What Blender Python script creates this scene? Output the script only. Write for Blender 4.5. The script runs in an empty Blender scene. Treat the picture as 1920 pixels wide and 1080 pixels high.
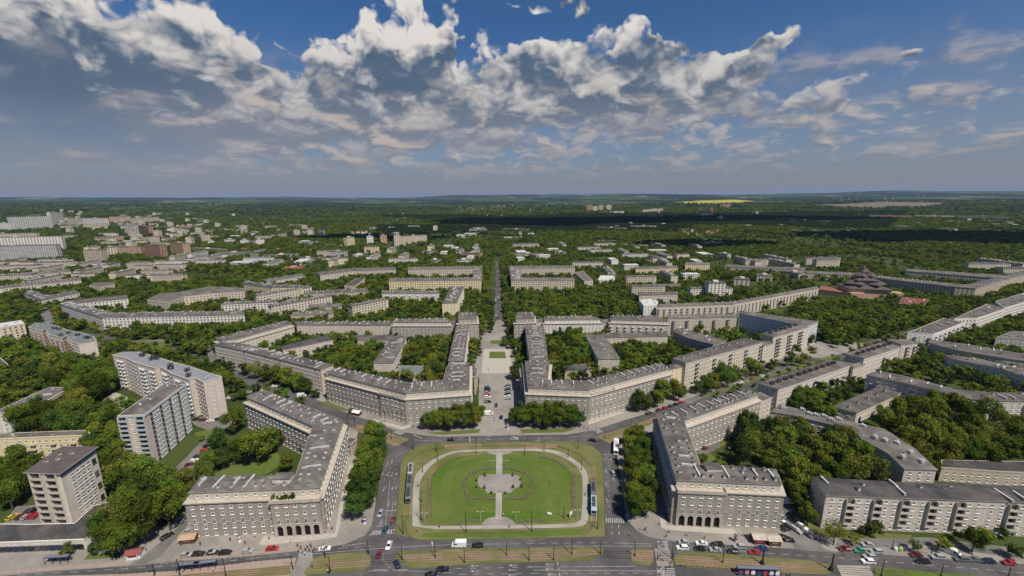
import bpy, math, random
import numpy as np
from mathutils import Matrix, Vector, noise as mnoise
R = math.radians
scene = bpy.context.scene
col = scene.collection
rng = random.Random(7)

# ------------------------------------------------------------------ camera
CAM_H = 135.0
FPX = 790.0                                   # focal length in pixels of the 1920 px wide photo
PITCH = math.atan((540 - 367) / FPX)
RS = 0.0068                                   # slight roll
cam = bpy.data.cameras.new('camera'); camo = bpy.data.objects.new('camera', cam); col.objects.link(camo)
cam.sensor_width = 36; cam.lens = FPX / 1920 * 36; cam.clip_start = 1; cam.clip_end = 200000
_r0 = Vector((1, 0, 0)); _u0 = Vector((0, math.sin(PITCH), math.cos(PITCH))); _f = Vector((0, math.cos(PITCH), -math.sin(PITCH)))
_r = _r0 - RS * _u0; _u = RS * _r0 + _u0; _r.normalize(); _u.normalize()
M = Matrix((( _r.x, _u.x, -_f.x, 0), (_r.y, _u.y, -_f.y, 0), (_r.z, _u.z, -_f.z, CAM_H), (0, 0, 0, 1)))
camo.matrix_world = M
scene.camera = camo

# ------------------------------------------------------------------ light and exposure
SUN_DIR = Vector((0.34, -0.42, 0.84)).normalized()       # towards the sun
sun = bpy.data.lights.new('sun', 'SUN'); sun.energy = 5.0; sun.angle = R(0.5); sun.color = (1.0, 0.93, 0.83)
suno = bpy.data.objects.new('sun', sun); col.objects.link(suno); suno.rotation_euler = SUN_DIR.to_track_quat('Z', 'Y').to_euler()
SUN_EL = math.asin(SUN_DIR.z); SUN_ROT = math.atan2(SUN_DIR.x, SUN_DIR.y)
scene.view_settings.view_transform = 'Standard'; scene.view_settings.look = 'None'
scene.view_settings.gamma = 1; scene.view_settings.use_curve_mapping = False
scene.view_settings.exposure = 0.04
scene.render.engine = 'CYCLES'
scene.cycles.max_bounces = 4; scene.cycles.diffuse_bounces = 2; scene.cycles.glossy_bounces = 2
scene.cycles.transmission_bounces = 2; scene.cycles.volume_bounces = 0; scene.cycles.transparent_max_bounces = 4
HAZE = 2.4e-5
# ------------------------------------------------------------------ sky: Nishita air with a procedural cloud layer
world = bpy.data.worlds.new('World'); scene.world = world; world.use_nodes = True
nt = world.node_tree; N = nt.nodes; L = nt.links; N.clear()
def nd(t, **k):
    n = N.new(t)
    for a, b in k.items(): setattr(n, a, b)
    return n
def plug(s, v):
    if isinstance(v, (int, float)): s.default_value = v
    elif isinstance(v, (tuple, list)): s.default_value = v
    else: L.new(v, s)
def m(op, a, b=0.0, c=None, clamp=False):
    n = nd('ShaderNodeMath', operation=op, use_clamp=clamp); plug(n.inputs[0], a); plug(n.inputs[1], b)
    if c is not None: plug(n.inputs[2], c)
    return n.outputs[0]
def cxyz(x, y, z):
    n = nd('ShaderNodeCombineXYZ'); plug(n.inputs[0], x); plug(n.inputs[1], y); plug(n.inputs[2], z); return n.outputs[0]
def fbm(v, scale, detail, rough=0.5, dist=0.0):
    n = nd('ShaderNodeTexNoise', noise_dimensions='3D'); n.inputs['Scale'].default_value = scale
    n.inputs['Detail'].default_value = detail; n.inputs['Roughness'].default_value = rough; n.inputs['Distortion'].default_value = dist
    L.new(v, n.inputs['Vector']); return n.outputs['Fac']
def sstep(x, a, b):
    n = nd('ShaderNodeMapRange', interpolation_type='SMOOTHSTEP'); plug(n.inputs[0], x); plug(n.inputs[1], a); plug(n.inputs[2], b); return n.outputs[0]
def mixc(f, a, b):
    n = nd('ShaderNodeMix', data_type='RGBA'); plug(n.inputs[0], f); plug(n.inputs[6], a); plug(n.inputs[7], b); return n.outputs[2]
tc = nd('ShaderNodeTexCoord'); sp = nd('ShaderNodeSeparateXYZ'); L.new(tc.outputs['Generated'], sp.inputs[0])
X, Y, Z = sp.outputs
U = m('ARCTAN2', X, Y); V = m('ARCSINE', m('MINIMUM', m('MAXIMUM', Z, 0.0), 0.9999))
sky = nd('ShaderNodeTexSky', sky_type='NISHITA'); sky.sun_disc = False; sky.sun_elevation = SUN_EL; sky.sun_rotation = SUN_ROT
sky.air_density = 1.0; sky.dust_density = 1.2; sky.ozone_density = 3.0; sky.altitude = 200
Vc = m('ADD', V, 0.15)
Qx = m('MULTIPLY', U, 7.0); Qy = m('MULTIPLY', m('LOGARITHM', Vc, math.e), 3.6)
Q = cxyz(Qx, Qy, 0.3)
w1 = m('SUBTRACT', fbm(Q, 1.7, 4, .48), 0.5); w2 = m('SUBTRACT', fbm(cxyz(Qx, Qy, 7.7), 1.7, 4, .48), 0.5)
Uw = m('ADD', U, m('MULTIPLY', w1, .30)); Vw = m('ADD', V, m('MULTIPLY', w2, m('MULTIPLY', Vc, .42)))
def px_uv(x, y):
    u = (x - 960) / FPX; v = -(y - 540) / FPX
    d = _f + u * _r0 + v * _u0; d.normalize()
    return math.atan2(d.x, d.y), math.asin(max(d.z, 0))
def blob(x, y, rx, ry, w):
    u0, v0 = px_uv(x, y); sx = rx / FPX * math.cos(u0) ** 2 * 1.02; sy = ry / FPX * math.cos(u0)
    a = m('MULTIPLY', m('SUBTRACT', Uw, u0), 1 / sx); b = m('MULTIPLY', m('SUBTRACT', Vw, v0), 1 / sy)
    d2 = m('ADD', m('MULTIPLY', a, a), m('MULTIPLY', b, b))
    g = m('MULTIPLY', m('EXPONENT', m('MULTIPLY', d2, -1.0)), w)
    return g, m('MULTIPLY', g, b)
def total(bl, grad=False):
    s = t = None
    for b in bl:
        o, p = blob(*b); s = o if s is None else m('ADD', s, o)
        if grad and b[4] > 0: t = p if t is None else m('ADD', t, p)
    return (s, t) if grad else s
COVER, CTOP = total([(760, 110, 110, 48, .62), (795, 55, 62, 62, .72), (640, 125, 85, 55, .70), (990, 105, 110, 52, .66), (1240, 72, 34, 42, .62), (1170, 105, 110, 36, .58), (1180, 165, 130, 30, .42),
    (1365, 130, 75, 30, .72), (1455, 92, 42, 26, .62), (360, 70, 120, 62, .8), (80, 50, 160, 80, .9), (60, 190, 330, 90, 1.0), (420, 190, 160, 60, .62), (640, 230, 240, 50, .5),
    (1000, 200, 260, 46, .52), (1330, 205, 80, 22, .34), (1655, 110, 36, 18, .78), (1480, 205, 60, 22, .42), (1560, 215, 36, 16, .42), (1780, 205, 44, 14, .52), (1905, 165, 34, 17, .6), (1560, 165, 60, 10, .25), (1700, 165, 70, 9, .22),
    (1085, -4, 100, 16, .95), (985, 30, 40, 22, -.45), (1760, 110, 60, 30, -.3), (1372, 60, 36, 10, .42), (1850, 36, 50, 9, .42), (460, 15, 50, 26, -.7), (905, 38, 48, 50, -.8), (512, 112, 42, 18, -.6), (1340, 25, 120, 26, -.5), (1700, 40, 260, 40, -.45), (1530, 110, 50, 60, -.35), (870, 100, 16, 12, -.4), (1100, 25, 120, 22, -.45), (600, 40, 40, 40, -.55)], True)
DARK = total([(70, 215, 260, 70, .95), (60, 120, 200, 80, .75), (770, 158, 85, 17, .8), (300, 130, 120, 34, .4), (200, 262, 260, 20, .5), (1320, 160, 120, 12, .3), (575, 190, 50, 10, .3), (1290, 240, 60, 16, .3), (1190, 205, 60, 12, .35)])
def dens(dx, dy, det, z=0.0):
    return fbm(cxyz(m('ADD', Qx, dx), m('ADD', Qy, dy), z), 1.45, det, .46, .0)
n0 = dens(0, 0, 9); n2 = dens(.03, .09, 9); s0 = dens(0, 0, 5, .0); s1 = dens(.08, .22, 5, .0)
def vor(scale, k):
    v = nd('ShaderNodeTexVoronoi'); v.inputs['Scale'].default_value = scale
    L.new(cxyz(m('ADD', Qx, m('MULTIPLY', w1, k)), m('ADD', Qy, m('MULTIPLY', w2, k)), 0.0), v.inputs['Vector']); return v.outputs['Distance']
bil = m('ADD', m('MULTIPLY', m('SUBTRACT', .48, vor(2.6, .7)), .6), m('MULTIPLY', m('SUBTRACT', .45, vor(6.5, 1.1)), .4))
fade_r = sstep(U, 1.0, .35)
bandc = m('MULTIPLY', m('MULTIPLY', m('MULTIPLY', sstep(V, .02, .06), sstep(V, .34, .17)), .42), m('ADD', m('MULTIPLY', fade_r, .7), .3))
den = m('ADD', m('ADD', m('ADD', m('MULTIPLY', m('SUBTRACT', n0, .5), 1.2), m('MULTIPLY', bil, .8)), COVER), bandc)
alpha = sstep(den, 0.32, 0.60)
thick = sstep(den, 0.35, 1.0)
lit = m('ADD', m('MULTIPLY', m('SUBTRACT', s0, s1), 1.9), m('MULTIPLY', m('SUBTRACT', n0, n2), 1.9))
lit = m('ADD', lit, m('ADD', m('MULTIPLY', bil, 1.5), m('MULTIPLY', CTOP, 1.0)))
lit = m('ADD', m('ADD', lit, m('MULTIPLY', m('SUBTRACT', 1.0, thick), .30)), .47)
lit = m('SUBTRACT', lit, m('MULTIPLY', DARK, .72), clamp=True)
lit = sstep(lit, 0.0, 1.0)
low = sstep(V, .22, .03)
dk = m('SUBTRACT', 1.0, m('MULTIPLY', DARK, .8), clamp=True)
bright = mixc(low, (8.8, 8.3, 7.8, 1), (6.4, 5.6, 5.2, 1))
dark = mixc(low, (.85, 1.45, 2.35, 1), (2.7, 2.8, 3.25, 1))
cloud = mixc(lit, dark, bright)
base = nd('ShaderNodeMix', data_type='RGBA', blend_type='MULTIPLY'); base.inputs[0].default_value = 1
L.new(sky.outputs[0], base.inputs[6]); base.inputs[7].default_value = (.40, .66, .92, 1)
c1 = mixc(m('MULTIPLY', alpha, m('SUBTRACT', 1.0, m('MULTIPLY', low, .35))), base.outputs[2], cloud)
veil = mixc(sstep(V, .30, .04), (2.2, 2.6, 3.4, 1), (3.3, 3.3, 3.6, 1))
c1 = mixc(m('MULTIPLY', m('MULTIPLY', sstep(V, .34, .12), dk), m('ADD', .30, m('MULTIPLY', n0, .4))), c1, veil)
# distant small cumulus, flattened towards the horizon
f0 = fbm(cxyz(m('ADD', m('MULTIPLY', Qx, 1.05), w1), m('MULTIPLY', Qy, 1.25), 3.3), 1.9, 8, .52); f1 = fbm(cxyz(m('ADD', m('ADD', m('MULTIPLY', Qx, 1.05), w1), .1), m('ADD', m('MULTIPLY', Qy, 1.25), .22), 3.3), 1.9, 3, .5)
fa = m('MULTIPLY', sstep(f0, .46, .68), m('MULTIPLY', sstep(V, .03, .09), sstep(V, .30, .17)))
fl = sstep(m('ADD', m('MULTIPLY', m('SUBTRACT', f0, f1), 3.6), m('ADD', .42, m('MULTIPLY', w1, .9))), .1, 1.0)
fb = mixc(fl, (2.2, 2.55, 3.2, 1), (5.9, 5.2, 4.8, 1))
c1 = mixc(m('MULTIPLY', m('MULTIPLY', fa, dk), .85), c1, fb)
c2 = mixc(m('MULTIPLY', sstep(V, .10, .0), .9), c1, (2.9, 3.0, 3.5, 1))
bg = nd('ShaderNodeBackground'); bg.inputs['Strength'].default_value = 0.082; L.new(c2, bg.inputs['Color'])
wo = nd('ShaderNodeOutputWorld'); L.new(bg.outputs[0], wo.inputs['Surface'])
world.cycles.sampling_method = 'MANUAL'; world.cycles.sample_map_resolution = 512
# ------------------------------------------------------------------ helpers
def ray(x, y):
    u = (x - 960) / FPX; v = -(y - 540) / FPX
    return _f + u * (_r0 - RS * _u0) + v * (_u0 + RS * _r0)
def G(x, y, z=0.0):
    """survey point: where the sight line of photo pixel (x, y) meets the level z"""
    d = ray(x, y); t = (z - CAM_H) / d.z
    return Vector((d.x * t, d.y * t))
def GP(pts, z=0.0): return [G(x, y, z) for x, y in pts]
def to_px(p):
    q = M.inverted() @ Vector(p)
    return (960 + FPX * q.x / -q.z, 540 - FPX * q.y / -q.z) if q.z < 0 else (-9999, -9999)
MINV = M.inverted()
def area2(P): return sum(P[i].x * P[(i + 1) % len(P)].y - P[(i + 1) % len(P)].x * P[i].y for i in range(len(P)))
def ccw(P): return list(P) if area2(P) > 0 else list(reversed(P))
def offset(P, d):
    """mitred offset of a CCW polygon, outwards for d > 0"""
    n = len(P); out = []
    for i in range(n):
        a, b, c = P[i - 1], P[i], P[(i + 1) % n]
        e1 = (b - a).normalized(); e2 = (c - b).normalized()
        n1 = Vector((e1.y, -e1.x)); n2 = Vector((e2.y, -e2.x))
        k = n1 + n2; l = k.length
        if l < 1e-4: out.append(b + n1 * d); continue
        k /= l; s = d / max(k.dot(n1), .35)
        out.append(b + k * s)
    return out
def inside(p, P):
    c = False; n = len(P); j = n - 1
    for i in range(n):
        if (P[i][1] > p[1]) != (P[j][1] > p[1]) and p[0] < (P[j][0] - P[i][0]) * (p[1] - P[i][1]) / (P[j][1] - P[i][1]) + P[i][0]: c = not c
        j = i
    return c
def smooth(P, n=2, closed=True):
    """Chaikin corner cutting for kerbs and paths"""
    for _ in range(n):
        Q = []
        k = len(P)
        for i in range(k if closed else k - 1):
            a, b = P[i], P[(i + 1) % k]
            Q += [a * .75 + b * .25, a * .25 + b * .75]
        if not closed: Q = [P[0]] + Q + [P[-1]]
        P = Q
    return P

class MB:
    """collects faces, builds ONE mesh object"""
    def __init__(s): s.v = []; s.f = []; s.m = []
    def face(s, pts, mi=0):
        k = len(s.v); s.v += [tuple(p) for p in pts]; s.f.append(tuple(range(k, k + len(pts)))); s.m.append(mi)
    def prism(s, P, z0, z1, mi=0, mt=None, bottom=False):
        n = len(P); k = len(s.v)
        s.v += [(p[0], p[1], z0) for p in P] + [(p[0], p[1], z1) for p in P]
        for i in range(n):
            j = (i + 1) % n; s.f.append((k + i, k + j, k + n + j, k + n + i)); s.m.append(mi)
        s.f.append(tuple(range(k + n, k + 2 * n))); s.m.append(mi if mt is None else mt)
        if bottom: s.f.append(tuple(range(k + n - 1, k - 1, -1))); s.m.append(mi)
    def box(s, c, d, mi=0, rz=0.0, mt=None):
        """box centred at c (z = bottom), size d, turned rz"""
        ca, sa = math.cos(rz), math.sin(rz); P = []
        for ux, uy in ((-1, -1), (1, -1), (1, 1), (-1, 1)):
            x, y = ux * d[0] / 2, uy * d[1] / 2; P.append((c[0] + x * ca - y * sa, c[1] + x * sa + y * ca))
        s.prism(P, c[2], c[2] + d[2], mi, mt, True)
    def tube(s, a, b, r0, r1, mi=0, n=6):
        a = Vector(a); b = Vector(b); d = (b - a).normalized(); u = d.orthogonal().normalized(); w = d.cross(u); k = len(s.v)
        for p, r in ((a, r0), (b, r1)):
            for i in range(n):
                t = 2 * math.pi * i / n; s.v.append(tuple(p + r * (math.cos(t) * u + math.sin(t) * w)))
        for i in range(n):
            j = (i + 1) % n; s.f.append((k + i, k + j, k + n + j, k + n + i)); s.m.append(mi)
        s.f.append(tuple(range(k + n, k + 2 * n))); s.m.append(mi)
        s.f.append(tuple(range(k + n - 1, k - 1, -1))); s.m.append(mi)
    def mesh(s, name, mats, org=(0, 0, 0)):
        me = bpy.data.meshes.new(name)
        ox, oy, oz = org
        me.from_pydata([(x - ox, y - oy, z - oz) for x, y, z in s.v], [], s.f)
        for q in mats: me.materials.append(q)
        if len(mats) > 1: me.polygons.foreach_set('material_index', s.m)
        me.update(); return me
    def build(s, name, mats, parent=None, org=(0, 0, 0), smooth_=False):
        if not isinstance(mats, (list, tuple)): mats = [mats]
        me = s.mesh(name, mats, org)
        if smooth_: me.polygons.foreach_set('use_smooth', [True] * len(me.polygons))
        return put(name, me, parent)
def put(name, me, parent=None, loc=(0, 0, 0), rz=0.0, sc=None):
    o = bpy.data.objects.new(name, me); col.objects.link(o); o.location = loc
    if rz: o.rotation_euler = (0, 0, rz)
    if sc is not None: o.scale = sc
    if parent is not None: o.parent = parent
    return o
def root(name, loc, rz=0.0):
    return put(name, None, None, loc, rz)
def tag(o, label=None, cat=None, group=None, kind=None):
    if label: o['label'] = label
    if cat: o['category'] = cat
    if group: o['group'] = group
    if kind: o['kind'] = kind
    return o
ORD = 'first second third fourth fifth sixth seventh eighth ninth tenth eleventh twelfth thirteenth fourteenth fifteenth sixteenth seventeenth eighteenth nineteenth twentieth'.split()
THINGS = []          # (object, stem, group, anchor) labelled at the end so that each reads differently
def thing(o, stem, cat, group=None):
    o['category'] = cat
    if group: o['group'] = group
    THINGS.append((o, stem, group)); return o

# ------------------------------------------------------------------ materials
def mat(name, c, rough=.9, c2=None, scale=1.0, detail=4, c3=None, scale3=.05, spec=.2, metal=0.0, rnd=0.0, bump=0.0, patch=0.0, streak=0.0):
    """principled paint with two octaves of procedural wear; rnd = hue/value drift per object"""
    mt = bpy.data.materials.new(name); mt.use_nodes = True; t = mt.node_tree; n = t.nodes; l = t.links
    b = n['Principled BSDF']; b.inputs['Roughness'].default_value = rough; b.inputs['Specular IOR Level'].default_value = spec
    b.inputs['Metallic'].default_value = metal
    out = None
    rgb = n.new('ShaderNodeRGB'); rgb.outputs[0].default_value = (*c, 1); out = rgb.outputs[0]
    geo = n.new('ShaderNodeNewGeometry')
    def mixn(fac, a, cc):
        x = n.new('ShaderNodeMix'); x.data_type = 'RGBA'; l.new(fac, x.inputs[0]); l.new(a, x.inputs[6]); x.inputs[7].default_value = (*cc, 1); return x.outputs[2]
    def nz(sc, de, lo, hi):
        x = n.new('ShaderNodeTexNoise'); x.inputs['Scale'].default_value = sc; x.inputs['Detail'].default_value = de; l.new(geo.outputs['Position'], x.inputs['Vector'])
        r = n.new('ShaderNodeMapRange'); r.inputs[1].default_value = lo; r.inputs[2].default_value = hi; l.new(x.outputs['Fac'], r.inputs[0]); return r.outputs[0]
    if c2 is not None: out = mixn(nz(scale, detail, .35, .65), out, c2)
    if c3 is not None: out = mixn(nz(scale3, 3, .42, .62), out, c3)
    def mult(a, fac):
        x = n.new('ShaderNodeMix'); x.data_type = 'RGBA'; x.blend_type = 'MULTIPLY'; x.inputs[0].default_value = 1; l.new(a, x.inputs[6]); l.new(fac, x.inputs[7]); return x.outputs[2]
    if patch:      # repairs and strips laid at different times
        mp = n.new('ShaderNodeMapping'); mp.inputs['Rotation'].default_value = (0, 0, .6); l.new(geo.outputs['Position'], mp.inputs[0])
        br = n.new('ShaderNodeTexBrick'); br.inputs['Scale'].default_value = .22; br.inputs['Color1'].default_value = (1 + patch, 1 + patch, 1 + patch, 1); br.inputs['Color2'].default_value = (1 - patch, 1 - patch, 1 - patch, 1)
        br.inputs['Mortar'].default_value = (1 - patch * 1.6,) * 3 + (1,); br.inputs['Mortar Size'].default_value = .012; br.inputs['Brick Width'].default_value = 1.9; br.inputs['Row Height'].default_value = .5; l.new(mp.outputs[0], br.inputs['Vector'])
        out = mult(out, br.outputs['Color'])
    if streak:     # rain runs down a wall
        mp = n.new('ShaderNodeMapping'); mp.inputs['Scale'].default_value = (1, 1, .12); l.new(geo.outputs['Position'], mp.inputs[0])
        x = n.new('ShaderNodeTexNoise'); x.inputs['Scale'].default_value = .9; x.inputs['Detail'].default_value = 5; l.new(mp.outputs[0], x.inputs['Vector'])
        r = n.new('ShaderNodeMapRange'); r.inputs[1].default_value = .3; r.inputs[2].default_value = .7; r.inputs[3].default_value = 1 - streak; r.inputs[4].default_value = 1 + streak * .6; l.new(x.outputs['Fac'], r.inputs[0])
        cc = n.new('ShaderNodeCombineColor'); [l.new(r.outputs[0], cc.inputs[i]) for i in range(3)]; out = mult(out, cc.outputs[0])
    if rnd:
        oi = n.new('ShaderNodeObjectInfo'); h = n.new('ShaderNodeHueSaturation'); l.new(out, h.inputs['Color'])
        r = n.new('ShaderNodeMapRange'); r.inputs[3].default_value = 1 - rnd; r.inputs[4].default_value = 1 + rnd; l.new(oi.outputs['Random'], r.inputs[0]); l.new(r.outputs[0], h.inputs['Value'])
        out = h.outputs[0]
    l.new(out, b.inputs['Base Color'])
    if bump:
        x = n.new('ShaderNodeTexNoise'); x.inputs['Scale'].default_value = scale * 3; l.new(geo.outputs['Position'], x.inputs['Vector'])
        bu = n.new('ShaderNodeBump'); bu.inputs['Strength'].default_value = bump; l.new(x.outputs['Fac'], bu.inputs['Height']); l.new(bu.outputs[0], b.inputs['Normal'])
    return mt
MT = {}
def W(name, c, **k):
    MT[name] = mat(name, c, **k); return MT[name]
dim = lambda c, f: tuple(x * f for x in c)
def wall(name, c, s=.35):
    c = (c[0] * 1.24, c[1] * 1.21, c[2] * 1.17); W(name, c, c2=dim(c, .86), scale=s, c3=dim(c, .9), scale3=.06, rough=.95, streak=.13, rnd=.05)
wall('grey_render', (.285, .258, .22)); wall('attic_render', (.46, .41, .35)); wall('stone_trim', (.38, .34, .285))
wall('cream_render', (.50, .44, .35)); wall('pale_render', (.50, .45, .395)); wall('pink_render', (.50, .435, .38)); wall('tower_cream', (.56, .51, .44)); wall('white_render', (.60, .57, .52))
wall('yellow_render', (.62, .53, .34)); wall('beige_render', (.44, .38, .30)); wall('blue_grey_render', (.47, .50, .545)); wall('stripe_grey', (.52, .51, .48)); wall('light_blue', (.30, .40, .42))
wall('brick_tan', (.36, .25, .17)); wall('orange_render', (.42, .28, .19)); wall('rust_render', (.30, .18, .13)); wall('panel_grey', (.42, .42, .40)); wall('dull_grey', (.25, .24, .225))
W('roof_felt', (.125, .112, .098), c2=(.165, .15, .132), scale=.25, c3=(.095, .086, .077), scale3=.12, rough=.9, patch=.17, rnd=.16)
W('roof_dark', (.07, .064, .06), c2=(.095, .087, .08), scale=.3, c3=(.05, .05, .05), scale3=.1, patch=.17, rnd=.16)
def glassmat():
    mt = mat('glass', (.02, .024, .03), rough=.12, spec=.6); t = mt.node_tree; n = t.nodes; l = t.links; geo = n.new('ShaderNodeNewGeometry')
    v = n.new('ShaderNodeVectorMath'); v.operation = 'SNAP'; l.new(geo.outputs['Position'], v.inputs[0]); v.inputs[1].default_value = (2.1, 2.1, 2.6)
    w = n.new('ShaderNodeTexWhiteNoise'); l.new(v.outputs[0], w.inputs['Vector']); r = n.new('ShaderNodeValToRGB'); r.color_ramp.interpolation = 'CONSTANT'; el = r.color_ramp.elements
    el[0].color = (.018, .021, .027, 1); el[1].position = .5; el[1].color = (.045, .045, .045, 1)
    for p, c in ((.80, (.09, .085, .075, 1)), (.91, (.20, .185, .16, 1)), (.97, (.38, .36, .32, 1))): e = el.new(p); e.color = c
    l.new(w.outputs['Value'], r.inputs[0]); l.new(r.outputs[0], n['Principled BSDF'].inputs['Base Color']); MT['glass'] = mt
glassmat()
W('roof_blue', (.2, .205, .215), c2=(.235, .24, .245), scale=.3)
W('roof_brown', (.085, .07, .065), c2=(.11, .09, .085), scale=.3)
W('roof_green', (.13, .15, .14), c2=(.16, .18, .17), scale=.3)
W('roof_red', (.30, .10, .065), c2=(.22, .08, .055), scale=.4, rnd=.3)
W('roof_white', (.55, .54, .52), c2=(.45, .45, .44), scale=.3)
W('chimney_white', (.62, .59, .54), c2=(.5, .47, .43), scale=1.0, rnd=.12)
W('chimney_dark', (.03, .03, .03)); W('tar', (.045, .045, .045))
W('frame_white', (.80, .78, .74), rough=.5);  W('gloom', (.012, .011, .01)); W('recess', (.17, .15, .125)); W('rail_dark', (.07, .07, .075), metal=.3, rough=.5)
W('rail_blue', (.40, .49, .52), rough=.6); W('teal_panel', (.40, .47, .47)); W('peach_panel', (.55, .44, .37)); W('ivy', (.05, .08, .02), c2=(.03, .05, .015), scale=2)
W('asphalt', (.092, .087, .083), c2=(.112, .106, .10), scale=.35, c3=(.068, .065, .064), scale3=.06, rough=.9, patch=.05)
W('asphalt_light', (.16, .15, .137), c2=(.19, .178, .163), scale=.3, c3=(.12, .113, .103), scale3=.06, patch=.06)
W('paving', (.255, .23, .20), c2=(.29, .262, .23), scale=.5, c3=(.215, .193, .168), scale3=.05, patch=.06)
W('paving_pale', (.37, .34, .285), c2=(.41, .375, .32), scale=.5)
W('paving_pink', (.29, .215, .175), c2=(.32, .25, .205), scale=.5)
W('path', (.33, .30, .255), c2=(.37, .335, .29), scale=.4, c3=(.28, .255, .22), scale3=.1)
W('kerb', (.33, .31, .28)); W('paint', (.46, .45, .42), c2=(.22, .215, .205), scale=1.6, detail=6)
W('ballast', (.27, .185, .12), c2=(.22, .15, .10), scale=.6, c3=(.17, .15, .06), scale3=.12); W('rail_steel', (.09, .075, .065), metal=.6, rough=.5); W('rail_bed', (.13, .10, .075))
W('grass', (.072, .115, .018), c2=(.098, .135, .028), scale=.4, detail=6, c3=(.115, .115, .038), scale3=.045)
W('grass_dry', (.125, .135, .043), c2=(.095, .115, .03), scale=.2, detail=6, c3=(.165, .15, .062), scale3=.06)
W('grass_rich', (.060, .116, .010), c2=(.078, .135, .014), scale=.5, detail=8, c3=(.11, .135, .03), scale3=.035, patch=.045)
W('grass_mown', (.092, .128, .022), c2=(.11, .145, .03), scale=.5, detail=8, c3=(.078, .118, .018), scale3=.08, patch=.04)
W('flowerbed', (.085, .085, .035), c2=(.15, .125, .085), scale=1.5); W('soil', (.16, .12, .08))
W('wood_brown', (.13, .06, .035), c2=(.09, .045, .03), scale=2); W('stone_dark', (.13, .12, .11))
W('blue_steel', (.03, .06, .15), rough=.5); W('purple', (.10, .07, .19), rough=.5); W('sign_pink', (.55, .06, .16)); W('sign_red', (.24, .07, .06)); W('white_plastic', (.72, .72, .72), rough=.4)
W('pole_dark', (.035, .037, .04), rough=.5, metal=.4); W('pole_pale', (.4, .4, .38), rough=.5)
for k, c in dict(car_black=(.012, .013, .016), car_white=(.72, .72, .70), car_silver=(.33, .34, .35), car_grey=(.12, .125, .13), car_red=(.36, .02, .025), car_maroon=(.13, .02, .025), car_blue=(.025, .05, .15), car_navy=(.015, .025, .06), car_green=(.05, .25, .16), car_yellow=(.55, .42, .03), tram_blue=(.33, .38, .44), car_teal=(.02, .09, .09)).items():
    W(k, c, rough=.3, spec=.6)
W('tyre', (.015, .015, .015)); W('lamp_glass', (.7, .7, .65), rough=.2)
for k, c in dict(cloth_blue=(.05, .09, .2), cloth_red=(.4, .05, .05), cloth_white=(.6, .6, .58), cloth_black=(.02, .02, .025), cloth_pink=(.5, .25, .25), skin=(.45, .28, .2), hair=(.06, .04, .03), denim=(.06, .08, .13)).items(): W(k, c)
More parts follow.
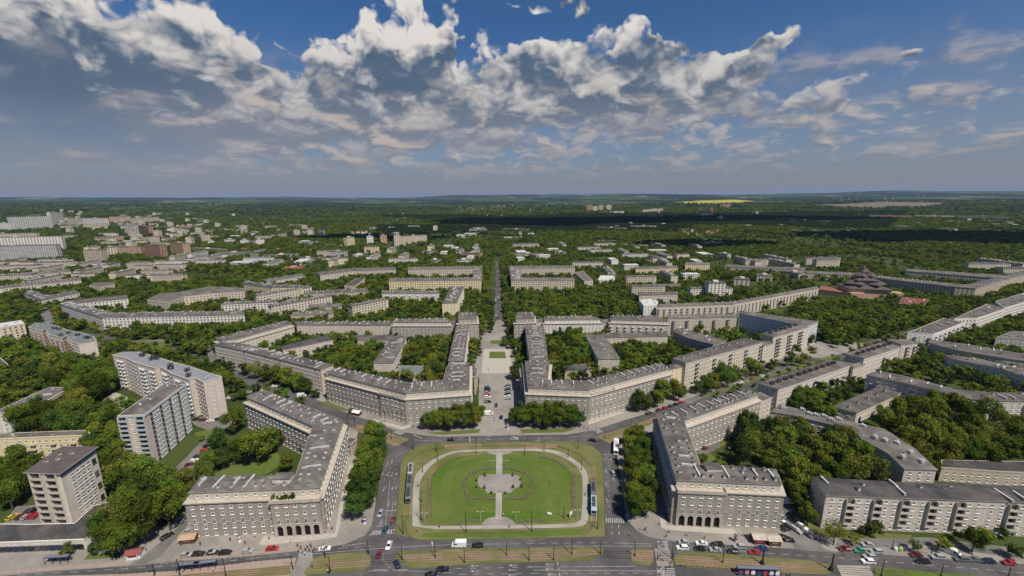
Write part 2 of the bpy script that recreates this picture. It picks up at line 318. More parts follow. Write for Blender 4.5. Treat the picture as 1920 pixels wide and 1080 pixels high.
# ------------------------------------------------------------------ terrain: one sheet to the horizon
def ss(a, b, x):
    t = min(max((x - a) / (b - a), 0), 1); return t * t * (3 - 2 * t)
def terr(x, y):
    d = math.hypot(x, y)
    if d < 2600: return 0.0
    n1 = mnoise.noise(Vector((x / 2600, y / 2600, 1.3))); n2 = mnoise.noise(Vector((x / 900, y / 900, 5.1))); n3 = mnoise.noise(Vector((x / 5200, y / 5200, 9.7)))
    h = ss(3000, 8500, d) * (50 + 48 * n1 + 12 * n2) + ss(8500, 15500, d) * (66 + 95 * n3 + 40 * n1)
    return max(h, 0) - ss(17000, 30000, d) * 160
def GT(px, py):
    """survey point on the far terrain"""
    d = ray(px, py); d = d / d.y; y = 300.0
    while y < 26000:
        if CAM_H + d.z * y < terr(d.x * y, y): break
        y += 8
    return Vector((d.x * y, y, terr(d.x * y, y)))
def terrain():
    m_ = MB(); rows = [-400, -100, 0, 200, 500, 900, 1400, 2000]
    y = 2600
    while y < 30000: rows.append(y); y *= 1.035
    rows += [34000, 42000]
    nx = 220
    for y in rows:
        hw = 2600 + abs(y) * 1.75
        for i in range(nx + 1):
            x = (i / nx * 2 - 1) * hw; m_.v.append((x, y, terr(x, y)))
    for j in range(len(rows) - 1):
        for i in range(nx):
            a = j * (nx + 1) + i; m_.f.append((a, a + 1, a + nx + 2, a + nx + 1)); m_.m.append(0)
    mt = bpy.data.materials.new('country'); mt.use_nodes = True; t = mt.node_tree; n = t.nodes; l = t.links; b = n['Principled BSDF']; b.inputs['Roughness'].default_value = 1; b.inputs['Specular IOR Level'].default_value = .05
    geo = n.new('ShaderNodeNewGeometry'); pos = geo.outputs['Position']
    def mp(sx, sy, rz=0.0):
        x = n.new('ShaderNodeMapping'); x.inputs['Scale'].default_value = (sx, sy, 0.0); x.inputs['Rotation'].default_value = (0, 0, rz); l.new(pos, x.inputs[0]); return x.outputs[0]
    vor = n.new('ShaderNodeTexVoronoi'); vor.inputs['Scale'].default_value = 1; vor.distance = 'MANHATTAN'; l.new(mp(1 / 420, 1 / 300, .5), vor.inputs['Vector'])
    vor2 = n.new('ShaderNodeTexVoronoi'); vor2.inputs['Scale'].default_value = 1; vor2.distance = 'MANHATTAN'; l.new(mp(1 / 260, 1 / 700, .25), vor2.inputs['Vector'])
    def ramp(src, cols):
        s = n.new('ShaderNodeSeparateColor'); l.new(src, s.inputs[0]); r = n.new('ShaderNodeValToRGB'); r.color_ramp.interpolation = 'CONSTANT'
        el = r.color_ramp.elements
        for i, c in enumerate(cols):
            e = el[i] if i < 2 else el.new(0); e.position = i / len(cols); e.color = (*c, 1)
        l.new(s.outputs[0], r.inputs[0]); return r.outputs[0]
    F = ramp(vor.outputs['Color'], [(.05, .08, .03), (.15, .135, .07), (.04, .06, .025), (.22, .17, .11), (.06, .09, .035), (.26, .22, .15), (.035, .055, .025), (.09, .11, .045), (.17, .12, .085)])
    F2 = ramp(vor2.outputs['Color'], [(.04, .07, .03), (.12, .125, .06), (.06, .09, .035), (.21, .18, .125), (.035, .055, .025)])
    def noi(sc, lo, hi, d=5):
        x = n.new('ShaderNodeTexNoise'); x.inputs['Scale'].default_value = sc; x.inputs['Detail'].default_value = d; l.new(pos, x.inputs['Vector'])
        r = n.new('ShaderNodeMapRange'); r.inputs[1].default_value = lo; r.inputs[2].default_value = hi; l.new(x.outputs['Fac'], r.inputs[0]); return r.outputs[0]
    def mx(f, a, c):
        x = n.new('ShaderNodeMix'); x.data_type = 'RGBA'
        for s, v in ((0, f), (6, a), (7, c)):
            if isinstance(v, (tuple, float)): x.inputs[s].default_value = v
            else: l.new(v, x.inputs[s])
        return x.outputs[2]
    c = mx(noi(.0009, .48, .52), F, F2)
    c = mx(noi(.0006, .47, .52, 7), c, (.014, .026, .017, 1))        # far woods in one mass, widened so their colour also carries cloud shade
    c = mx(noi(.004, .56, .62, 4), c, (.03, .045, .018, 1))
    near = mx(noi(.03, .4, .6), (.038, .056, .014, 1), (.06, .078, .024, 1))
    ln = n.new('ShaderNodeVectorMath'); ln.operation = 'LENGTH'; l.new(pos, ln.inputs[0])
    r = n.new('ShaderNodeMapRange'); r.inputs[1].default_value = 2600; r.inputs[2].default_value = 3300; l.new(ln.outputs['Value'], r.inputs[0])
    l.new(mx(r.outputs[0], near, c), b.inputs['Base Color'])
    o = m_.build('ground', mt, smooth_=True); tag(o, kind='structure')
terrain()

def slab(name, pts, z, mt, z0=None, smo=0, kind='structure', world=False):
    P = pts if world else GP(pts)
    P = ccw(P)
    if smo: P = smooth(P, smo)
    m_ = MB()
    m_.prism(P, z - .1 if z0 is None else z0, z, 0)
    # triangulated top: a concave n-gon fills correctly through bmesh tessellation at render time
    o = m_.build(name, MT[mt]); tag(o, kind=kind); return o
def line(m_, a, b, w, z, dash=None, gap=None):
    """painted stripe between world points"""
    d = (b - a); L_ = d.length
    if L_ < .01: return
    d /= L_; n = Vector((-d.y, d.x)) * w / 2; s = 0
    while s < L_:
        e = min(s + (dash or L_), L_)
        p, q = a + d * s, a + d * e
        m_.face([(*(p - n), z), (*(q - n), z), (*(q + n), z), (*(p + n), z)]); s = e + (gap or 0) + 1e-6
        if not dash: break
def poly_line(m_, pts, w, z, dash=None, gap=None):
    P = GP(pts)
    for a, b in zip(P, P[1:]): line(m_, a, b, w, z, dash, gap)
NOTREE = []       # world polygons no tree may stand on
def clear(pts): NOTREE.append(GP(pts))

# asphalt of the square and the avenues (lowest built layer)
ZR, ZP = .02, .14
def road(name, pts, z=ZR, mt='asphalt', smo=0, clr=True):
    o = slab(name, pts, z, mt, z0=-.2, smo=smo)
    if clr: clear(pts)
    return o
road('square_roadway', [(-120, 1180), (-120, 1084), (0, 1078), (110, 1068), (225, 1058), (335, 1050), (480, 1038), (640, 1018), (688, 995), (708, 930), (714, 880), (728, 850), (722, 832), (640, 800), (648, 775), (700, 785), (745, 803), (790, 812), (823, 817), (960, 815), (1063, 813), (1110, 806), (1173, 787), (1236, 768), (1262, 790), (1215, 812), (1150, 836), (1152, 860), (1162, 900), (1178, 975), (1190, 993), (1216, 1006), (1260, 1014), (1360, 1021), (1490, 1029), (1600, 1034), (1720, 1042), (1920, 1056), (2060, 1070), (2060, 1180)])
# avenues running away from the square
road('avenue', [(662, 795), (640, 800), (560, 760), (440, 712), (330, 668), (200, 640), (120, 625), (120, 617), (200, 630), (340, 655), (450, 694), (580, 742), (660, 779)], ZR - .004)
road('avenue', [(1173, 788), (1236, 768), (1310, 741), (1400, 706), (1500, 672), (1620, 642), (1740, 610), (1900, 560), (1930, 545), (1930, 560), (1780, 612), (1640, 655), (1520, 692), (1420, 728), (1262, 790), (1200, 812)], ZR - .006)
road('northern_avenue', [(918, 645), (928, 560), (930, 520), (929, 490), (934, 490), (938, 520), (944, 560), (952, 645)], ZR - .008)
# courtyard and side streets
road('side_street', [(264, 1062), (300, 1045), (330, 1010), (352, 985), (356, 935), (350, 930), (338, 985), (310, 1010), (285, 1030), (240, 1062)], ZP + .01, 'asphalt_light')
road('side_street', [(320, 885), (345, 862), (375, 830), (400, 808), (411, 812), (392, 840), (362, 880), (345, 892)], ZP + .012, 'asphalt_light')
road('parking_yard', [(350, 785), (400, 780), (450, 778), (440, 800), (405, 812), (370, 800)], ZP + .006, 'asphalt_light')
road('parking_yard', [(5, 985), (30, 950), (95, 945), (95, 990)], ZP + .006, 'asphalt_light')
road('side_street', [(1447, 935), (1475, 935), (1545, 1030), (1580, 1038), (1490, 1031), (1480, 1000), (1450, 985)], ZP + .008, 'asphalt_light')
road('courtyard_drive', [(1305, 850), (1325, 852), (1395, 815), (1385, 800), (1320, 835)], ZP + .006, 'asphalt_light')
road('side_street', [(1380, 720), (1395, 700), (1470, 680), (1480, 672), (1455, 675), (1380, 700), (1280, 755), (1290, 758)], ZP + .01, 'asphalt_light')
road('side_street', [(1565, 1030), (1570, 1010), (1740, 1008), (1920, 1030), (1920, 1050), (1740, 1022)], ZP + .004, 'asphalt_light')
road('side_street', [(180, 642), (330, 635), (400, 650), (420, 690), (400, 690), (385, 656), (330, 643), (180, 650)], ZR, 'asphalt_light')
road('side_street', [(70, 590), (95, 580), (110, 620), (80, 615)], ZP, 'asphalt_light')
# pavements
def pave(name, pts, mt='paving', z=ZP, smo=0, clr=False):
    o = slab(name, pts, z, mt, z0=-.15, smo=smo)
    if clr: clear(pts)
    return o
pave('pavement', [(-120, 1090), (-120, 1000), (0, 1000), (150, 1000), (250, 990), (345, 985), (367, 960), (600, 930), (655, 800), (672, 810), (660, 850), (705, 900), (704, 945), (697, 985), (685, 1004), (647, 1021), (590, 1030), (480, 1042), (335, 1053), (225, 1062), (110, 1071)], clr=False)
pave('pavement', [(590, 748), (600, 735), (760, 780), (900, 790), (905, 720), (885, 690), (880, 620), (905, 600), (955, 600), (985, 620), (985, 690), (985, 790), (1100, 775), (1240, 725), (1300, 700), (1460, 660), (1530, 640), (1600, 640), (1500, 670), (1400, 706), (1310, 741), (1223, 773), (1173, 787), (1117, 806), (1063, 815), (957, 816.5), (823, 819), (790, 816), (767, 812), (735, 806), (707, 792), (662, 780)], clr=False)
pave('pavement', [(1158, 860), (1164, 900), (1176, 975), (1194, 996), (1216, 1007.5), (1263, 1015), (1360, 1021.5), (1490, 1029.5), (1600, 1036), (1720, 1045), (1920, 1058), (2000, 1064), (2000, 1040), (1700, 1015), (1560, 1008), (1510, 985), (1450, 930), (1300, 930), (1262, 900), (1225, 790), (1195, 803), (1160, 838)], z=ZP - .004, clr=False)
pave('square_paving', [(902, 662), (905, 650), (958, 650), (966, 662), (962, 745), (952, 790), (958, 814), (905, 815), (900, 790), (897, 745)], 'paving', ZP + .008, clr=True)
pave('upper_paving', [(903, 700), (907, 655), (956, 655), (961, 700)], 'paving_pale', ZP + .016, clr=True)
pave('corner_paving', [(485, 1021), (495, 1005), (602, 1003), (628, 1000), (640, 930), (655, 870), (662, 873), (648, 945), (632, 1007), (600, 1012), (495, 1023)], 'paving_pale', ZP + .012)
pave('corner_paving', [(1236, 968), (1244, 965), (1250, 985), (1375, 992), (1384, 1003), (1376, 1003), (1250, 994), (1240, 990)], 'paving_pale', ZP + .012)
pave('corner_paving', [(700, 785), (715, 790), (755, 800), (770, 796), (770, 801), (753, 806), (700, 790)], 'paving_pale', ZP + .012)
pave('corner_paving', [(1103, 790), (1165, 772), (1172, 773), (1103, 797)], 'paving_pale', ZP + .012)
pave('cycle_lane', [(-60, 1078), (0, 1073), (60, 1066), (225, 1054), (240, 1056), (225, 1060), (60, 1072), (-60, 1083)], 'paving_pink', ZP + .012)
pave('cycle_lane', [(320, 1050), (330, 1043), (480, 1034), (560, 1026), (580, 1026), (560, 1031), (480, 1039), (335, 1050)], 'paving_pink', ZP + .012)
# islands between the carriageways (tram tracks on ballast)
ISL = [('tram_island', [(590, 1044), (640, 1037), (695, 1036), (696, 1067), (640, 1073), (592, 1077), (566, 1079), (580, 1060)]),
       ('tram_island', [(742, 1040), (750, 1034), (845, 1030), (980, 1027), (1120, 1026), (1133, 1030), (1128, 1042), (1110, 1051), (1095, 1052), (945, 1055), (895, 1057), (777, 1067), (760, 1062), (744, 1050)]),
       ('tram_island', [(1181, 1029), (1222, 1028), (1227, 1061), (1192, 1059), (1182, 1052)]),
       ('tram_island', [(1264, 1034), (1350, 1038), (1425, 1045), (1547, 1053), (1560, 1070), (1556, 1079), (1360, 1069), (1264, 1062)])]
for i, (nm, p) in enumerate(ISL): pave(nm, p, 'grass_dry', ZP, smo=1, clr=True)
pave('tram_platform', [(-80, 1150), (-80, 1110), (37, 1082), (225, 1077), (335, 1070), (480, 1053), (556, 1046), (552, 1060), (540, 1085), (520, 1120)], 'paving_pink', ZP, clr=True)
pave('tram_crossing', [(560, 1046), (588, 1043), (584, 1060), (566, 1100), (530, 1100), (548, 1070)], 'paving', ZP - .03, clr=True)
pave('tram_crossing', [(1226, 1028), (1255, 1030), (1263, 1062), (1232, 1062)], 'paving', ZP - .03, clr=True)
pave('tram_platform', [(1568, 1060), (1630, 1062), (1640, 1085), (1580, 1085)], 'path', ZP, clr=True)
pave('verge', [(1640, 1063), (1770, 1075), (1900, 1085), (1900, 1100), (1640, 1100)], 'grass', ZP, clr=True)
def strip_px(name, a, b, mt, z):        # a ribbon between two pixel polylines
    return slab(name, list(a) + list(reversed(b)), z, mt, z0=0)
strip_px('track_bed', [(592, 1052), (693, 1042)], [(585, 1070), (693, 1062)], 'ballast', ZP + .02)
strip_px('track_bed', [(750, 1040), (850, 1035), (1120, 1031)], [(765, 1056), (850, 1053), (1080, 1047), (1120, 1040)], 'ballast', ZP + .02)
strip_px('track_bed', [(1182, 1033), (1224, 1032)], [(1186, 1052), (1226, 1054)], 'ballast', ZP + .02)
strip_px('track_bed', [(1265, 1041), (1400, 1048), (1545, 1060)], [(1266, 1060), (1400, 1068), (1550, 1077)], 'ballast', ZP + .02)
strip_px('track_bed', [(-60, 1120), (340, 1078), (545, 1060)], [(-60, 1150), (360, 1095), (545, 1078)], 'ballast', ZP + .02)
def rails(pts_list, z):
    m_ = MB()
    for p in pts_list:
        P = smooth(GP(p), 2, False)
        for a, b in zip(P, P[1:]): line(m_, a, b, .16, z)
    o = m_.build('tram_rails', MT['rail_steel']); tag(o, kind='structure')
T_ = []
for t in (0.12, .34, .62, .84):
    T_.append([(592 - 7 * t, 1052 + 18 * t), (693, 1042 + 20 * t), (742, 1038 + 20 * t), (850, 1035 + 18 * t), (1000, 1033 + 16.5 * t), (1120, 1031 + 16 * t), (1182, 1033 + 18 * t), (1265, 1041 + 19 * t - 4), (1400, 1048 + 20 * t), (1550, 1060 + 17 * t), (1700, 1070 + 18 * t)])
    T_.append([(-60, 1122 + 26 * t), (340, 1078 + 15 * t), (545, 1060 + 17 * t)])
rails(T_, ZP + .05)
# central island
CI = [(742, 1014), (744, 970), (750, 897), (752, 866), (760, 852), (782, 838), (807, 832), (850, 830.5), (940, 829), (1073, 828), (1107, 835), (1124, 847), (1130, 858), (1133, 970), (1134, 1004), (1131, 1007), (935, 1010)]
pave('central_island', CI, 'grass_dry', ZP, smo=1, clr=True)
pave('ring_path', [(774, 993), (773, 970), (775, 903), (781, 888), (795, 873), (820, 857), (848, 846), (870, 844), (960, 842), (1020, 841), (1052, 847), (1082, 865), (1098, 880), (1104, 900), (1104, 975), (1098, 984), (1088, 988), (1060, 990), (935, 992)], 'path', ZP + .03, smo=1)
INN = [(786, 978), (786, 910), (790, 898), (800, 881), (820, 864), (842, 852.5), (870, 847), (960, 846), (1015, 846), (1045, 852), (1077, 870), (1090, 886), (1093, 905), (1091, 972), (1084, 980), (1060, 983.5), (935, 985.5), (800, 987), (789, 985)]
pave('central_lawn', INN, 'grass_dry', ZP + .06, smo=1)
pave('mown_lawn', [(806, 978), (807, 900), (812, 888), (835, 863), (860, 856), (900, 853), (1000, 853), (1040, 860), (1062, 873), (1072, 890), (1073, 975), (1055, 980), (940, 981), (812, 982)], 'grass_rich', ZP + .09, smo=1)
pave('lawn_circle', [(855, 950), (852, 900), (870, 876), (905, 866), (975, 866), (1010, 876), (1028, 900), (1025, 950), (990, 962), (890, 962)], 'grass_mown', ZP + .115, smo=2)
pave('lawn_strip', [(792, 1000), (930, 996), (1050, 994), (1090, 992), (1100, 992), (1092, 1003), (960, 1007), (792, 1008)], 'grass_rich', ZP + .03)
pave('lawn_path', [(930.5, 850), (942, 850), (941.5, 905), (941, 975), (929, 975), (930, 905)], 'path', ZP + .15)
def disc(cx, cy, rx, up):
    return [(cx + rx * math.cos(t), cy + up * rx * .30 * math.sin(t)) for t in [math.pi * i / 16 for i in range(17)]]
pave('path_apron', disc(936, 846.5, 24, 1) , 'paving', ZP + .13)
pave('path_apron', disc(935, 985.5, 31, -1.75), 'paving', ZP + .13)
pave('lawn_plaza', [(895, 900), (899, 893), (909, 890), (961, 890), (972, 893), (977, 902), (975, 912), (962, 920), (958, 925), (912, 925), (909, 919), (898, 913)], 'paving', ZP + .17, clr=True)
hx = [(870, 905), (880, 891), (900, 881), (930, 878)]; 
def hedge(name, pts, w, h, mt='flowerbed'):
    P = GP(pts); m_ = MB()
    for a, b in zip(P, P[1:]):
        L_ = (b - a).length; k = max(1, int(L_ / 1.1)); ang = math.atan2(b.y - a.y, b.x - a.x)
        for i in range(k):
            c = a.lerp(b, (i + .5) / k); j = rng.uniform(-.15, .15)
            m_.box((c.x + j, c.y + j, ZP), (L_ / k * rng.uniform(.7, .95), w * rng.uniform(.7, 1.1), h * rng.uniform(.6, 1.2)), 0, ang + rng.uniform(-.2, .2))
    o = m_.build('flower_border', MT[mt]); return o
FB_ = [hedge('b', [(929, 879), (900, 881), (881, 891), (870, 904), (872, 918), (879, 936), (929, 936)], 1.6, .5), hedge('b', [(943, 879), (967, 882), (990, 890), (1001, 903), (998, 918), (985, 936), (943, 936)], 1.6, .5),
       hedge('b', [(802, 972), (803, 897)], .5, .35), hedge('b', [(808, 972), (808, 898)], .5, .35), hedge('b', [(812, 893), (822, 878), (845, 864), (868, 857)], 1.2, .45), hedge('b', [(1075, 955), (1074, 892), (1068, 884)], 2.2, .4),
       hedge('b', [(1009, 857), (1030, 860), (1050, 869), (1062, 880)], 1.6, .45), hedge('b', [(850, 977), (900, 977)], 1.2, .3), hedge('b', [(968, 977), (1020, 976)], 1.2, .3), hedge('b', [(840, 1000), (940, 999), (1023, 996)], 1.0, .25)]
for o, lb in zip(FB_, ['flower border round the left half of the paved centre of the lawn', 'flower border round the right half of the paved centre of the lawn', 'outer of two thin straight hedge lines along the left side of the lawn', 'inner of two thin straight hedge lines along the left side of the lawn', 'curved shrub border at the far left corner of the lawn', 'long bare flower bed along the right side of the lawn', 'curved flower border at the far right corner of the lawn', 'short rectangular flower bed left of the near path apron', 'short rectangular flower bed right of the near path apron', 'long narrow bed in the grass strip beside the near roadway']):
    thing(o, lb, 'flower border', 'flower borders on the central lawn')
# track panels of the loop
strip_px('track_bed', [(757, 966), (762, 935)], [(773, 966), (773, 935)], 'ballast', ZP + .035)
strip_px('track_bed', [(834, 842), (834, 834)], [(903, 841), (903, 833)], 'ballast', ZP + .035)
strip_px('track_bed', [(976, 841), (976, 833)], [(1045, 840), (1044, 833)], 'ballast', ZP + .035)
pave('mown_ring', [(829, 960), (826, 900), (848, 872), (890, 860), (925, 859), (925, 866), (893, 868), (862, 880), (846, 903), (848, 955)], 'grass_mown', ZP + .10, smo=1)
pave('mown_ring', [(1052, 960), (1052, 900), (1032, 872), (985, 860), (948, 859), (948, 866), (982, 868), (1016, 880), (1034, 903), (1034, 955)], 'grass_mown', ZP + .10, smo=1)
strip_px('track_bed', [(1102, 896), (1100, 876)], [(1118, 896), (1114, 876)], 'ballast', ZP + .035)
strip_px('track_bed', [(1106, 978), (1106, 958)], [(1122, 978), (1120, 958)], 'ballast', ZP + .035)
rails([[(762 + k, 975), (764 + k, 930), (765 + k, 890), (766 + k, 872), (775 + k, 856), (800 + k, 843.5 + k * .25), (850, 838 + k * .3), (960, 836 + k * .3), (1040, 835.5 + k * .3), (1075 - k, 845 + k * .3), (1100 - k, 862), (1113 - k, 880), (1117 - k, 930), (1117 - k, 975), (1110 - k, 992), (1095 - k, 1006)] for k in (0, 3.2)] + [[(757 + k, 978), (760 + k, 1000), (770 + k, 1010)] for k in (0, 3.2)], ZP + .07)
# avenue medians
pave('avenue_median', [(664, 795), (700, 803), (738, 815), (768, 823.5), (755, 831), (743, 838), (727, 832), (690, 818), (660, 803)], 'ballast', ZP, smo=1, clr=True)
pave('avenue_median', [(735, 816), (745, 817), (767, 824), (760, 826), (745, 823)], 'grass_dry', ZP + .03)
pave('avenue_median', [(1140, 812), (1160, 806), (1222, 785), (1262, 770), (1268, 778), (1222, 796), (1175, 815), (1160, 824), (1148, 834), (1128, 824), (1117, 820)], 'ballast', ZP, smo=1, clr=True)
rails([[(664, 797 + k), (730, 817 + k), (762, 830 + k)] for k in (0, 2, 5, 7)] + [[(1120, 822 + k), (1160, 809 + k), (1262, 772 + k)] for k in (0, 2, 5, 7)], ZP + .05)
# flower rectangles in the long square, lawns
pave('square_lawn', [(917, 672), (918, 659.5), (947, 659.5), (949, 672)], 'grass', ZP + .05)
pave('square_lawn', [(919, 645), (920, 638.5), (945, 638.5), (946, 645)], 'grass', ZP + .05, clr=True)
for p in ([(597, 756), (612, 752), (655, 769), (648, 772)], [(410, 885), (440, 850), (480, 860), (520, 850), (535, 865), (500, 890), (380, 900)], [(365, 812), (405, 803), (409, 806), (390, 820), (368, 818)], [(158, 1050), (165, 1040), (225, 1037), (228, 1046)],
          [(1508, 985), (1520, 978), (1560, 1000), (1560, 1008), (1530, 1005)], [(1610, 1002), (1660, 1000), (1710, 1004), (1705, 1010), (1625, 1010)], [(855, 808), (900, 805), (898, 812), (830, 816), (800, 812)], [(975, 805), (1080, 803), (1060, 811), (978, 813)], [(1700, 790), (1760, 800), (1755, 840), (1690, 830)],
          [(250, 640), (330, 640), (315, 652), (262, 655)], [(1375, 850), (1420, 840), (1520, 845), (1500, 860)], [(1295, 872), (1330, 850), (1345, 860), (1320, 880)], [(1345, 832), (1395, 806), (1400, 812), (1350, 838)]):
    pave('lawn', p, 'grass', ZP + .03)
clear([(597, 756), (612, 752), (655, 769), (648, 772)]); clear([(410, 885), (440, 850), (480, 865), (520, 850), (535, 865), (500, 890), (380, 900)]); clear([(250, 640), (330, 640), (315, 652), (262, 655)])
pave('playground', [(165, 775), (180, 760), (215, 735), (240, 745), (235, 765), (220, 785), (190, 780)], 'path', ZP, clr=True)
pave('avenue_verge', [(1325, 741), (1400, 712), (1500, 684), (1560, 668), (1563, 671), (1505, 689), (1405, 718), (1330, 745)], 'grass', ZP + .02)
pave('avenue_verge', [(1600, 658), (1700, 628), (1790, 602), (1792, 604), (1702, 632), (1603, 661)], 'grass', ZP + .02)
pave('junction_paving', [(1500, 668), (1540, 648), (1600, 642), (1625, 645), (1600, 658), (1540, 672)], 'paving', ZR + .03)
# painted markings
mk = MB(); zM = ZR + .006
for p, w, d, g in [([(480, 1046), (640, 1028), (700, 1024)], .16, 2.5, 2.5), ([(560, 1041), (700, 1029), (745, 1027)], .16, None, None), ([(745, 1026), (850, 1021), (940, 1020)], .16, None, None), ([(940, 1020), (1150, 1017)], .16, 2.5, 2.5),
                   ([(1060, 1024), (1222, 1024)], .16, None, None), ([(1150, 1018), (1222, 1020)], .16, None, None), ([(1262, 1024), (1440, 1037), (1600, 1048), (1920, 1074)], .16, 2.5, 2.5), ([(225, 1067), (335, 1060), (480, 1047)], .16, 3, 3), ([(0, 1081), (225, 1067)], .16, 3, 3),
                   ([(225, 1063), (335, 1055), (480, 1043)], .14, 1, 1), ([(855, 1066), (960, 1064), (1100, 1062)], .16, 2.2, 3), ([(860, 1077), (1000, 1075), (1240, 1075)], .16, 2.2, 3), ([(1000, 1069), (1250, 1071)], .16, None, None), ([(990, 1063), (1190, 1062)], .16, None, None),
                   ([(690, 1071), (740, 1069), (765, 1068)], .16, None, None), ([(719, 1037), (718, 1050), (733, 1067)], .14, 1.2, .8), ([(700, 1068), (850, 1074)], .14, None, None),
                   ([(723, 985), (729, 925), (731, 900)], .14, None, None), ([(733, 985), (737, 940)], .14, None, None), ([(737, 935), (741, 890), (742, 868)], .14, 1.5, 2), ([(730, 895), (733, 866)], .14, 1.5, 2), ([(721, 900), (725, 868)], .14, 1.5, 2),
                   ([(722, 958), (744, 957)], .3, None, None), ([(704, 987), (718, 986)], .3, None, None), ([(1137, 860), (1140, 900), (1143, 970)], .14, 1.5, 2), ([(1133, 848), (1141, 862), (1143, 880)], .14, None, None), ([(1147, 985), (1148, 1003)], .2, 1.5, 2), ([(1160, 984), (1161, 1003)], .3, 1.8, 1.8),
                   ([(830, 825), (940, 823.5), (1050, 821)], .16, 2, 2), ([(745, 822), (790, 826), (830, 825)], .14, None, None), ([(1066, 819), (1100, 817), (1140, 806)], .14, None, None), ([(1130, 852), (1160, 851)], .3, None, None),
                   ([(730, 840), (742, 832), (765, 820)], .14, None, None), ([(754, 848), (740, 858)], .25, .6, .5), ([(642, 1024), (665, 1021), (685, 1018)], .5, .4, .5), ([(1045, 1054), (1050, 1080)], .3, 1.5, .8), ([(810, 1015), (811, 1024)], .5, None, None),
                   ([(1243, 1062), (1244, 1090)], .3, None, None), ([(775, 815), (792, 822)], .4, None, None), ([(880, 816), (881, 828)], .5, None, None)]:
    poly_line(mk, p, w, zM, d, g)
def zebra(a0, a1, b0, b1, n):
    A0, A1, B0, B1 = GP([a0, a1, b0, b1])
    for i in range(n):
        t0 = i / n; t1 = (i + .5) / n
        p = [A0.lerp(A1, t0), A0.lerp(A1, t1), B0.lerp(B1, t1), B0.lerp(B1, t0)]
        mk.face([(q.x, q.y, zM + .002) for q in p])
zebra((693, 1004), (742, 1000), (702, 995), (743, 992), 9); zebra((1136, 980), (1172, 981), (1136, 971), (1172, 972), 9)
zebra((1232, 1015), (1235, 1031), (1252, 1014), (1254, 1031), 6); zebra((562, 1031), (559, 1047), (588, 1030), (585, 1044), 6); zebra((1232, 1065), (1236, 1090), (1264, 1065), (1268, 1090), 6); zebra((1231, 1065), (1234, 1090), (1237, 1065), (1240, 1090), 8)
zebra((738, 811), (752, 816), (748, 806), (762, 811), 5); zebra((1113, 808), (1122, 813), (1122, 804), (1130, 808), 4); zebra((920, 619), (944, 619), (920, 622), (944, 622), 9)
def arrow(x, y, ang, s=1.0):
    c = G(x, y); ca, sa = math.cos(ang), math.sin(ang)
    def q(u, v): return (c.x + (u * ca - v * sa) * s, c.y + (u * sa + v * ca) * s, zM + .001)
    mk.face([q(-1.6, -.1), q(.6, -.1), q(.6, .1), q(-1.6, .1)]); mk.face([q(.6, -.45), q(1.6, 0), q(.6, .45)])
for x, y in [(715, 978), (720, 917), (729, 944), (741, 943), (718, 888), (736, 915), (743, 913), (735, 889), (727, 889), (744, 888), (735, 865), (727, 868)]: arrow(x, y, -math.pi / 2 * .97)
for x, y in [(1134, 861), (1136, 884), (1137, 909), (1138, 939), (1146, 863), (1151, 900)]: arrow(x, y, math.pi / 2)
for x, y in [(864, 825), (864, 820), (915, 824), (1008, 822), (1008, 826), (915, 819)]: arrow(x, y, 0)
for x, y in [(890, 1061), (962, 1060), (1030, 1058), (960, 1069), (1030, 1067), (890, 1071), (960, 1078), (1035, 1078)]: arrow(x, y, math.pi)
tag(mk.build('road_markings', MT['paint']), kind='structure')
# ------------------------------------------------------------------ window, chimney and balcony meshes shared by every copy
WIN = {}
def win_mesh(w, h, kind='two', frame='frame_white'):
    k = (round(w, 2), round(h, 2), kind, frame)
    if k in WIN: return WIN[k]
    m_ = MB(); f = .14 if kind != 'plain' else .08
    # local frame: x along the wall, y = outward is -y, z up from the window's foot
    def bx(x0, x1, z0, z1, y0, y1, mi): m_.prism([(x0, y1), (x1, y1), (x1, y0), (x0, y0)], z0, z1, mi, None, True)
    bx(-w / 2, w / 2, 0, h, 0, -.035, 1)
    for x0, x1, z0, z1 in ((-w / 2, -w / 2 + f, 0, h), (w / 2 - f, w / 2, 0, h), (-w / 2 + f, w / 2 - f, 0, f), (-w / 2 + f, w / 2 - f, h - f, h)): bx(x0, x1, z0, z1, -.035, -.07, 0)
    if kind in ('two', 'door'): bx(-.055, .055, f, h - f, -.035, -.065, 0)
    if kind == 'three':
        for q in (-w / 6, w / 6): bx(q - .05, q + .05, f, h - f, -.035, -.065, 0)
    bx(-w / 2 - .14, w / 2 + .14, -.14, 0, 0, -.24, 0)                       # sill
    if kind == 'door':
        for i in range(7): x = -w / 2 + w * i / 6; bx(x - .02, x + .02, 0, .9, -.3, -.33, 2)
        bx(-w / 2, w / 2, .88, .94, -.29, -.34, 2)
    WIN[k] = m_.mesh('window', [MT[frame], MT['glass'], MT['rail_dark']]); return WIN[k]
def balc_mesh(w, d=1.2, face='frame_white'):
    k = ('b', w, d, face)
    if k in WIN: return WIN[k]
    m_ = MB()
    def bx(x0, x1, z0, z1, y0, y1, mi): m_.prism([(x0, y1), (x1, y1), (x1, y0), (x0, y0)], z0, z1, mi, None, True)
    bx(-w / 2, w / 2, -.15, 0, 0, -d, 0); bx(-w / 2, w / 2, 0, .95, -d + .06, -d, 1)
    bx(-w / 2, -w / 2 + .06, 0, .95, 0, -d + .06, 1); bx(w / 2 - .06, w / 2, 0, .95, 0, -d + .06, 1)
    WIN[k] = m_.mesh('balcony', [MT['stone_trim'], MT[face]]); return WIN[k]
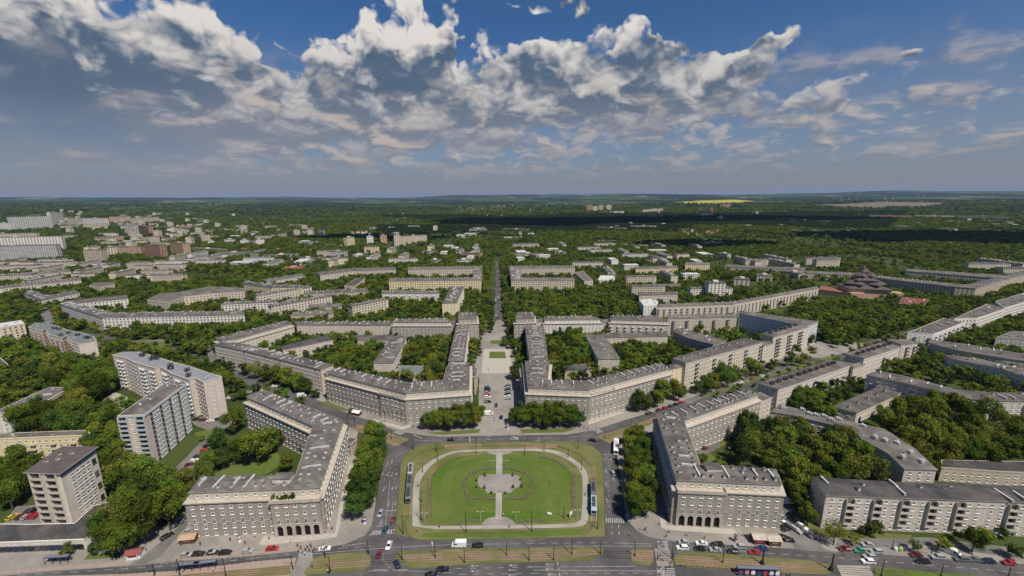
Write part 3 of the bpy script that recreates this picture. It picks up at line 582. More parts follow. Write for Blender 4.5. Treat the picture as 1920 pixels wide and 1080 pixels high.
def loggia_mesh(w, h, face):
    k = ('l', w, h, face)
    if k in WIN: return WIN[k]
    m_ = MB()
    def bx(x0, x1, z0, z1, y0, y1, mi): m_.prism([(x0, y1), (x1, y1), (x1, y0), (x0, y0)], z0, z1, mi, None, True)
    bx(-w / 2, w / 2, 0, h, 0, -.03, 2)                                     # flat panel, the opening's shade put into its colour
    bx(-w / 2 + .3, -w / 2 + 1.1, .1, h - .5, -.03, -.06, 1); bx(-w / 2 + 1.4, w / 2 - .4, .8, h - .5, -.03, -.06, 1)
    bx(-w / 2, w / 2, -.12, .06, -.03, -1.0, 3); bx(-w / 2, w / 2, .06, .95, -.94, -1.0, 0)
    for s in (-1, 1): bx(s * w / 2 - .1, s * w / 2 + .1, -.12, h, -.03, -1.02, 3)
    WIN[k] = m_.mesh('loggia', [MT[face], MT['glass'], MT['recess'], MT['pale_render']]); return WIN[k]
CHM = {}
def chim_mesh(kind):
    if kind in CHM: return CHM[kind]
    m_ = MB()
    if kind == 'wall':   m_.box((0, 0, 0), (.5, 4.6, .95), 0); m_.box((0, 0, .95), (.62, 4.75, .09), 1)
    elif kind == 'long': m_.box((0, 0, 0), (.45, 7.5, .7), 0); m_.box((0, 0, .7), (.6, 7.6, .08), 1)
    elif kind == 'stack': m_.box((0, 0, 0), (.9, 1.3, 1.5), 0); m_.box((0, 0, 1.5), (1.05, 1.45, .12), 1); m_.box((0, 0, 1.62), (.3, .8, .25), 1)
    elif kind == 'vent': m_.box((0, 0, 0), (1.4, .6, .8), 0); m_.box((0, 0, .8), (1.5, .7, .08), 1)
    elif kind == 'dark':
        m_.box((0, 0, 0), (1.0, 1.2, .6), 0)
        for sx in (-1.2, 1.2):
            m_.tube((sx, -.7, 0), (sx, -.7, 2.2), .28, .28, 2); m_.tube((sx, .7, 0), (sx, .7, 2.2), .28, .28, 2); m_.tube((sx, -1.6, 1.9), (sx, 1.6, 1.9), .2, .2, 2)
        m_.tube((-1.3, 0, 1.5), (1.3, 0, 1.5), .15, .15, 2)
    elif kind == 'cluster':
        for i in range(5):
            x, y = (i % 3 - 1) * .9, (i // 3 - .5) * 1.1
            m_.tube((x, y, 0), (x, y, 1.5 + .2 * (i % 2)), .32, .32, 0); m_.tube((x, y, 1.5 + .2 * (i % 2)), (x, y, 1.75 + .2 * (i % 2)), .5, .2, 1)
    mats = {'wall': ('chimney_white', 'roof_white'), 'long': ('chimney_white', 'roof_white'), 'stack': ('chimney_white', 'stone_dark'), 'vent': ('chimney_white', 'roof_dark'), 'dark': ('chimney_dark',) * 3, 'cluster': ('chimney_white', 'roof_white', 'roof_white')}[kind]
    CHM[kind] = m_.mesh('chimney', [MT[q] for q in mats]); return CHM[kind]

FOOT = []     # footprints, to keep trees off
CAMXY = Vector((0, 0))
def facade_slots(P, z0, rows, sh, pitch, margin, allsides=False, skip=None):
    """window places on every edge that the camera side can see: (x, y, z, rz, row, edge, bay)"""
    out = []
    for e in range(len(P)):
        a, b = P[e], P[(e + 1) % len(P)]; L_ = (b - a).length
        if L_ < 2.2 or (skip and e in skip): continue
        d = (b - a) / L_; nrm = Vector((d.y, -d.x)); mid = (a + b) / 2
        if not allsides and nrm.dot((CAMXY - mid).normalized()) < -.12: continue
        n = max(1, int((L_ - margin) / pitch)); st = (L_ - margin) / n if n > 1 else 0
        for j in range(rows):
            for i in range(n):
                s = L_ / 2 + (i - (n - 1) / 2) * st; p = a + d * s
                out.append((p.x, p.y, z0 + j * sh, math.atan2(d.y, d.x), j, e, i, n))
    return out
def place(parent, org, slots, meshf, name='window', cap=100):
    """first `cap` nearest ones are parts of their own, the rest one part"""
    slots = sorted(slots, key=lambda s: (s[0] ** 2 + s[1] ** 2 + (CAM_H - s[2]) ** 2))
    for s in slots[:cap]:
        me = meshf(s)
        if me is None: continue
        put(name, me, parent, (s[0] - org[0], s[1] - org[1], s[2] - org[2]), s[3])
    rest = slots[cap:]
    if rest:
        m_ = MB(); mats = []
        for s in rest:
            me = meshf(s)
            if me is None: continue
            idx = []
            for q in me.materials:
                if q not in mats: mats.append(q)
                idx.append(mats.index(q))
            ca, sa = math.cos(s[3]), math.sin(s[3]); k = len(m_.v)
            for v in me.vertices: m_.v.append((s[0] + v.co.x * ca - v.co.y * sa, s[1] + v.co.x * sa + v.co.y * ca, s[2] + v.co.z))
            for p in me.polygons: m_.f.append(tuple(k + i for i in p.vertices)); m_.m.append(idx[p.material_index])
        if m_.f:
            o = m_.build(name, mats, parent, org); o['kind'] = 'stuff'
def block(stem, outer, inner, h, wallm='beige_render', roof='roof_felt', name='apartment_block', cat='apartment block', group=None, attic=0.0, hatt='attic_render', sh=3.2, pitch=3.3, win=(1.25, 1.5), hip=1.1,
          over=.4, chim='white', wins=True, tall=None, rows=None, poly=None, flat=False, balc=None, string=None, recessed=None, base=None, margin=1.4, cdens=1.0, cap=100, bands=None, zpx=None, courses=()):
    """a slab block: outer/inner = photo pixels of the two long eaves (roof level h); attic > 0 adds a set-back top storey"""
    if poly is not None: P = ccw(GP(poly, h)); O = I = None
    else:
        O = GP(outer, h); I = GP(inner, h)
        P = ccw(O + I[::-1])
    c = sum(P, Vector((0, 0))) / len(P); org = (c.x, c.y, 0)
    r = root(name, org)
    body = offset(P, 1.5) if attic else P
    hb = h - attic
    FOOT.append(offset(body, 1.0)); dist = c.length
    # walls
    m_ = MB(); m_.prism(body, 0, hb - (.35 if attic else .0), 0); m_.build('wall', MT[wallm], r, org)
    if base:
        m_ = MB(); m_.prism(offset(body, .08), 0, base, 0); m_.build('plinth', MT['stone_trim'], r, org)
    for zc in courses:
        m_ = MB(); m_.prism(offset(body, .14), zc, zc + .28, 0, None, True); m_.build('string_course', MT['stone_trim'], r, org)
    if attic:
        m_ = MB(); m_.prism(offset(body, .55), hb - .35, hb + .12, 0, None, True); m_.build('cornice', MT['stone_trim'], r, org)
        m_ = MB(); m_.prism(P, hb + .1, h, 0); m_.build('attic_wall', MT[hatt], r, org)
    # roof
    m_ = MB(); E = offset(P, over if not flat else .12)
    if flat:
        m_.prism(E, h, h + .55, 1, 1); In = offset(P, -.25)
        m_.prism(In, h + .5, h + .56, 0)
    else:
        m_.prism(E, h, h + .22, 1, None, True)
        if O is not None:
            n = len(O); mid = [(O[i] + I[i]) / 2 for i in range(n)]
            for a_, b_, e_ in ((0, 1, 0), (n - 1, n - 2, n - 1)):
                wdt = (O[e_] - I[e_]).length; mid[e_] = mid[a_] + (mid[b_] - mid[a_]).normalized() * min(wdt * .35, (mid[b_] - mid[a_]).length * .4)
            PO = O + I[::-1]; rev = area2(PO) < 0
            EO = offset(ccw(PO), over)
            if rev: EO = EO[::-1]
            Oe, Ie = EO[:n], EO[n:][::-1]
            zt = h + .22; zr = h + .22 + hip
            for i in range(n - 1):
                m_.face([(*Oe[i], zt), (*Oe[i + 1], zt), (*mid[i + 1], zr), (*mid[i], zr)]); m_.face([(*Ie[i + 1], zt), (*Ie[i], zt), (*mid[i], zr), (*mid[i + 1], zr)])
            m_.face([(*Ie[0], zt), (*Oe[0], zt), (*mid[0], zr)]); m_.face([(*Oe[-1], zt), (*Ie[-1], zt), (*mid[-1], zr)])
        else:
            m_.prism(offset(P, over - .15), h + .22, h + .3, 0)
    roof_o = m_.build('roof', [MT[roof], MT['stone_trim' if not flat else wallm]], r, org)
    # chimneys and fire walls
    if chim and dist < 1100:
        cs = []
        if O is not None:
            for i in range(len(O) - 1):
                a, b = (O[i] + I[i]) / 2, (O[i + 1] + I[i + 1]) / 2; L_ = (b - a).length
                if L_ < 5: continue
                ang = math.atan2((b - a).y, (b - a).x); wd = ((O[i] - I[i]).length + (O[i + 1] - I[i + 1]).length) / 2
                if chim == 'white':
                    s = rng.uniform(2, 4)
                    while s < L_ - 2:
                        p = a.lerp(b, s / L_); off = (I[i].lerp(I[i + 1], s / L_) - O[i].lerp(O[i + 1], s / L_)) / 2
                        kk = rng.random(); q = p + off * rng.choice((-.45, .45, .1)); k_ = 'wall' if kk < .45 else 'vent' if kk < .6 else 'stack' if kk < .85 else 'long'
                        if wd < 10 and k_ == 'long': k_ = 'wall'
                        cs.append((q.x, q.y, h + .25 + hip * .35, ang, k_)); s += rng.uniform(3.2, 5.6) / cdens
                elif chim == 'rows':
                    for sd in (-.62, .62):
                        s = 1.8
                        while s < L_ - 1:
                            p = a.lerp(b, s / L_); off = (I[i].lerp(I[i + 1], s / L_) - O[i].lerp(O[i + 1], s / L_)) / 2; q = p + off * sd
                            cs.append((q.x, q.y, h + .2, ang + rng.uniform(-.05, .05), 'stack' if rng.random() < .6 else 'vent')) if rng.random() < .8 else None; s += rng.uniform(2.9, 5.2)
                    s = 3
                    while s < L_ - 2:
                        p = a.lerp(b, s / L_); cs.append((p.x, p.y, h + .35 + hip * .45, ang, rng.choice(('wall', 'long' if wd > 11 else 'wall', 'stack')))); s += rng.uniform(5, 8)
                elif chim in ('dark', 'cluster', 'stack', 'few'):
                    s = 4
                    while s < L_ - 3:
                        p = a.lerp(b, s / L_); p = p + (I[i].lerp(I[i + 1], s / L_) - O[i].lerp(O[i + 1], s / L_)) * (rng.uniform(-.3, .3) if chim == 'cluster' else 0); cs.append((p.x, p.y, h + .2 + hip * .6, ang, 'stack' if chim == 'few' else chim)); s += {'dark': 7.5, 'cluster': 3.4, 'stack': 9, 'few': 12}[chim] * rng.uniform(.85, 1.15)
        else:
            for i in range(max(2, int(abs(area2(P)) / 2 / 90))):
                for _ in range(20):
                    q = Vector((rng.uniform(min(p.x for p in P), max(p.x for p in P)), rng.uniform(min(p.y for p in P), max(p.y for p in P))))
                    if inside(q, offset(P, -1.6)): break
                else: continue
                cs.append((q.x, q.y, h + .5 if flat else h + .25, rng.choice((0, math.pi / 2)) + .3, rng.choice(('dark', 'vent')) if chim == 'dark' else rng.choice(('wall', 'vent', 'stack'))))
        place(roof_o, org, cs, lambda s: chim_mesh(s[4]), 'chimney', 100)
    if not wins: return r, P, body, org
    nr = rows or max(1, int(round(hb / sh)))
    shh = (hb - .9) / nr
    if dist < 560:
        sl = facade_slots(body, .95 + .05, nr, shh, pitch, margin)
        if recessed: sl = [s for s in sl if not recessed(s)]
        bl = []
        if balc:
            mod, ph, typ, bw = balc
            bl = [s for s in sl if s[7] > 3 and s[6] % mod in ph and s[4] > 0]; sl = [s for s in sl if s not in bl] if typ == 'loggia' else sl
        def wf(s):
            if tall is not None and s[4] == tall: return win_mesh(win[0], win[1] + .75, 'door')
            return win_mesh(*win)
        if tall is not None: sl = [(s[0], s[1], s[2] - (.7 if s[4] == tall else 0)) + s[3:] for s in sl]
        place(r, org, sl, wf, 'window', cap)
        if bl:
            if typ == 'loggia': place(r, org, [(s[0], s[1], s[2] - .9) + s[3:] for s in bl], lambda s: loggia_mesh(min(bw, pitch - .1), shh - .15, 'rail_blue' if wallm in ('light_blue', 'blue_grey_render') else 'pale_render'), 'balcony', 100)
            else: place(r, org, [(s[0], s[1], s[2] - .9) + s[3:] for s in bl], lambda s: balc_mesh(bw, 1.2, typ), 'balcony', 100)
        if attic:
            sa = facade_slots(P, hb + .95, 1, 3, pitch, margin + .6); place(r, org, sa, lambda s: win_mesh(1.1, 1.35), 'attic_window', 100)
    else:
        # too small to tell apart: the openings are a pattern of the wall, one mesh
        m_ = MB(); w, hh = win
        for x, y, z, rz, j, e, i, n in facade_slots(body, 1.0, nr, shh, max(pitch, 3.4), margin) + ([(q[0], q[1], q[2], q[3], 0, 0, 0, 0) for q in facade_slots(P, hb + .9, 1, 3, pitch, 2)] if attic else []):
            ca, sa = math.cos(rz), math.sin(rz)
            m_.face([(x + a * ca + .06 * sa, y + a * sa - .06 * ca, z + b) for a, b in ((-w / 2, 0), (w / 2, 0), (w / 2, hh), (-w / 2, hh))])
        if m_.f: o = m_.build('window', MT['glass'], r, org); o['kind'] = 'stuff'
    return r, P, body, org
def arcade(r, org, a, b, depth, hc, n, wallm='grey_render', ha=5.2, terrace=True, rows=3, win=(1.25, 1.5)):
    """risalit that stands out over an open arcade; a, b = world points on its front line, depth towards the block (to the left of a->b)"""
    d = (b - a); L_ = d.length; d /= L_; nin = Vector((-d.y, d.x)); rz = math.atan2(d.y, d.x)
    def pt(s, t): return a + d * s + nin * t
    P = [pt(0, 0), pt(L_, 0), pt(L_, depth), pt(0, depth)]
    m_ = MB(); m_.prism(P, ha + .01, hc - .35, 0, None, True); m_.build('bay_wall', MT[wallm], r, org)
    m_ = MB(); m_.prism(offset(P, .1), ha - .05, ha + .3, 0, None, True); m_.build('string_course', MT['stone_trim'], r, org)
    m_ = MB(); m_.prism(offset(P, .5), hc - .35, hc + .15, 0, None, True)
    for q0, q1 in ((pt(-.3, -.3), pt(L_ + .3, -.3)), (pt(-.3, -.3), pt(-.3, depth)), (pt(L_ + .3, -.3), pt(L_ + .3, depth))):
        dd = (q1 - q0).normalized(); nn = Vector((-dd.y, dd.x)) * .14
        m_.prism([q0 - nn, q1 - nn, q1 + nn, q0 + nn], hc + .15, hc + 1.0, 0)
    m_.build('cornice', MT['stone_trim'], r, org)
    # arches: jambs and spandrels as one arcade front
    pw = 1.15; bay = (L_ - pw) / n; ow = bay - pw; rr = ow / 2; zs = ha - .7 - rr
    for i in range(n + 1):
        m2 = MB(); p = [pt(i * bay, 0), pt(i * bay + pw, 0), pt(i * bay + pw, 1.1), pt(i * bay, 1.1)]; m2.prism(p, 0, ha - .05, 0); m2.prism(offset(p, .1), 0, .5, 0); m2.build('pillar', MT['stone_trim'], r, org)
    for i in range(n):
        m2 = MB(); x0 = i * bay + pw; K = 12
        for k in range(K):
            t0, t1 = math.pi * k / K, math.pi * (k + 1) / K
            xs0, xs1 = x0 + rr - rr * math.cos(t0), x0 + rr - rr * math.cos(t1); z0, z1 = zs + rr * math.sin(t0), zs + rr * math.sin(t1)
            for t in (0.0, 1.1): m2.face([(*pt(xs0, t), z0), (*pt(xs1, t), z1), (*pt(xs1, t), ha - .05), (*pt(xs0, t), ha - .05)])
            m2.face([(*pt(xs0, 0), z0), (*pt(xs0, 1.1), z0), (*pt(xs1, 1.1), z1), (*pt(xs1, 0), z1)])
        m2.build('arch', MT['stone_trim'], r, org)
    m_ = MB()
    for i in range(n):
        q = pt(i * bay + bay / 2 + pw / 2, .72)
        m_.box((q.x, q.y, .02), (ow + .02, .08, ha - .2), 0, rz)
    m_.build('arcade_shade', MT['gloom'], r, org)  # near-black panels carry the passage shade in their colour
    sl = []
    for j in range(rows):
        for i in range(n): q = pt(i * bay + bay / 2 + pw / 2, 0); sl.append((q.x, q.y, ha + 1.05 + j * (hc - ha) / rows - (.55 if j == 0 else 0), rz, j, 0, i, n))
    for s in (0, L_):
        for j in range(rows):
            if s == 0: q = pt(0, depth / 2); sl.append((q.x, q.y, ha + 1.05 + j * (hc - ha) / rows, rz - math.pi / 2, 1, 1, 0, 1)) if depth > 2.5 else None
    place(r, org, sl, lambda s: win_mesh(win[0], win[1] + (.6 if s[4] == 0 else 0), 'door' if s[4] == 0 else 'two'), 'window', 100)
    FOOT.append(ccw(offset(P, 1)))
# ------------------------------------------------------------------ the square's four arcaded blocks
AT = 3.5; HP = 19.9
g4 = 'grey arcaded blocks around the square'
def plac(stem, outer, inner, **k):
    return block(stem, outer, inner, HP, 'grey_render', name='arcaded_block', group=g4, attic=AT, sh=3.3, pitch=3.5, chim='rows', tall=2, rows=5, courses=(6.9,), base=.6, **k)
sw = plac('', [(355, 924), (598, 914), (643, 789), (493, 731)], [(378, 895), (556, 893), (588, 799), (463, 744)])
thing(sw[0], 'grey arcaded block left of the lawn, with plants on its front terrace', 'apartment block', g4)
nw = plac('', [(615, 700), (761, 737), (879, 729), (880, 680)], [(637, 690), (766, 718), (834, 712), (842, 680)])
thing(nw[0], 'grey arcaded block behind the left plane trees, bending round the far corner', 'apartment block', g4)
ne = plac('', [(985, 677), (990, 727), (1104, 731), (1254, 692)], [(1030, 677), (1026, 713), (1095, 714), (1240, 681)])
thing(ne[0], 'grey arcaded block behind the right plane trees, with one long wing towards the right', 'apartment block', g4)
se = plac('', [(1464, 909), (1269, 900), (1232, 778), (1405, 730)], [(1454, 881), (1311, 871), (1281, 789), (1421, 740)])
thing(se[0], 'grey arcaded block right of the lawn, its long left face in shade', 'apartment block', g4)
# risalits over arcades
zc = HP - AT
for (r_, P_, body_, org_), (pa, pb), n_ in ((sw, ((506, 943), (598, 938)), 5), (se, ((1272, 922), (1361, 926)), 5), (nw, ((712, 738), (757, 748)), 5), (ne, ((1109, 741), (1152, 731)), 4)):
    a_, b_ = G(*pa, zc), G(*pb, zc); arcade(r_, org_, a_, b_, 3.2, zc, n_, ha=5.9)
# roof terrace plants and pale corner pier
# roof houses
def roofhouse(t, px, py, w, d, h, mt='pale_render', rz=0.0):
    p = G(px, py, HP + .5); m_ = MB(); m_.box((p.x, p.y, HP), (w, d, h + .6), 0, rz); m_.box((p.x, p.y, HP + h + .6), (w + .4, d + .4, .15), 1, rz); m_.build('roof_house', [MT[mt], MT['roof_felt']], t[0], t[3])
roofhouse(sw, 532, 902, 7, 4, 2.2); roofhouse(se, 1336, 882, 6.5, 4, 2.0); roofhouse(sw, 500, 741, 8, 3, 1.6, rz=-.5); roofhouse(sw, 594, 814, 5, 3, 1.0, 'roof_white')
# gate pieces between blocks
lk = 'lower links with gateways between the blocks'
def low(stem, poly, h, wallm='beige_render', roof='roof_felt', name='building', cat='building', group=None, wins=True, chim=None, flat=True, **k):
    t = block(stem, None, None, h, wallm, roof, name=name, poly=poly, flat=flat, wins=wins, chim=chim, **k); thing(t[0], stem, cat, group); return t
t = low('lower grey link with a gateway at the left end of the far left arcaded block', [(600, 695), (612, 703), (632, 695), (620, 688)], 15, 'grey_render', cat='gatehouse', name='gatehouse')
t = low('low pale link with a dark portal right of the shaded arcaded block', [(1421, 757), (1447, 748), (1425, 737), (1405, 744)], 12, 'attic_render', cat='gatehouse', name='gatehouse')
m_ = MB(); a = G(1432, 782); m_.box((a.x, a.y, 0), (5, .5, 5.5), 0, .9); m_.build('portal', MT['recess'], t[0], t[3])
# porticoes beside the long square
def portico(stem, px, py, h, w, d, rz):
    p = G(px, py); r = root('portico', (p.x, p.y, 0), rz)
    m_ = MB(); m_.box((0, 0, h), (w + .6, d + .6, .9), 0); m_.box((0, 0, h + .9), (w, d, .15), 1); m_.build('roof', [MT['stone_trim'], MT['roof_felt']], r)
    for sx in (-1, 1):
        for k in range(3): m2 = MB(); m2.box((sx * (w / 2 - .6), (k - 1) * (d / 2 - .6), 0), (1.1, 1.1, h), 0); m2.build('pillar', MT['stone_trim'], r)
    thing(r, stem, 'portico', 'tall stone porticoes beside the long square')
portico('tall stone portico at the left edge of the long square', 888, 732, 13, 5, 13, -.02); portico('tall stone portico at the right edge of the long square', 982, 732, 13, 5, 13, .05)
portico('dark stone passage portal at the foot of the left arcaded block near the avenue', 659, 850, 6.5, 4, 5, -.3); portico('dark stone passage portal at the foot of the shaded block near the avenue', 1222, 838, 6.5, 4, 5, .3)

# ------------------------------------------------------------------ wings along the long square
def B(stem, outer, inner, h, wallm='beige_render', roof='roof_felt', name='apartment_block', cat='apartment block', group=None, **k):
    t = block(stem, outer, inner, h, wallm, roof, name=name, **k); thing(t[0], stem, cat, group); return t
gw = 'grey wings along the long square'
B('grey wing with white end wall on the left side of the long square', [(879, 612), (870, 676)], [(856, 611), (841, 676)], 19, 'grey_render', chim='rows', group=gw)
B('grey wing with many white roof strips on the right side of the long square', [(985, 612), (994, 675)], [(1019, 612), (1027, 675)], 19, 'grey_render', chim='rows', group=gw)
gt = 'stepped towers at the head of the long square'
for stem, a, b in (('stepped corner tower left of the green boulevard', [(859, 598), (894, 597)], [(861, 586), (892, 585)]), ('stepped corner tower right of the green boulevard', [(967, 597), (1002, 596)], [(970, 586), (1000, 585)])):
    t = B(stem, a, b, 26, 'grey_render', attic=4.5, hatt='grey_render', group=gt, sh=3.3, courses=(12.5,), hip=.6)
B('grey block with set-back attic left of the left corner tower', [(737, 604), (842, 604)], [(740, 599), (840, 597)], 19.5, 'grey_render', attic=3.3, chim='rows')
B('bright white block with attic storey right of the right corner tower', [(1021, 600), (1125, 599)], [(1021, 594), (1107, 592)], 20, 'white_render', attic=3.2, hatt='white_render')
B('narrow pale link beside the right corner tower', [(1003, 603), (1021, 603)], [(1003, 598), (1021, 598)], 17, 'cream_render', chim=None)
B('narrow grey link beside the left corner tower', [(842, 606), (859, 606)], [(842, 600), (859, 600)], 16, 'grey_render', chim=None)
B('pinkish grey block with long balcony rows right of the white attic block', [(1145, 599), (1250, 602)], [(1145, 592), (1233, 592)], 18.5, 'pink_render', attic=3.0, balc=(2, (0,), 'frame_white', 2.4))
B('small beige link behind the pinkish grey block', [(1125, 604), (1145, 604)], [(1125, 599), (1145, 599)], 14, 'beige_render', chim=None)
B('tall beige block with balcony columns behind the right courtyard', [(1252, 597), (1382, 594)], [(1250, 591), (1382, 589)], 18, 'beige_render', balc=(4, (1,), 'rail_dark', 2.6))
B('long low-roofed grey block closing the left courtyard to the north', [(556, 609), (735, 610)], [(553, 603), (735, 604)], 15.5, 'cream_render')
B('long block with set-back attic running diagonally at the back of the left courtyard', [(422, 641), (547, 607)], [(405, 634), (537, 601)], 17.5, 'cream_render', attic=3.0, chim='white')
B('long grey block with cream roof ridges behind the left avenue trees', [(402, 646), (457, 657), (601, 693)], [(424, 640), (470, 648), (625, 684)], 18.5, 'beige_render', chim='white', win=(1.2, 1.7), pitch=3.0)
B('low brownish courtyard building with a dark roof', [(530, 656), (624, 637)], [(525, 650), (612, 629)], 11.5, 'pink_render', 'roof_dark', balc=(3, (1,), 'cream_render', 2.6), chim=None)
B('salmon courtyard wing with white roof patches, end wall to the camera', [(736, 680), (762, 633)], [(700, 680), (738, 630)], 14, 'pink_render')
B('short beige courtyard building joined to the salmon wing', [(670, 637), (735, 637)], [(668, 629), (738, 629)], 11, 'beige_render', chim=None)
low('flat-roofed single-storey hall in the left courtyard', [(740, 701), (795, 701), (796, 687), (750, 687)], 6, 'pink_render', 'roof_green')
B('pale courtyard wing with its end wall to the camera, right courtyard', [(1162, 673), (1133, 629)], [(1122, 673), (1097, 627)], 14, 'cream_render', chim='few')
B('long cream courtyard building at the back of the right courtyard', [(1132, 633), (1252, 630)], [(1130, 625), (1250, 622)], 14, 'cream_render', chim='few')
low('flat-roofed hall beside the tall poplar in the right courtyard', [(1059, 698), (1110, 696), (1105, 684), (1062, 684)], 6, 'beige_render', 'roof_dark')
B('dark grey block in shade behind the right courtyard', [(1262, 621), (1290, 634), (1337, 646)], [(1273, 613), (1310, 625), (1362, 638)], 13, 'dull_grey', cdens=1.2)
B('narrow yellow link at the end of the long right wing', [(1255, 693), (1285, 687)], [(1255, 684), (1278, 680)], 15.5, 'yellow_render', chim=None)
B('long cream block with narrow dark balcony shafts along the right avenue', [(1286, 680), (1430, 641)], [(1261, 672), (1395, 634)], 19.5, 'cream_render', chim='stack', balc=(6, (3,), 'rail_dark', 2.4), pitch=3.1, win=(1.35, 1.5))
B('short cream link further along the right avenue', [(1431, 649), (1450, 643)], [(1420, 643), (1437, 638)], 16, 'cream_render', chim=None)
B('tall cream block with dark roof gear at the far end of the right avenue', [(1450, 632), (1514, 613)], [(1428, 626), (1490, 608)], 21, 'cream_render', chim='dark', balc=(5, (1, 2), 'rail_dark', 2.2))
B('blue-grey gridded slab block behind the cream block with dark roof gear', [(1385, 587), (1512, 612)], [(1387, 583), (1534, 603)], 21, 'blue_grey_render', pitch=2.9, win=(1.5, 1.5), chim='few', base=None)
B('long block with coloured balconies receding beyond the blue-grey slab', [(1232, 575), (1375, 570), (1535, 541)], [(1232, 571), (1372, 566), (1532, 537)], 15, 'cream_render', chim='stack', balc=(2, (0,), 'peach_panel', 2.6))

# ------------------------------------------------------------------ right of the square
B('pale block with dark balcony niches along the near right roadway', [(1549, 929), (1850, 939), (2010, 946)], [(1523, 896), (1675, 905), (1990, 916)], 15.6, 'pale_render', 'roof_dark', chim='white', cdens=.6, sh=3.1, rows=5, pitch=3.35, balc=(3, (2,), 'loggia', 3.1), courses=(4.2, 12.2), win=(1.2, 1.45))
B('long curved dark block ending in a pale hipped end wall', [(1445, 772), (1485, 778), (1600, 806), (1616, 823), (1665, 850), (1696, 879)], [(1465, 760), (1490, 766), (1600, 792), (1657, 805), (1715, 842), (1756, 881)], 15, 'attic_render', chim='cluster', sh=3.2, pitch=3.3)
B('small flat-roofed brown block between the trees', [(1606, 774), (1689, 737)], [(1562, 763), (1647, 726)], 7.5, 'pink_render', 'roof_felt', chim='few', hip=.3)
B('long block with white chimneys running to the right edge of the picture', [(1625, 703), (1690, 717), (1810, 747), (1855, 751), (1960, 753)], [(1650, 696), (1700, 706), (1790, 730), (1850, 736), (1960, 738)], 14.5, 'pale_render', balc=(4, (1,), 'pale_render', 2.5), cdens=.7)
gp = 'pale blocks with black chimney racks'
B('nearer pale pink block with black chimney racks beside the right avenue', [(1459, 730), (1600, 682)], [(1422, 719), (1556, 675)], 13.6, 'pink_render', chim='dark', group=gp, pitch=2.9, hip=.4)
B('farther pale pink block with black chimney racks beside the right avenue', [(1620, 672), (1688, 650)], [(1585, 664), (1655, 642)], 17, 'pink_render', chim='dark', group=gp, pitch=2.9, hip=.4)
B('plain tall end block beyond the black chimney racks', [(1690, 646), (1721, 643)], [(1670, 638), (1698, 636)], 18, 'pink_render', chim=None, balc=(2, (1,), 'rail_dark', 2.2), hip=.4)
B('short pinkish link between the two blocks with chimney racks', [(1600, 690), (1622, 683)], [(1590, 686), (1610, 679)], 12, 'pink_render', chim=None)
ga = 'stepped white blocks lining the far right avenue'
for i, (st, p, h) in enumerate((('nearest white stepped block along the far right avenue', [(1702, 625), (1750, 628), (1808, 605), (1770, 597)], 16), ('middle white stepped block along the far right avenue', [(1790, 598), (1833, 597), (1884, 580), (1850, 571)], 17), ('farthest white stepped block at the right picture edge', [(1884, 578), (1925, 566), (1990, 548), (1950, 541), (1866, 566)], 17))):
    low(st, p, h, 'white_render', group=ga, chim='x', cat='apartment block', name='apartment_block', balc=(3, (1,), 'rail_dark', 2.2))
B('upper of two long beige blocks behind the right gardens', [(1742, 643), (1790, 656), (1880, 671), (1960, 682)], [(1745, 637), (1815, 646), (1920, 664), (1970, 671)], 13, 'beige_render')
B('lower of two long grey blocks behind the right gardens, with a curved white eave', [(1785, 673), (1877, 691), (1960, 718)], [(1772, 666), (1825, 671), (1960, 700)], 13, 'pale_render')
low('dark block with narrow glazed strips near the right edge', [(1867, 634), (1935, 637), (1955, 624), (1897, 622)], 15, 'dull_grey', chim='x')
low('low school-like building behind the pale balcony block', [(1765, 878), (1882, 886), (1980, 890), (1980, 868), (1765, 864)], 7, 'beige_render', 'roof_dark')
t = B('long beige block with an inner yard beyond the park', [(1635, 520), (1792, 538), (1830, 541), (1900, 520), (1990, 500)], [(1637, 516), (1790, 532), (1812, 534), (1894, 514), (1960, 498)], 16, 'beige_render', chim='white')
B('thin grey block at the back of that inner yard', [(1700, 508), (1890, 523)], [(1697, 504), (1895, 517)], 13, 'pale_render')
B('long low roofs in a line left of the stepped church', [(1510, 512), (1600, 516)], [(1512, 508), (1603, 512)], 9, 'pale_render')
B('long low roofs farther left of the stepped church', [(1360, 500), (1440, 504), (1510, 506)], [(1362, 496), (1440, 500), (1510, 502)], 9, 'pale_render')

# ------------------------------------------------------------------ left of the square
t = block('', None, None, 27.3, 'tower_cream', 'roof_brown', name='tower_block', poly=[(51, 885), (112, 887), (178, 840), (116, 840)], flat=False, over=.9, chim=None, wins=False)
tl, TP, _, to = t
thing(tl, 'nine-storey cream tower with a brown roof at the lower left', 'tower block')
def edge_of(P, pa, pb, h):
    A, B_ = G(*pa, h), G(*pb, h)
    return min(range(len(P)), key=lambda e: (P[e] - A).length + (P[(e + 1) % len(P)] - B_).length)
def face_slots(P, e, z0, rows, sh, n, m0, m1):
    a, b = P[e], P[(e + 1) % len(P)]; L_ = (b - a).length; d = (b - a) / L_
    return [((a + d * (m0 + (L_ - m0 - m1) * (i + .5) / n)).x, (a + d * (m0 + (L_ - m0 - m1) * (i + .5) / n)).y, z0 + j * sh, math.atan2(d.y, d.x), j, e, i, n) for j in range(rows) for i in range(n)]
e0 = edge_of(TP, (51, 885), (112, 887), 27.3); e1 = edge_of(TP, (112, 887), (178, 840), 27.3)
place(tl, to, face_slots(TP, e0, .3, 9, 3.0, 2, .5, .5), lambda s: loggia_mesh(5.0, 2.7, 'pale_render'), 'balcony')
place(tl, to, face_slots(TP, e1, 1.6, 8, 3.0, 4, 3.4, 3.6), lambda s: win_mesh(1.7 if s[6] else 1.3, 1.3, 'three' if s[6] == 1 else 'two'), 'window')
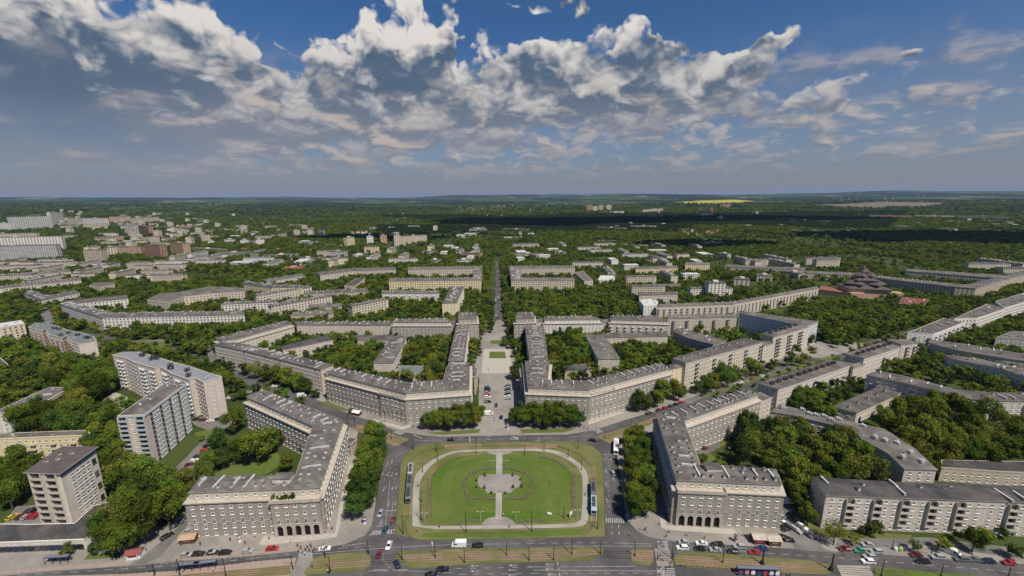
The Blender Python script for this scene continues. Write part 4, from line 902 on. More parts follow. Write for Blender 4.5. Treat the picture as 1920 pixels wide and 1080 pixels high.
place(tl, to, face_slots(TP, e1, 3.0, 4, 6.0, 1, (TP[(e1 + 1) % 4] - TP[e1]).length - 3.2, .6), lambda s: win_mesh(1.9, 2.3, 'three', 'rail_dark'), 'stair_window')
m_ = MB(); a, b = TP[e1], TP[(e1 + 1) % 4]; d = (b - a).normalized(); nn = Vector((d.y, -d.x)) * .05
m_.prism([a + nn, b + nn, b, a], 25.2, 27.0, 0); m_.build('top_band', MT['roof_blue'], tl, to)
for px, py, s in ((86, 865, 2.0), (108, 861, 1.6), (134, 850, 2.2), (112, 852, 1.2)):
    p = G(px, py, 27.6); m_ = MB(); m_.box((p.x, p.y, 27.5), (s, 1.0, .7), 0, -.3); m_.box((p.x, p.y, 28.2), (s + .2, 1.2, .1), 1, -.3); m_.build('roof_vent', [MT['white_render'], MT['roof_felt']], tl, to)
t = low('single-storey shop building with a long dark flat roof under the cream tower', [(-90, 1022), (0, 1019), (158, 1013), (183, 995), (207, 962), (204, 944), (176, 950), (140, 983), (60, 985), (-90, 983)], 4.2, 'white_render', 'roof_dark', wins=False, name='shop_building', cat='shop')
a, b = G(-60, 1030, 2.2), G(158, 1022, 2.2); m_ = MB(); d = (b - a).normalized()
for i in range(16):
    p = a.lerp(b, (i + .5) / 16); m_ = MB(); m_.box((p.x, p.y - .25, .7), ((b - a).length / 16 - .3, .12, 2.2), 0, math.atan2(d.y, d.x)); m_.build('shop_window', MT['car_navy' if i % 5 in (1, 2) else 'glass'], t[0], t[3])
# blue tower
BT = block('', None, None, 28.5, 'pale_render', 'roof_felt', name='tower_block', poly=[(221, 781), (271, 779), (346, 723), (308, 721)], flat=True, chim='x', wins=False)
tb, BP, _, bo = BT; thing(tb, 'eleven-storey tower with pale blue balconies and blue and peach stripes', 'tower block')
e0 = edge_of(BP, (221, 781), (271, 779), 28.5); e1 = edge_of(BP, (271, 779), (346, 723), 28.5)
SHB = 2.55
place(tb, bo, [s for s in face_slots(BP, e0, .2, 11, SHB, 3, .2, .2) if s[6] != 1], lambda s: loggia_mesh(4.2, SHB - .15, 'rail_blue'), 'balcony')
place(tb, bo, [s for s in face_slots(BP, e0, .9, 11, SHB, 3, .2, .2) if s[6] == 1], lambda s: win_mesh(1.1, 1.2), 'window')
a, b = BP[e1], BP[(e1 + 1) % 4]; L_ = (b - a).length; d = (b - a) / L_; nn = Vector((d.y, -d.x)) * .06; NB = 12
for i in range(NB):
    s0, s1 = 3 + (L_ - 3.2) * i / NB, 3 + (L_ - 3.2) * (i + 1) / NB
    m_ = MB(); m_.prism([a + d * s0 + nn, a + d * s1 + nn, a + d * s1 - nn, a + d * s0 - nn], .3, 28.3, 0); m_.build('facade_stripe', MT[('peach_panel', 'stripe_grey', 'teal_panel')[(i // 1) % 3]], tb, bo)
place(tb, bo, [(s[0] + nn.x, s[1] + nn.y) + s[2:] for s in face_slots(BP, e1, 1.0, 11, SHB, 12, 3, .2)], lambda s: win_mesh(1.5, 1.3, 'two', 'frame_white' if s[6] % 3 else 'rail_dark'), 'window', 100)
m_ = MB(); m_.prism(offset(BP, .3), 28.0, 28.35, 0, None, True); m_.build('cornice', MT['rail_blue'], tb, bo)
# saw-tooth white blocks
gs = 'white saw-tooth blocks on the left'
low('tall white saw-tooth block with grey-blue roofs behind the blue striped tower', [(211, 667), (237, 672), (249, 679), (255, 681), (290, 691), (299, 688), (317, 698), (321, 701), (355, 713), (365, 709), (381, 718), (385, 717), (416, 707), (391, 700), (362, 690), (322, 679), (297, 671), (262, 661), (230, 661)], 25, 'pink_render', 'roof_blue', name='apartment_block', cat='apartment block', group=gs, chim='dark', sh=2.9, pitch=3.0, win=(1.0, 1.0), balc=(4, (1, 2), 'frame_white', 2.2))
low('smaller white saw-tooth block with greenish roofs near the left edge', [(53, 614), (80, 622), (86, 618), (92, 628), (118, 635), (124, 630), (136, 642), (147, 646), (181, 641), (176, 632), (150, 624), (131, 621), (110, 613), (92, 608), (66, 606)], 16.5, 'pink_render', 'roof_green', name='apartment_block', cat='apartment block', group=gs, chim='dark', sh=2.9, pitch=3.0, win=(1.0, 1.0), balc=(3, (1,), 'rust_render', 2.0))
low('yellow four-storey block behind the cream tower', [(-90, 827), (0, 824), (170, 817), (165, 808), (30, 813), (-90, 817)], 12.5, 'yellow_render', 'roof_felt', name='apartment_block', cat='apartment block', chim='x', sh=2.9, pitch=3.2, balc=(3, (1,), 'yellow_render', 2.6))
low('white building with pale dormer boxes in the trees on the left', [(-60, 787), (0, 784), (15, 782), (36, 771), (92, 750), (131, 728), (94, 727), (68, 738), (0, 769), (-60, 780)], 9.5, 'white_render', 'roof_felt', name='apartment_block', cat='apartment block', chim='x')
low('small white block with dark balconies cut by the left edge', [(-60, 687), (17, 686), (0, 671), (-60, 670)], 9.5, 'white_render', 'roof_dark', name='apartment_block', cat='apartment block', balc=(2, (0,), 'rail_dark', 2.4))
low('cream block with red-brown balconies at the left edge', [(-60, 624), (0, 615), (46, 607), (39, 601), (0, 607), (-60, 614)], 15, 'cream_render', 'roof_white', name='apartment_block', cat='apartment block', balc=(2, (0,), 'rust_render', 2.2), chim='x')
B('long bent white block with white roof boxes behind the yellow-green street trees', [(114, 571), (150, 583), (192, 596), (300, 593), (458, 590)], [(127, 566), (165, 575), (215, 587), (300, 585), (457, 583)], 15.5, 'white_render', sh=3.0)
B('white school wing with a band of dark roof windows', [(121, 571), (240, 560)], [(122, 564), (237, 553)], 13, 'white_render', chim=None)
low('large pale theatre with stepped volumes and a blue sign', [(276, 563), (316, 567), (345, 557), (400, 551), (458, 548), (462, 541), (392, 538), (338, 548), (298, 552)], 13, 'cream_render', 'roof_felt', name='theatre', cat='theatre', chim=None, pitch=3.6)
B('angled pale school building left of the theatre', [(45, 549), (78, 563), (149, 549)], [(62, 545), (92, 554), (140, 544)], 11, 'white_render', cdens=.6)
B('very long low grey block at the left edge', [(-60, 549), (0, 541), (152, 525)], [(-60, 543), (0, 536), (150, 520)], 11, 'pale_render')
B('long low grey block behind the left-edge one', [(37, 517), (133, 509)], [(37, 512), (131, 505)], 10, 'pale_render')
low('pale square house among trees left of the theatre', [(167, 537), (188, 539), (215, 534), (213, 530), (176, 531)], 10, 'cream_render', chim=None)
B('angled beige block right of the theatre', [(456, 532), (510, 539), (566, 539)], [(463, 527), (512, 533), (563, 534)], 14, 'yellow_render', 'roof_dark', balc=(4, (1,), 'rail_dark', 2.2))
B('low grey block behind the angled beige block', [(500, 528), (572, 517)], [(495, 524), (568, 513)], 10, 'pale_render')
B('curved grey block far behind the left courtyard', [(600, 516), (662, 508), (742, 505)], [(592, 511), (657, 503), (742, 501)], 13, 'cream_render')
B('pale block with white roof specks left of the cream corner block', [(569, 552), (600, 550), (691, 546)], [(572, 546), (606, 545), (688, 541)], 9, 'cream_render', cdens=1.4)
low('small yellow-walled block with a dark roof among trees', [(646, 536), (665, 537), (684, 523), (669, 521)], 10, 'yellow_render', 'roof_dark', chim=None)
B('low block with a white-edged roof in front of the speckled one', [(497, 585), (562, 562)], [(512, 588 - 9), (548, 560)], 8, 'cream_render', cdens=1.4)
B('low grey courtyard roofs left of the diagonal yellow wing', [(545, 592), (625, 588)], [(550, 586), (624, 580)], 8, 'beige_render')
B('short low building above the grey courtyard roofs', [(578, 577), (640, 575)], [(580, 571), (640, 569)], 8, 'pink_render', chim=None)
gy = 'cream blocks flanking the green boulevard'
B('long cream block left of the boulevard, broad face to the camera', [(729, 527), (901, 525)], [(731, 522), (893, 520)], 17.5, 'yellow_render', group=gy, cdens=.8)
B('cream wing beside the boulevard on its left', [(902, 525), (904, 503)], [(886, 524), (889, 503)], 17.5, 'yellow_render', group=gy)
B('rear cream block left of the boulevard', [(765, 505), (904, 503)], [(766, 501), (904, 499)], 16, 'cream_render', group=gy, cdens=.6)
B('diagonal yellow wing left of the boulevard with clustered chimneys', [(856, 568), (870, 538)], [(829, 569), (848, 536)], 18, 'yellow_render', chim='cluster', group=gy)
B('grey-white block with balcony rows in front of the long cream block', [(716, 550), (822, 550)], [(716, 545), (822, 545)], 12.5, 'white_render', balc=(3, (1,), 'frame_white', 2.6), group=gy)
B('long cream block right of the boulevard, broad face to the camera', [(961, 526), (1077, 526)], [(962, 521), (1076, 521)], 17.5, 'cream_render', group=gy, cdens=.8)
B('cream wing beside the boulevard on its right', [(955, 503), (959, 526)], [(976, 503), (978, 524)], 17.5, 'cream_render', group=gy)
B('rear cream block right of the boulevard', [(955, 503), (1078, 502)], [(955, 499), (1076, 498)], 16, 'cream_render', group=gy, cdens=.6)
low('narrow block with a striped roof right of the right cream block', [(1078, 511), (1096, 528), (1112, 527), (1093, 508)], 11, 'cream_render', chim=None)
low('white flat-roofed hall among trees right of the boulevard', [(1121, 525), (1153, 525), (1150, 517), (1126, 517)], 7, 'white_render', 'roof_white', chim=None)
B('cream block in the trees, upper right of the boulevard', [(1192, 504), (1271, 502)], [(1192, 500), (1270, 498)], 13, 'yellow_render', cdens=.6)
B('cream block with dark stair strips right of that', [(1285, 496), (1331, 496)], [(1286, 492), (1330, 492)], 15, 'yellow_render', cdens=.6)
B('pale school with window bands behind the pinkish grey block', [(1199, 554), (1271, 552)], [(1197, 548), (1270, 547)], 14, 'cream_render', win=(2.4, 1.4), chim=None)
low('white house with many chimneys in front of the school', [(1199, 563), (1207, 574), (1231, 573), (1234, 566), (1222, 561)], 13, 'white_render', 'roof_white', chim='x')
B('row of pale roofs in trees below the school on the left', [(1218, 538), (1276, 536)], [(1218, 533), (1276, 532)], 6, 'pale_render', chim=None)

# ------------------------------------------------------------------ far blocks: foot line and top traced, real depth given
def FB(stem, x0, y0, x1, y1, yt, depth, wallm='white_render', roof='roof_felt', name='tower_block', cat='tower block', group=None, sh=2.9, hs=None, flat=True):
    a, b = GT(x0, y0), GT(x1, y1); zb = (a.z + b.z) / 2; a, b = Vector((a.x, a.y)), Vector((b.x, b.y))
    dt = ray((x0 + x1) / 2, yt); mid = (a + b) / 2; h = CAM_H + dt.z / dt.y * mid.y - zb
    d = (b - a).normalized(); nin = Vector((-d.y, d.x)) * depth
    P = ccw([a, b, b + nin, a + nin]); c = sum(P, Vector((0, 0))) / 4; r = root(name, (c.x, c.y, zb)); org = (c.x, c.y, zb)
    m_ = MB(); m_.prism([p for p in P], zb - 4, zb + h, 0); m_.build('wall', MT[wallm], r, org)
    m_ = MB(); m_.prism(offset(P, .3), zb + h, zb + h + .6, 0); m_.box((c.x, c.y, zb + h + .6), (min((b - a).length * .3, 8), depth * .4, 2.2), 1); m_.build('roof', [MT[roof], MT[wallm]], r, org)
    n = max(1, int(round(h / sh))); m_ = MB()
    for x, y, z, rz, j, e, i, k in facade_slots(P, zb + .9, n, h / n, 4.6 if c.length < 1600 else 6.5, 2):
        ca, sa = math.cos(rz), math.sin(rz); w = 2.2 if c.length < 1600 else 3.4
        m_.face([(x + u * ca + .12 * sa, y + u * sa - .12 * ca, z + v) for u, v in ((-w / 2, 0), (w / 2, 0), (w / 2, 1.3), (-w / 2, 1.3))])
    o = m_.build('window', MT['glass'], r, org); o['kind'] = 'stuff'
    FOOT.append(offset(P, 2)); thing(r, stem, cat, group); return r
gf = 'tower blocks of the distant estate'
for st, *a in [('huge grey-white slab block at the left edge, nearest of the stacked slabs', -60, 493, 110, 489, 461, 13, 'panel_grey'), ('huge white slab block behind the nearest one at the left edge', -60, 474, 119, 468, 445, 13, 'white_render'), ('third slab block behind at the left edge', -60, 458, 72, 455, 438, 13, 'cream_render'),
    ('very wide grey slab block at the far left', 20, 433, 100, 429, 406, 14, 'panel_grey'), ('small white tower left of the wide grey slab', -5, 434, 21, 434, 418, 14, 'white_render'), ('pale stepped tower cluster right of the wide grey slab', 98, 421, 122, 419, 398, 14, 'white_render'), ('row of pale striped towers, left half', 130, 424, 158, 424, 409, 14, 'cream_render'), ('row of pale striped towers, right half', 159, 426, 201, 426, 409, 14, 'white_render'),
    ('long tan block in front of the striped towers', 157, 430, 202, 429, 420, 12, 'cream_render'), ('tan block on the estate ridge, left', 207, 419, 247, 418, 406, 14, 'orange_render'), ('tan block on the estate ridge, right', 250, 421, 300, 418, 408, 14, 'cream_render'), ('grey tower left of the rust-red one', 236, 442, 255, 442, 422, 13, 'panel_grey'), ('rust-red block on the estate slope', 257, 438, 281, 442, 424, 13, 'rust_render'),
    ('low tan block under the estate towers', 178, 454, 235, 451, 444, 12, 'brick_tan'), ('yellow-grey tower with green roof edge', 161, 494, 193, 494, 469, 16, 'beige_render'), ('orange tower in the trees on the left', 226, 482, 266, 481, 463, 16, 'orange_render'), ('pale tower just right of the yellow-grey one', 203, 484, 222, 482, 464, 14, 'cream_render'), ('brown tower left of the tan tower', 276, 486, 304, 488, 459, 14, 'rust_render'), ('tan balcony tower at the edge of the estate', 323, 481, 347, 483, 456, 14, 'orange_render'),
    ('white villa block on the slope', 341, 442, 355, 440, 431, 12, 'white_render'), ('white stepped house, first of four', 391, 462, 403, 461, 452, 12, 'white_render'), ('white stepped house, second of four', 422, 459, 437, 459, 449, 12, 'white_render'), ('white stepped house, third of four', 452, 462, 467, 461, 450, 12, 'white_render'), ('white stepped house, fourth of four', 481, 464, 497, 463, 449, 12, 'white_render'),
    ('long white hall in the trees', 354, 472, 416, 475, 467, 18, 'white_render'), ('long grey market hall with a purple band', 403, 483, 462, 482, 475, 30, 'panel_grey'), ('white low hall right of the market hall', 492, 487, 560, 484, 479, 25, 'white_render'),
    ('yellow tower, first of the four slim towers', 653, 467, 666, 465, 445, 13, 'yellow_render'), ('white tower, second of the four slim towers', 689, 461, 701, 460, 443, 13, 'white_render'), ('salmon tower, third of the four slim towers', 714, 458, 726, 457, 441, 13, 'orange_render'), ('cream tower, fourth of the four slim towers', 740, 462, 752, 461, 441, 13, 'cream_render'), ('long cream slab joined to the fourth slim tower', 753, 461, 801, 458, 442, 13, 'cream_render'),
    ('white slim tower in the right middle distance', 1327, 559, 1358, 560, 531, 13, 'white_render'), ('pale tower block behind the white slim tower', 1375, 542, 1404, 543, 524, 14, 'pale_render'), ('pale tower block in the trees further right', 1418, 529, 1447, 530, 517, 14, 'pale_render'), ('pale tower block farthest right of the group', 1467, 520, 1497, 524, 511, 16, 'pale_render'),
    ('dark-windowed white block high in the middle distance', 1319, 462, 1355, 461, 454, 13, 'white_render'), ('white corner tower on the far right slope', 1345, 486, 1363, 488, 476, 16, 'pale_render'),
    ('pink tower on the far ridge, first of four', 1100, 396, 1111, 396, 384, 16, 'orange_render'), ('low tower on the far ridge, second of four', 1112, 396, 1120, 395, 387, 16, 'cream_render'), ('pale tower on the far ridge, third of four', 1122, 395, 1131, 395, 385, 16, 'cream_render'), ('pale tower on the far ridge, fourth of four', 1137, 394, 1146, 394, 384, 16, 'white_render'),
    ('white stepped tower below the yellow field', 1319, 408, 1336, 407, 399, 16, 'white_render'), ('pink and white tower below the yellow field', 1329, 407, 1336, 407, 390, 16, 'orange_render'), ('small brown tower below the yellow field, left', 1308, 397, 1315, 397, 391, 16, 'rust_render'), ('low tower cluster under the right end of the yellow field', 1350, 390, 1370, 389, 383, 16, 'rust_render'),
    ('long white warehouse on the far right', 1716, 409, 1788, 410, 404, 40, 'white_render'), ('orange and grey warehouse on the far right', 1630, 410, 1708, 411, 404, 40, 'orange_render'), ('grey warehouse at the far right edge', 1796, 411, 1890, 413, 405, 40, 'panel_grey'), ('pale works buildings left on the far plain', 1455, 415, 1508, 417, 411, 30, 'white_render'),
    ('grey-blue arched hall behind the dark wood', 880, 437, 912, 437, 430, 40, 'blue_grey_render'), ('long blue-grey hall behind the dark wood', 942, 435, 990, 436, 430, 30, 'blue_grey_render'), ('white and blue works buildings in the far trees, left', 1118, 432, 1170, 434, 427, 25, 'white_render'), ('white and blue works buildings in the far trees, right', 1183, 430, 1232, 430, 424, 25, 'white_render'), ('tan apartment row on the far ridge', 1150, 403, 1170, 402, 396, 16, 'cream_render'), ('long tan apartment row on the far ridge', 1205, 401, 1243, 398, 392, 16, 'beige_render'), ('white row below the long tan one', 1215, 410, 1243, 409, 405, 16, 'white_render'),
    ('pale row house group at the boulevard end, right', 960, 485, 1020, 484, 476, 16, 'white_render'), ('pale building with red gables right of the boulevard end', 1040, 481, 1062, 481, 473, 16, 'cream_render'), ('white hall left of the boulevard end', 857, 497, 885, 496, 488, 16, 'white_render'), ('pinkish house left of the boulevard end', 865, 484, 900, 486, 475, 16, 'orange_render'), ('white houses left of the boulevard end', 804, 496, 820, 497, 488, 16, 'white_render'), ('white long roof far left of the boulevard end', 790, 478, 816, 479, 471, 16, 'white_render'), ('grey block in the trees above the curved block', 617, 486, 648, 486, 472, 16, 'panel_grey'), ('long low white roofs in the trees', 540, 488, 610, 490, 484, 12, 'white_render')]:
    FB(st, *a, group=gf if a[1] < 500 and a[0] < 760 else None)
FB('red-roofed low hall in the trees on the left', 528, 511, 566, 510, 504, 30, 'orange_render', 'roof_red', name='hall', cat='hall')
# random far houses, each its own thing
HM = {}
def house_mesh(k):
    if k in HM: return HM[k]
    w, d, h, wm, rm = ((11, 9, 5.5, 'white_render', 'roof_red'), (12, 9, 6, 'cream_render', 'roof_red'), (10, 9, 7, 'cream_render', 'roof_brown'), (22, 12, 9, 'white_render', 'roof_felt'), (30, 12, 12, 'cream_render', 'roof_felt'))[k]
    a_ = MB(); a_.box((0, 0, -3), (w, d, h + 3), 0)
    for sx in (-1, 1): a_.face([(sx * w / 2, -d / 2, h), (sx * w / 2, d / 2, h), (sx * w / 2, 0, h + d * .38)], 0)
    b_ = MB()
    if k < 3: b_.face([(-w / 2 - .5, -d / 2 - .5, h - .2), (w / 2 + .5, -d / 2 - .5, h - .2), (w / 2 + .5, 0, h + d * .42), (-w / 2 - .5, 0, h + d * .42)]); b_.face([(w / 2 + .5, d / 2 + .5, h - .2), (-w / 2 - .5, d / 2 + .5, h - .2), (-w / 2 - .5, 0, h + d * .42), (w / 2 + .5, 0, h + d * .42)])
    else:
        a_ = MB(); a_.box((0, 0, -3), (w, d, h + 3), 0); b_.box((0, 0, h), (w + .5, d + .5, .5), 0)
    HM[k] = (a_.mesh('wall', [MT[wm]]), b_.mesh('roof', [MT[rm]])); return HM[k]
NH = 0
def houses(px0, py0, px1, py1, n, kinds, phrase):
    global NH
    for i in range(n):
        p = GT(rng.uniform(px0, px1), rng.uniform(py0, py1)); k = rng.choice(kinds); w_, r_ = house_mesh(k)
        if any(inside(p, F) for F in FOOT): continue
        r = root('house', p, rng.choice((.2, .2 + math.pi / 2)) + rng.uniform(-.3, .3)); put('wall', w_, r); put('roof', r_, r)
        q = [Vector((p.x + a, p.y + b)) for a, b in ((-9, -9), (9, -9), (9, 9), (-9, 9))]; FOOT.append(q)
        thing(r, ('small red-roofed house', 'cream house with a red roof', 'cream house with a brown roof', 'small white flat-roofed block', 'cream flat-roofed block')[k] + ' ' + phrase, 'house', 'houses ' + phrase); NH += 1
houses(755, 397, 1000, 412, 75, (0, 1, 1, 2), 'in the settlement above the dark wood'); houses(900, 385, 1030, 396, 42, (0, 0, 1), 'in the red-roofed terraces on the far hill')
houses(1272, 434, 1388, 444, 16, (0, 0, 1), 'in the red-roofed group right of centre'); houses(1775, 430, 1920, 462, 26, (0, 1, 2), 'in the gardens at the far right'); houses(370, 400, 560, 440, 26, (0, 1, 2, 3), 'on the wooded slope left of centre')
houses(280, 412, 520, 450, 60, (0, 1, 3, 4), 'around the estate on the left ridge'); houses(560, 425, 720, 440, 12, (1, 2, 3), 'in the woods left of centre'); houses(1540, 420, 1760, 445, 16, (0, 2, 3), 'on the far right plain'); houses(1150, 445, 1300, 500, 12, (3, 4, 2), 'in the trees right of the boulevard')
houses(400, 450, 640, 500, 18, (0, 3, 4, 2), 'in the trees left of the slim towers'); houses(0, 500, 300, 530, 12, (3, 4), 'among the trees on the left'); houses(1000, 372, 1500, 384, 30, (0, 1, 3), 'scattered below the far ridge'); houses(1560, 366, 1900, 380, 30, (0, 1, 3), 'scattered on the far right hills')
# mid-distance slabs among the trees, each its own thing with wall, roof and openings
BM = {}
def slab_mesh(k):
    if k in BM: return BM[k]
    L_, d, h, wm, rm = ((46, 11, 13, 'cream_render', 'roof_felt'), (70, 11, 12, 'pale_render', 'roof_felt'), (34, 11, 15, 'yellow_render', 'roof_dark'), (26, 14, 9, 'white_render', 'roof_white'), (58, 12, 10, 'white_render', 'roof_felt'), (16, 15, 26, 'cream_render', 'roof_dark'), (40, 22, 7, 'panel_grey', 'roof_white'))[k]
    a = MB(); a.box((0, 0, -3), (L_, d, h + 3), 0); b = MB(); b.box((0, 0, h), (L_ + .6, d + .6, .3), 0); w = MB()
    if k < 5: b.face([(-L_ / 2 - .3, -d / 2 - .3, h + .3), (L_ / 2 + .3, -d / 2 - .3, h + .3), (L_ / 2 - 3, 0, h + 1.4), (-L_ / 2 + 3, 0, h + 1.4)]); b.face([(L_ / 2 + .3, d / 2 + .3, h + .3), (-L_ / 2 - .3, d / 2 + .3, h + .3), (-L_ / 2 + 3, 0, h + 1.4), (L_ / 2 - 3, 0, h + 1.4)])
    x = -L_ / 2 + 3
    while x < L_ / 2 - 2: b.box((x, rng.choice((-2, 2)), h + .3), (.6, rng.uniform(2, 4.5), 1.5), 1); x += rng.uniform(4, 8)
    for s in (-1, 1):
        for j in range(int(h / 3)):
            for i in range(int(L_ / 3.6)): X = -L_ / 2 + 1.8 + i * 3.6; y = s * (d / 2 + .06); w.face([(X - .8, y, 1 + j * 3), (X + .8, y, 1 + j * 3), (X + .8, y, 2.5 + j * 3), (X - .8, y, 2.5 + j * 3)])
    BM[k] = (a.mesh('wall', [MT[wm]]), b.mesh('roof', [MT[rm], MT['chimney_white']]), w.mesh('window', [MT['glass']])); return BM[k]
def estate(px0, py0, px1, py1, n, kinds, phrase, turns=(0, math.pi / 2)):
    done = 0
    for _ in range(n * 8):
        if done >= n: break
        p = GT(rng.uniform(px0, px1), rng.uniform(py0, py1)); k = rng.choice(kinds); a = rng.choice(turns) + rng.uniform(-.06, .06); me = slab_mesh(k)
        L_, d = ((46, 11), (70, 11), (34, 11), (26, 14), (58, 12), (16, 15), (40, 22))[k]; ca, sa = math.cos(a), math.sin(a)
        q = [Vector((p.x + u * ca - v * sa, p.y + u * sa + v * ca)) for u, v in ((-L_ / 2 - 5, -d / 2 - 14), (L_ / 2 + 5, -d / 2 - 14), (L_ / 2 + 5, d / 2 + 5), (-L_ / 2 - 5, d / 2 + 5))]
        cs = [(p.x, p.y)] + [tuple(v) for v in q] + [((q[i].x + q[(i + 1) % 4].x) / 2, (q[i].y + q[(i + 1) % 4].y) / 2) for i in range(4)]
        if any(inside(c, F) for F in FOOT for c in cs): continue
        r = root('apartment_block', p, a); put('wall', me[0], r); put('roof', me[1], r); o = put('window', me[2], r); o['kind'] = 'stuff'
        FOOT.append(q); done += 1
        thing(r, ('cream slab block', 'long pale slab block', 'yellowish block with a dark roof', 'white flat building', 'long white block', 'slim cream tower', 'low grey hall with a white roof')[k] + ' ' + phrase, 'apartment block', 'blocks ' + phrase)
D1, D2 = (.1, 1.67), (.75, -.8)
estate(0, 495, 330, 535, 16, (0, 1, 4, 1), 'among the trees on the left', D1); estate(330, 480, 640, 500, 14, (0, 3, 4, 6), 'in the trees left of the boulevard', D1); estate(440, 545, 720, 590, 9, (0, 4, 1), 'between the theatre and the yellow wing', (.1, .8))
estate(100, 440, 420, 480, 20, (5, 0, 2, 0, 3), 'below the far left estate'); estate(640, 466, 900, 495, 14, (0, 3, 4, 2), 'in the trees beyond the left boulevard blocks'); estate(970, 462, 1330, 497, 18, (0, 4, 3, 1, 6), 'in the trees beyond the right boulevard blocks', D1)
estate(1100, 500, 1340, 560, 9, (0, 4, 3), 'in the wooded gardens right of the boulevard'); estate(1370, 490, 1560, 505, 8, (1, 4, 0), 'right of the white slim tower', D1); estate(60, 398, 460, 432, 60, (5, 0, 2, 1, 5, 4), 'on the far left ridge', D1); estate(200, 425, 620, 462, 34, (3, 0, 4, 5, 3), 'on the slope below the far left ridge', D1); estate(430, 425, 1000, 450, 16, (0, 3, 6, 5), 'in the far central woods')
estate(1080, 395, 1480, 430, 20, (0, 5, 3, 6), 'on the far slope right of centre'); estate(1480, 400, 1920, 440, 20, (3, 6, 4), 'on the far plain at right'); estate(1840, 540, 1920, 500, 4, (1,), 'behind the right avenue blocks')
# stepped dark-roofed church
p = G(1617, 556); cr = root('church', (p.x, p.y, 0), -.25); cr.scale = (1.1, 1.1, 1.4)
m_ = MB(); m_.box((0, 0, 0), (44, 26, 9), 0); m_.box((26, -10, 0), (14, 10, 7), 0); m_.box((-14, -15, 0), (14, 8, 6), 0); m_.build('wall', MT['orange_render'], cr)
for (x, y, z, w, d, r_) in ((0, 0, 9, 46, 30, 0), (-8, 0, 12.5, 22, 18, .785), (9, 0, 12.5, 22, 18, .785), (0, 3, 16, 24, 20, 0), (-4, 4, 19.5, 14, 13, .785), (5, 5, 19.5, 14, 13, .785), (0, 6, 23, 10, 9, 0.3), (-1, 7, 26, 5, 5, .785)):
    m_ = MB(); ca, sa = math.cos(r_), math.sin(r_); q = [((x + (u * ca - v * sa)), (y + (u * sa + v * ca))) for u, v in ((-w / 2, -d / 2), (w / 2, -d / 2), (w / 2, d / 2), (-w / 2, d / 2))]
    m_.prism(q, z, z + .6, 0, None, True)
    for i in range(4): j = (i + 1) % 4; m_.face([(*q[i], z + .6), (*q[j], z + .6), (x + (q[j][0] - x) * .35, y + (q[j][1] - y) * .35, z + 3.6), (x + (q[i][0] - x) * .35, y + (q[i][1] - y) * .35, z + 3.6)])
    m_.box((x, y, z - 3), (w * .7, d * .7, 3), 1, r_); m_.build('stepped_roof', [MT['roof_brown'], MT['brick_tan']], cr)
thing(cr, 'dark stepped pagoda-roofed church standing in the park', 'church'); FOOT.append([Vector((p.x + a, p.y + b)) for a, b in ((-30, -22), (36, -22), (30, 20), (-30, 20))])
low('long low red-roofed wing left of the stepped church', [(1536, 543), (1600, 551), (1606, 545), (1540, 537)], 7, 'brick_tan', 'roof_red', chim=None)
low('red-roofed parish house with small dormers right of the stepped church', [(1687, 569), (1732, 572), (1740, 562), (1694, 557)], 7, 'brick_tan', 'roof_red', chim='x', flat=False, over=1.0)
# yellow rape field and other far fields (thin sheets draped on the terrain)
def field(name, pts, mt):
    P = [GT(*q) for q in pts]; m_ = MB(); xs = [p.x for p in P]; ys = [p.y for p in P]
    n = 26
    for i in range(n):
        for j in range(14):
            x0 = min(xs) + (max(xs) - min(xs)) * i / n; x1 = min(xs) + (max(xs) - min(xs)) * (i + 1) / n; y0 = min(ys) + (max(ys) - min(ys)) * j / 14; y1 = min(ys) + (max(ys) - min(ys)) * (j + 1) / 14
            if inside(((x0 + x1) / 2, (y0 + y1) / 2), [(p.x, p.y) for p in P]): m_.face([(x, y, terr(x, y) + 2.5) for x, y in ((x0, y0), (x1, y0), (x1, y1), (x0, y1))])
    if m_.f: tag(m_.build(name, MT[mt]), kind='structure'); NOTREE.append([Vector((p.x, p.y)) for p in P])
W('rape_yellow', (.42, .36, .03), c2=(.33, .31, .04), scale=.02); W('tan_field', (.19, .14, .10), c2=(.13, .11, .07), scale=.01)
field('rape_field', [(1262, 381), (1320, 382.5), (1390, 381), (1412, 377), (1375, 374.5), (1310, 376.5)], 'rape_yellow'); field('field', [(1510, 386), (1640, 390), (1740, 387), (1790, 381), (1650, 379)], 'tan_field'); field('field', [(1095, 455), (1130, 457), (1165, 456), (1160, 452), (1120, 451)], 'tan_field')
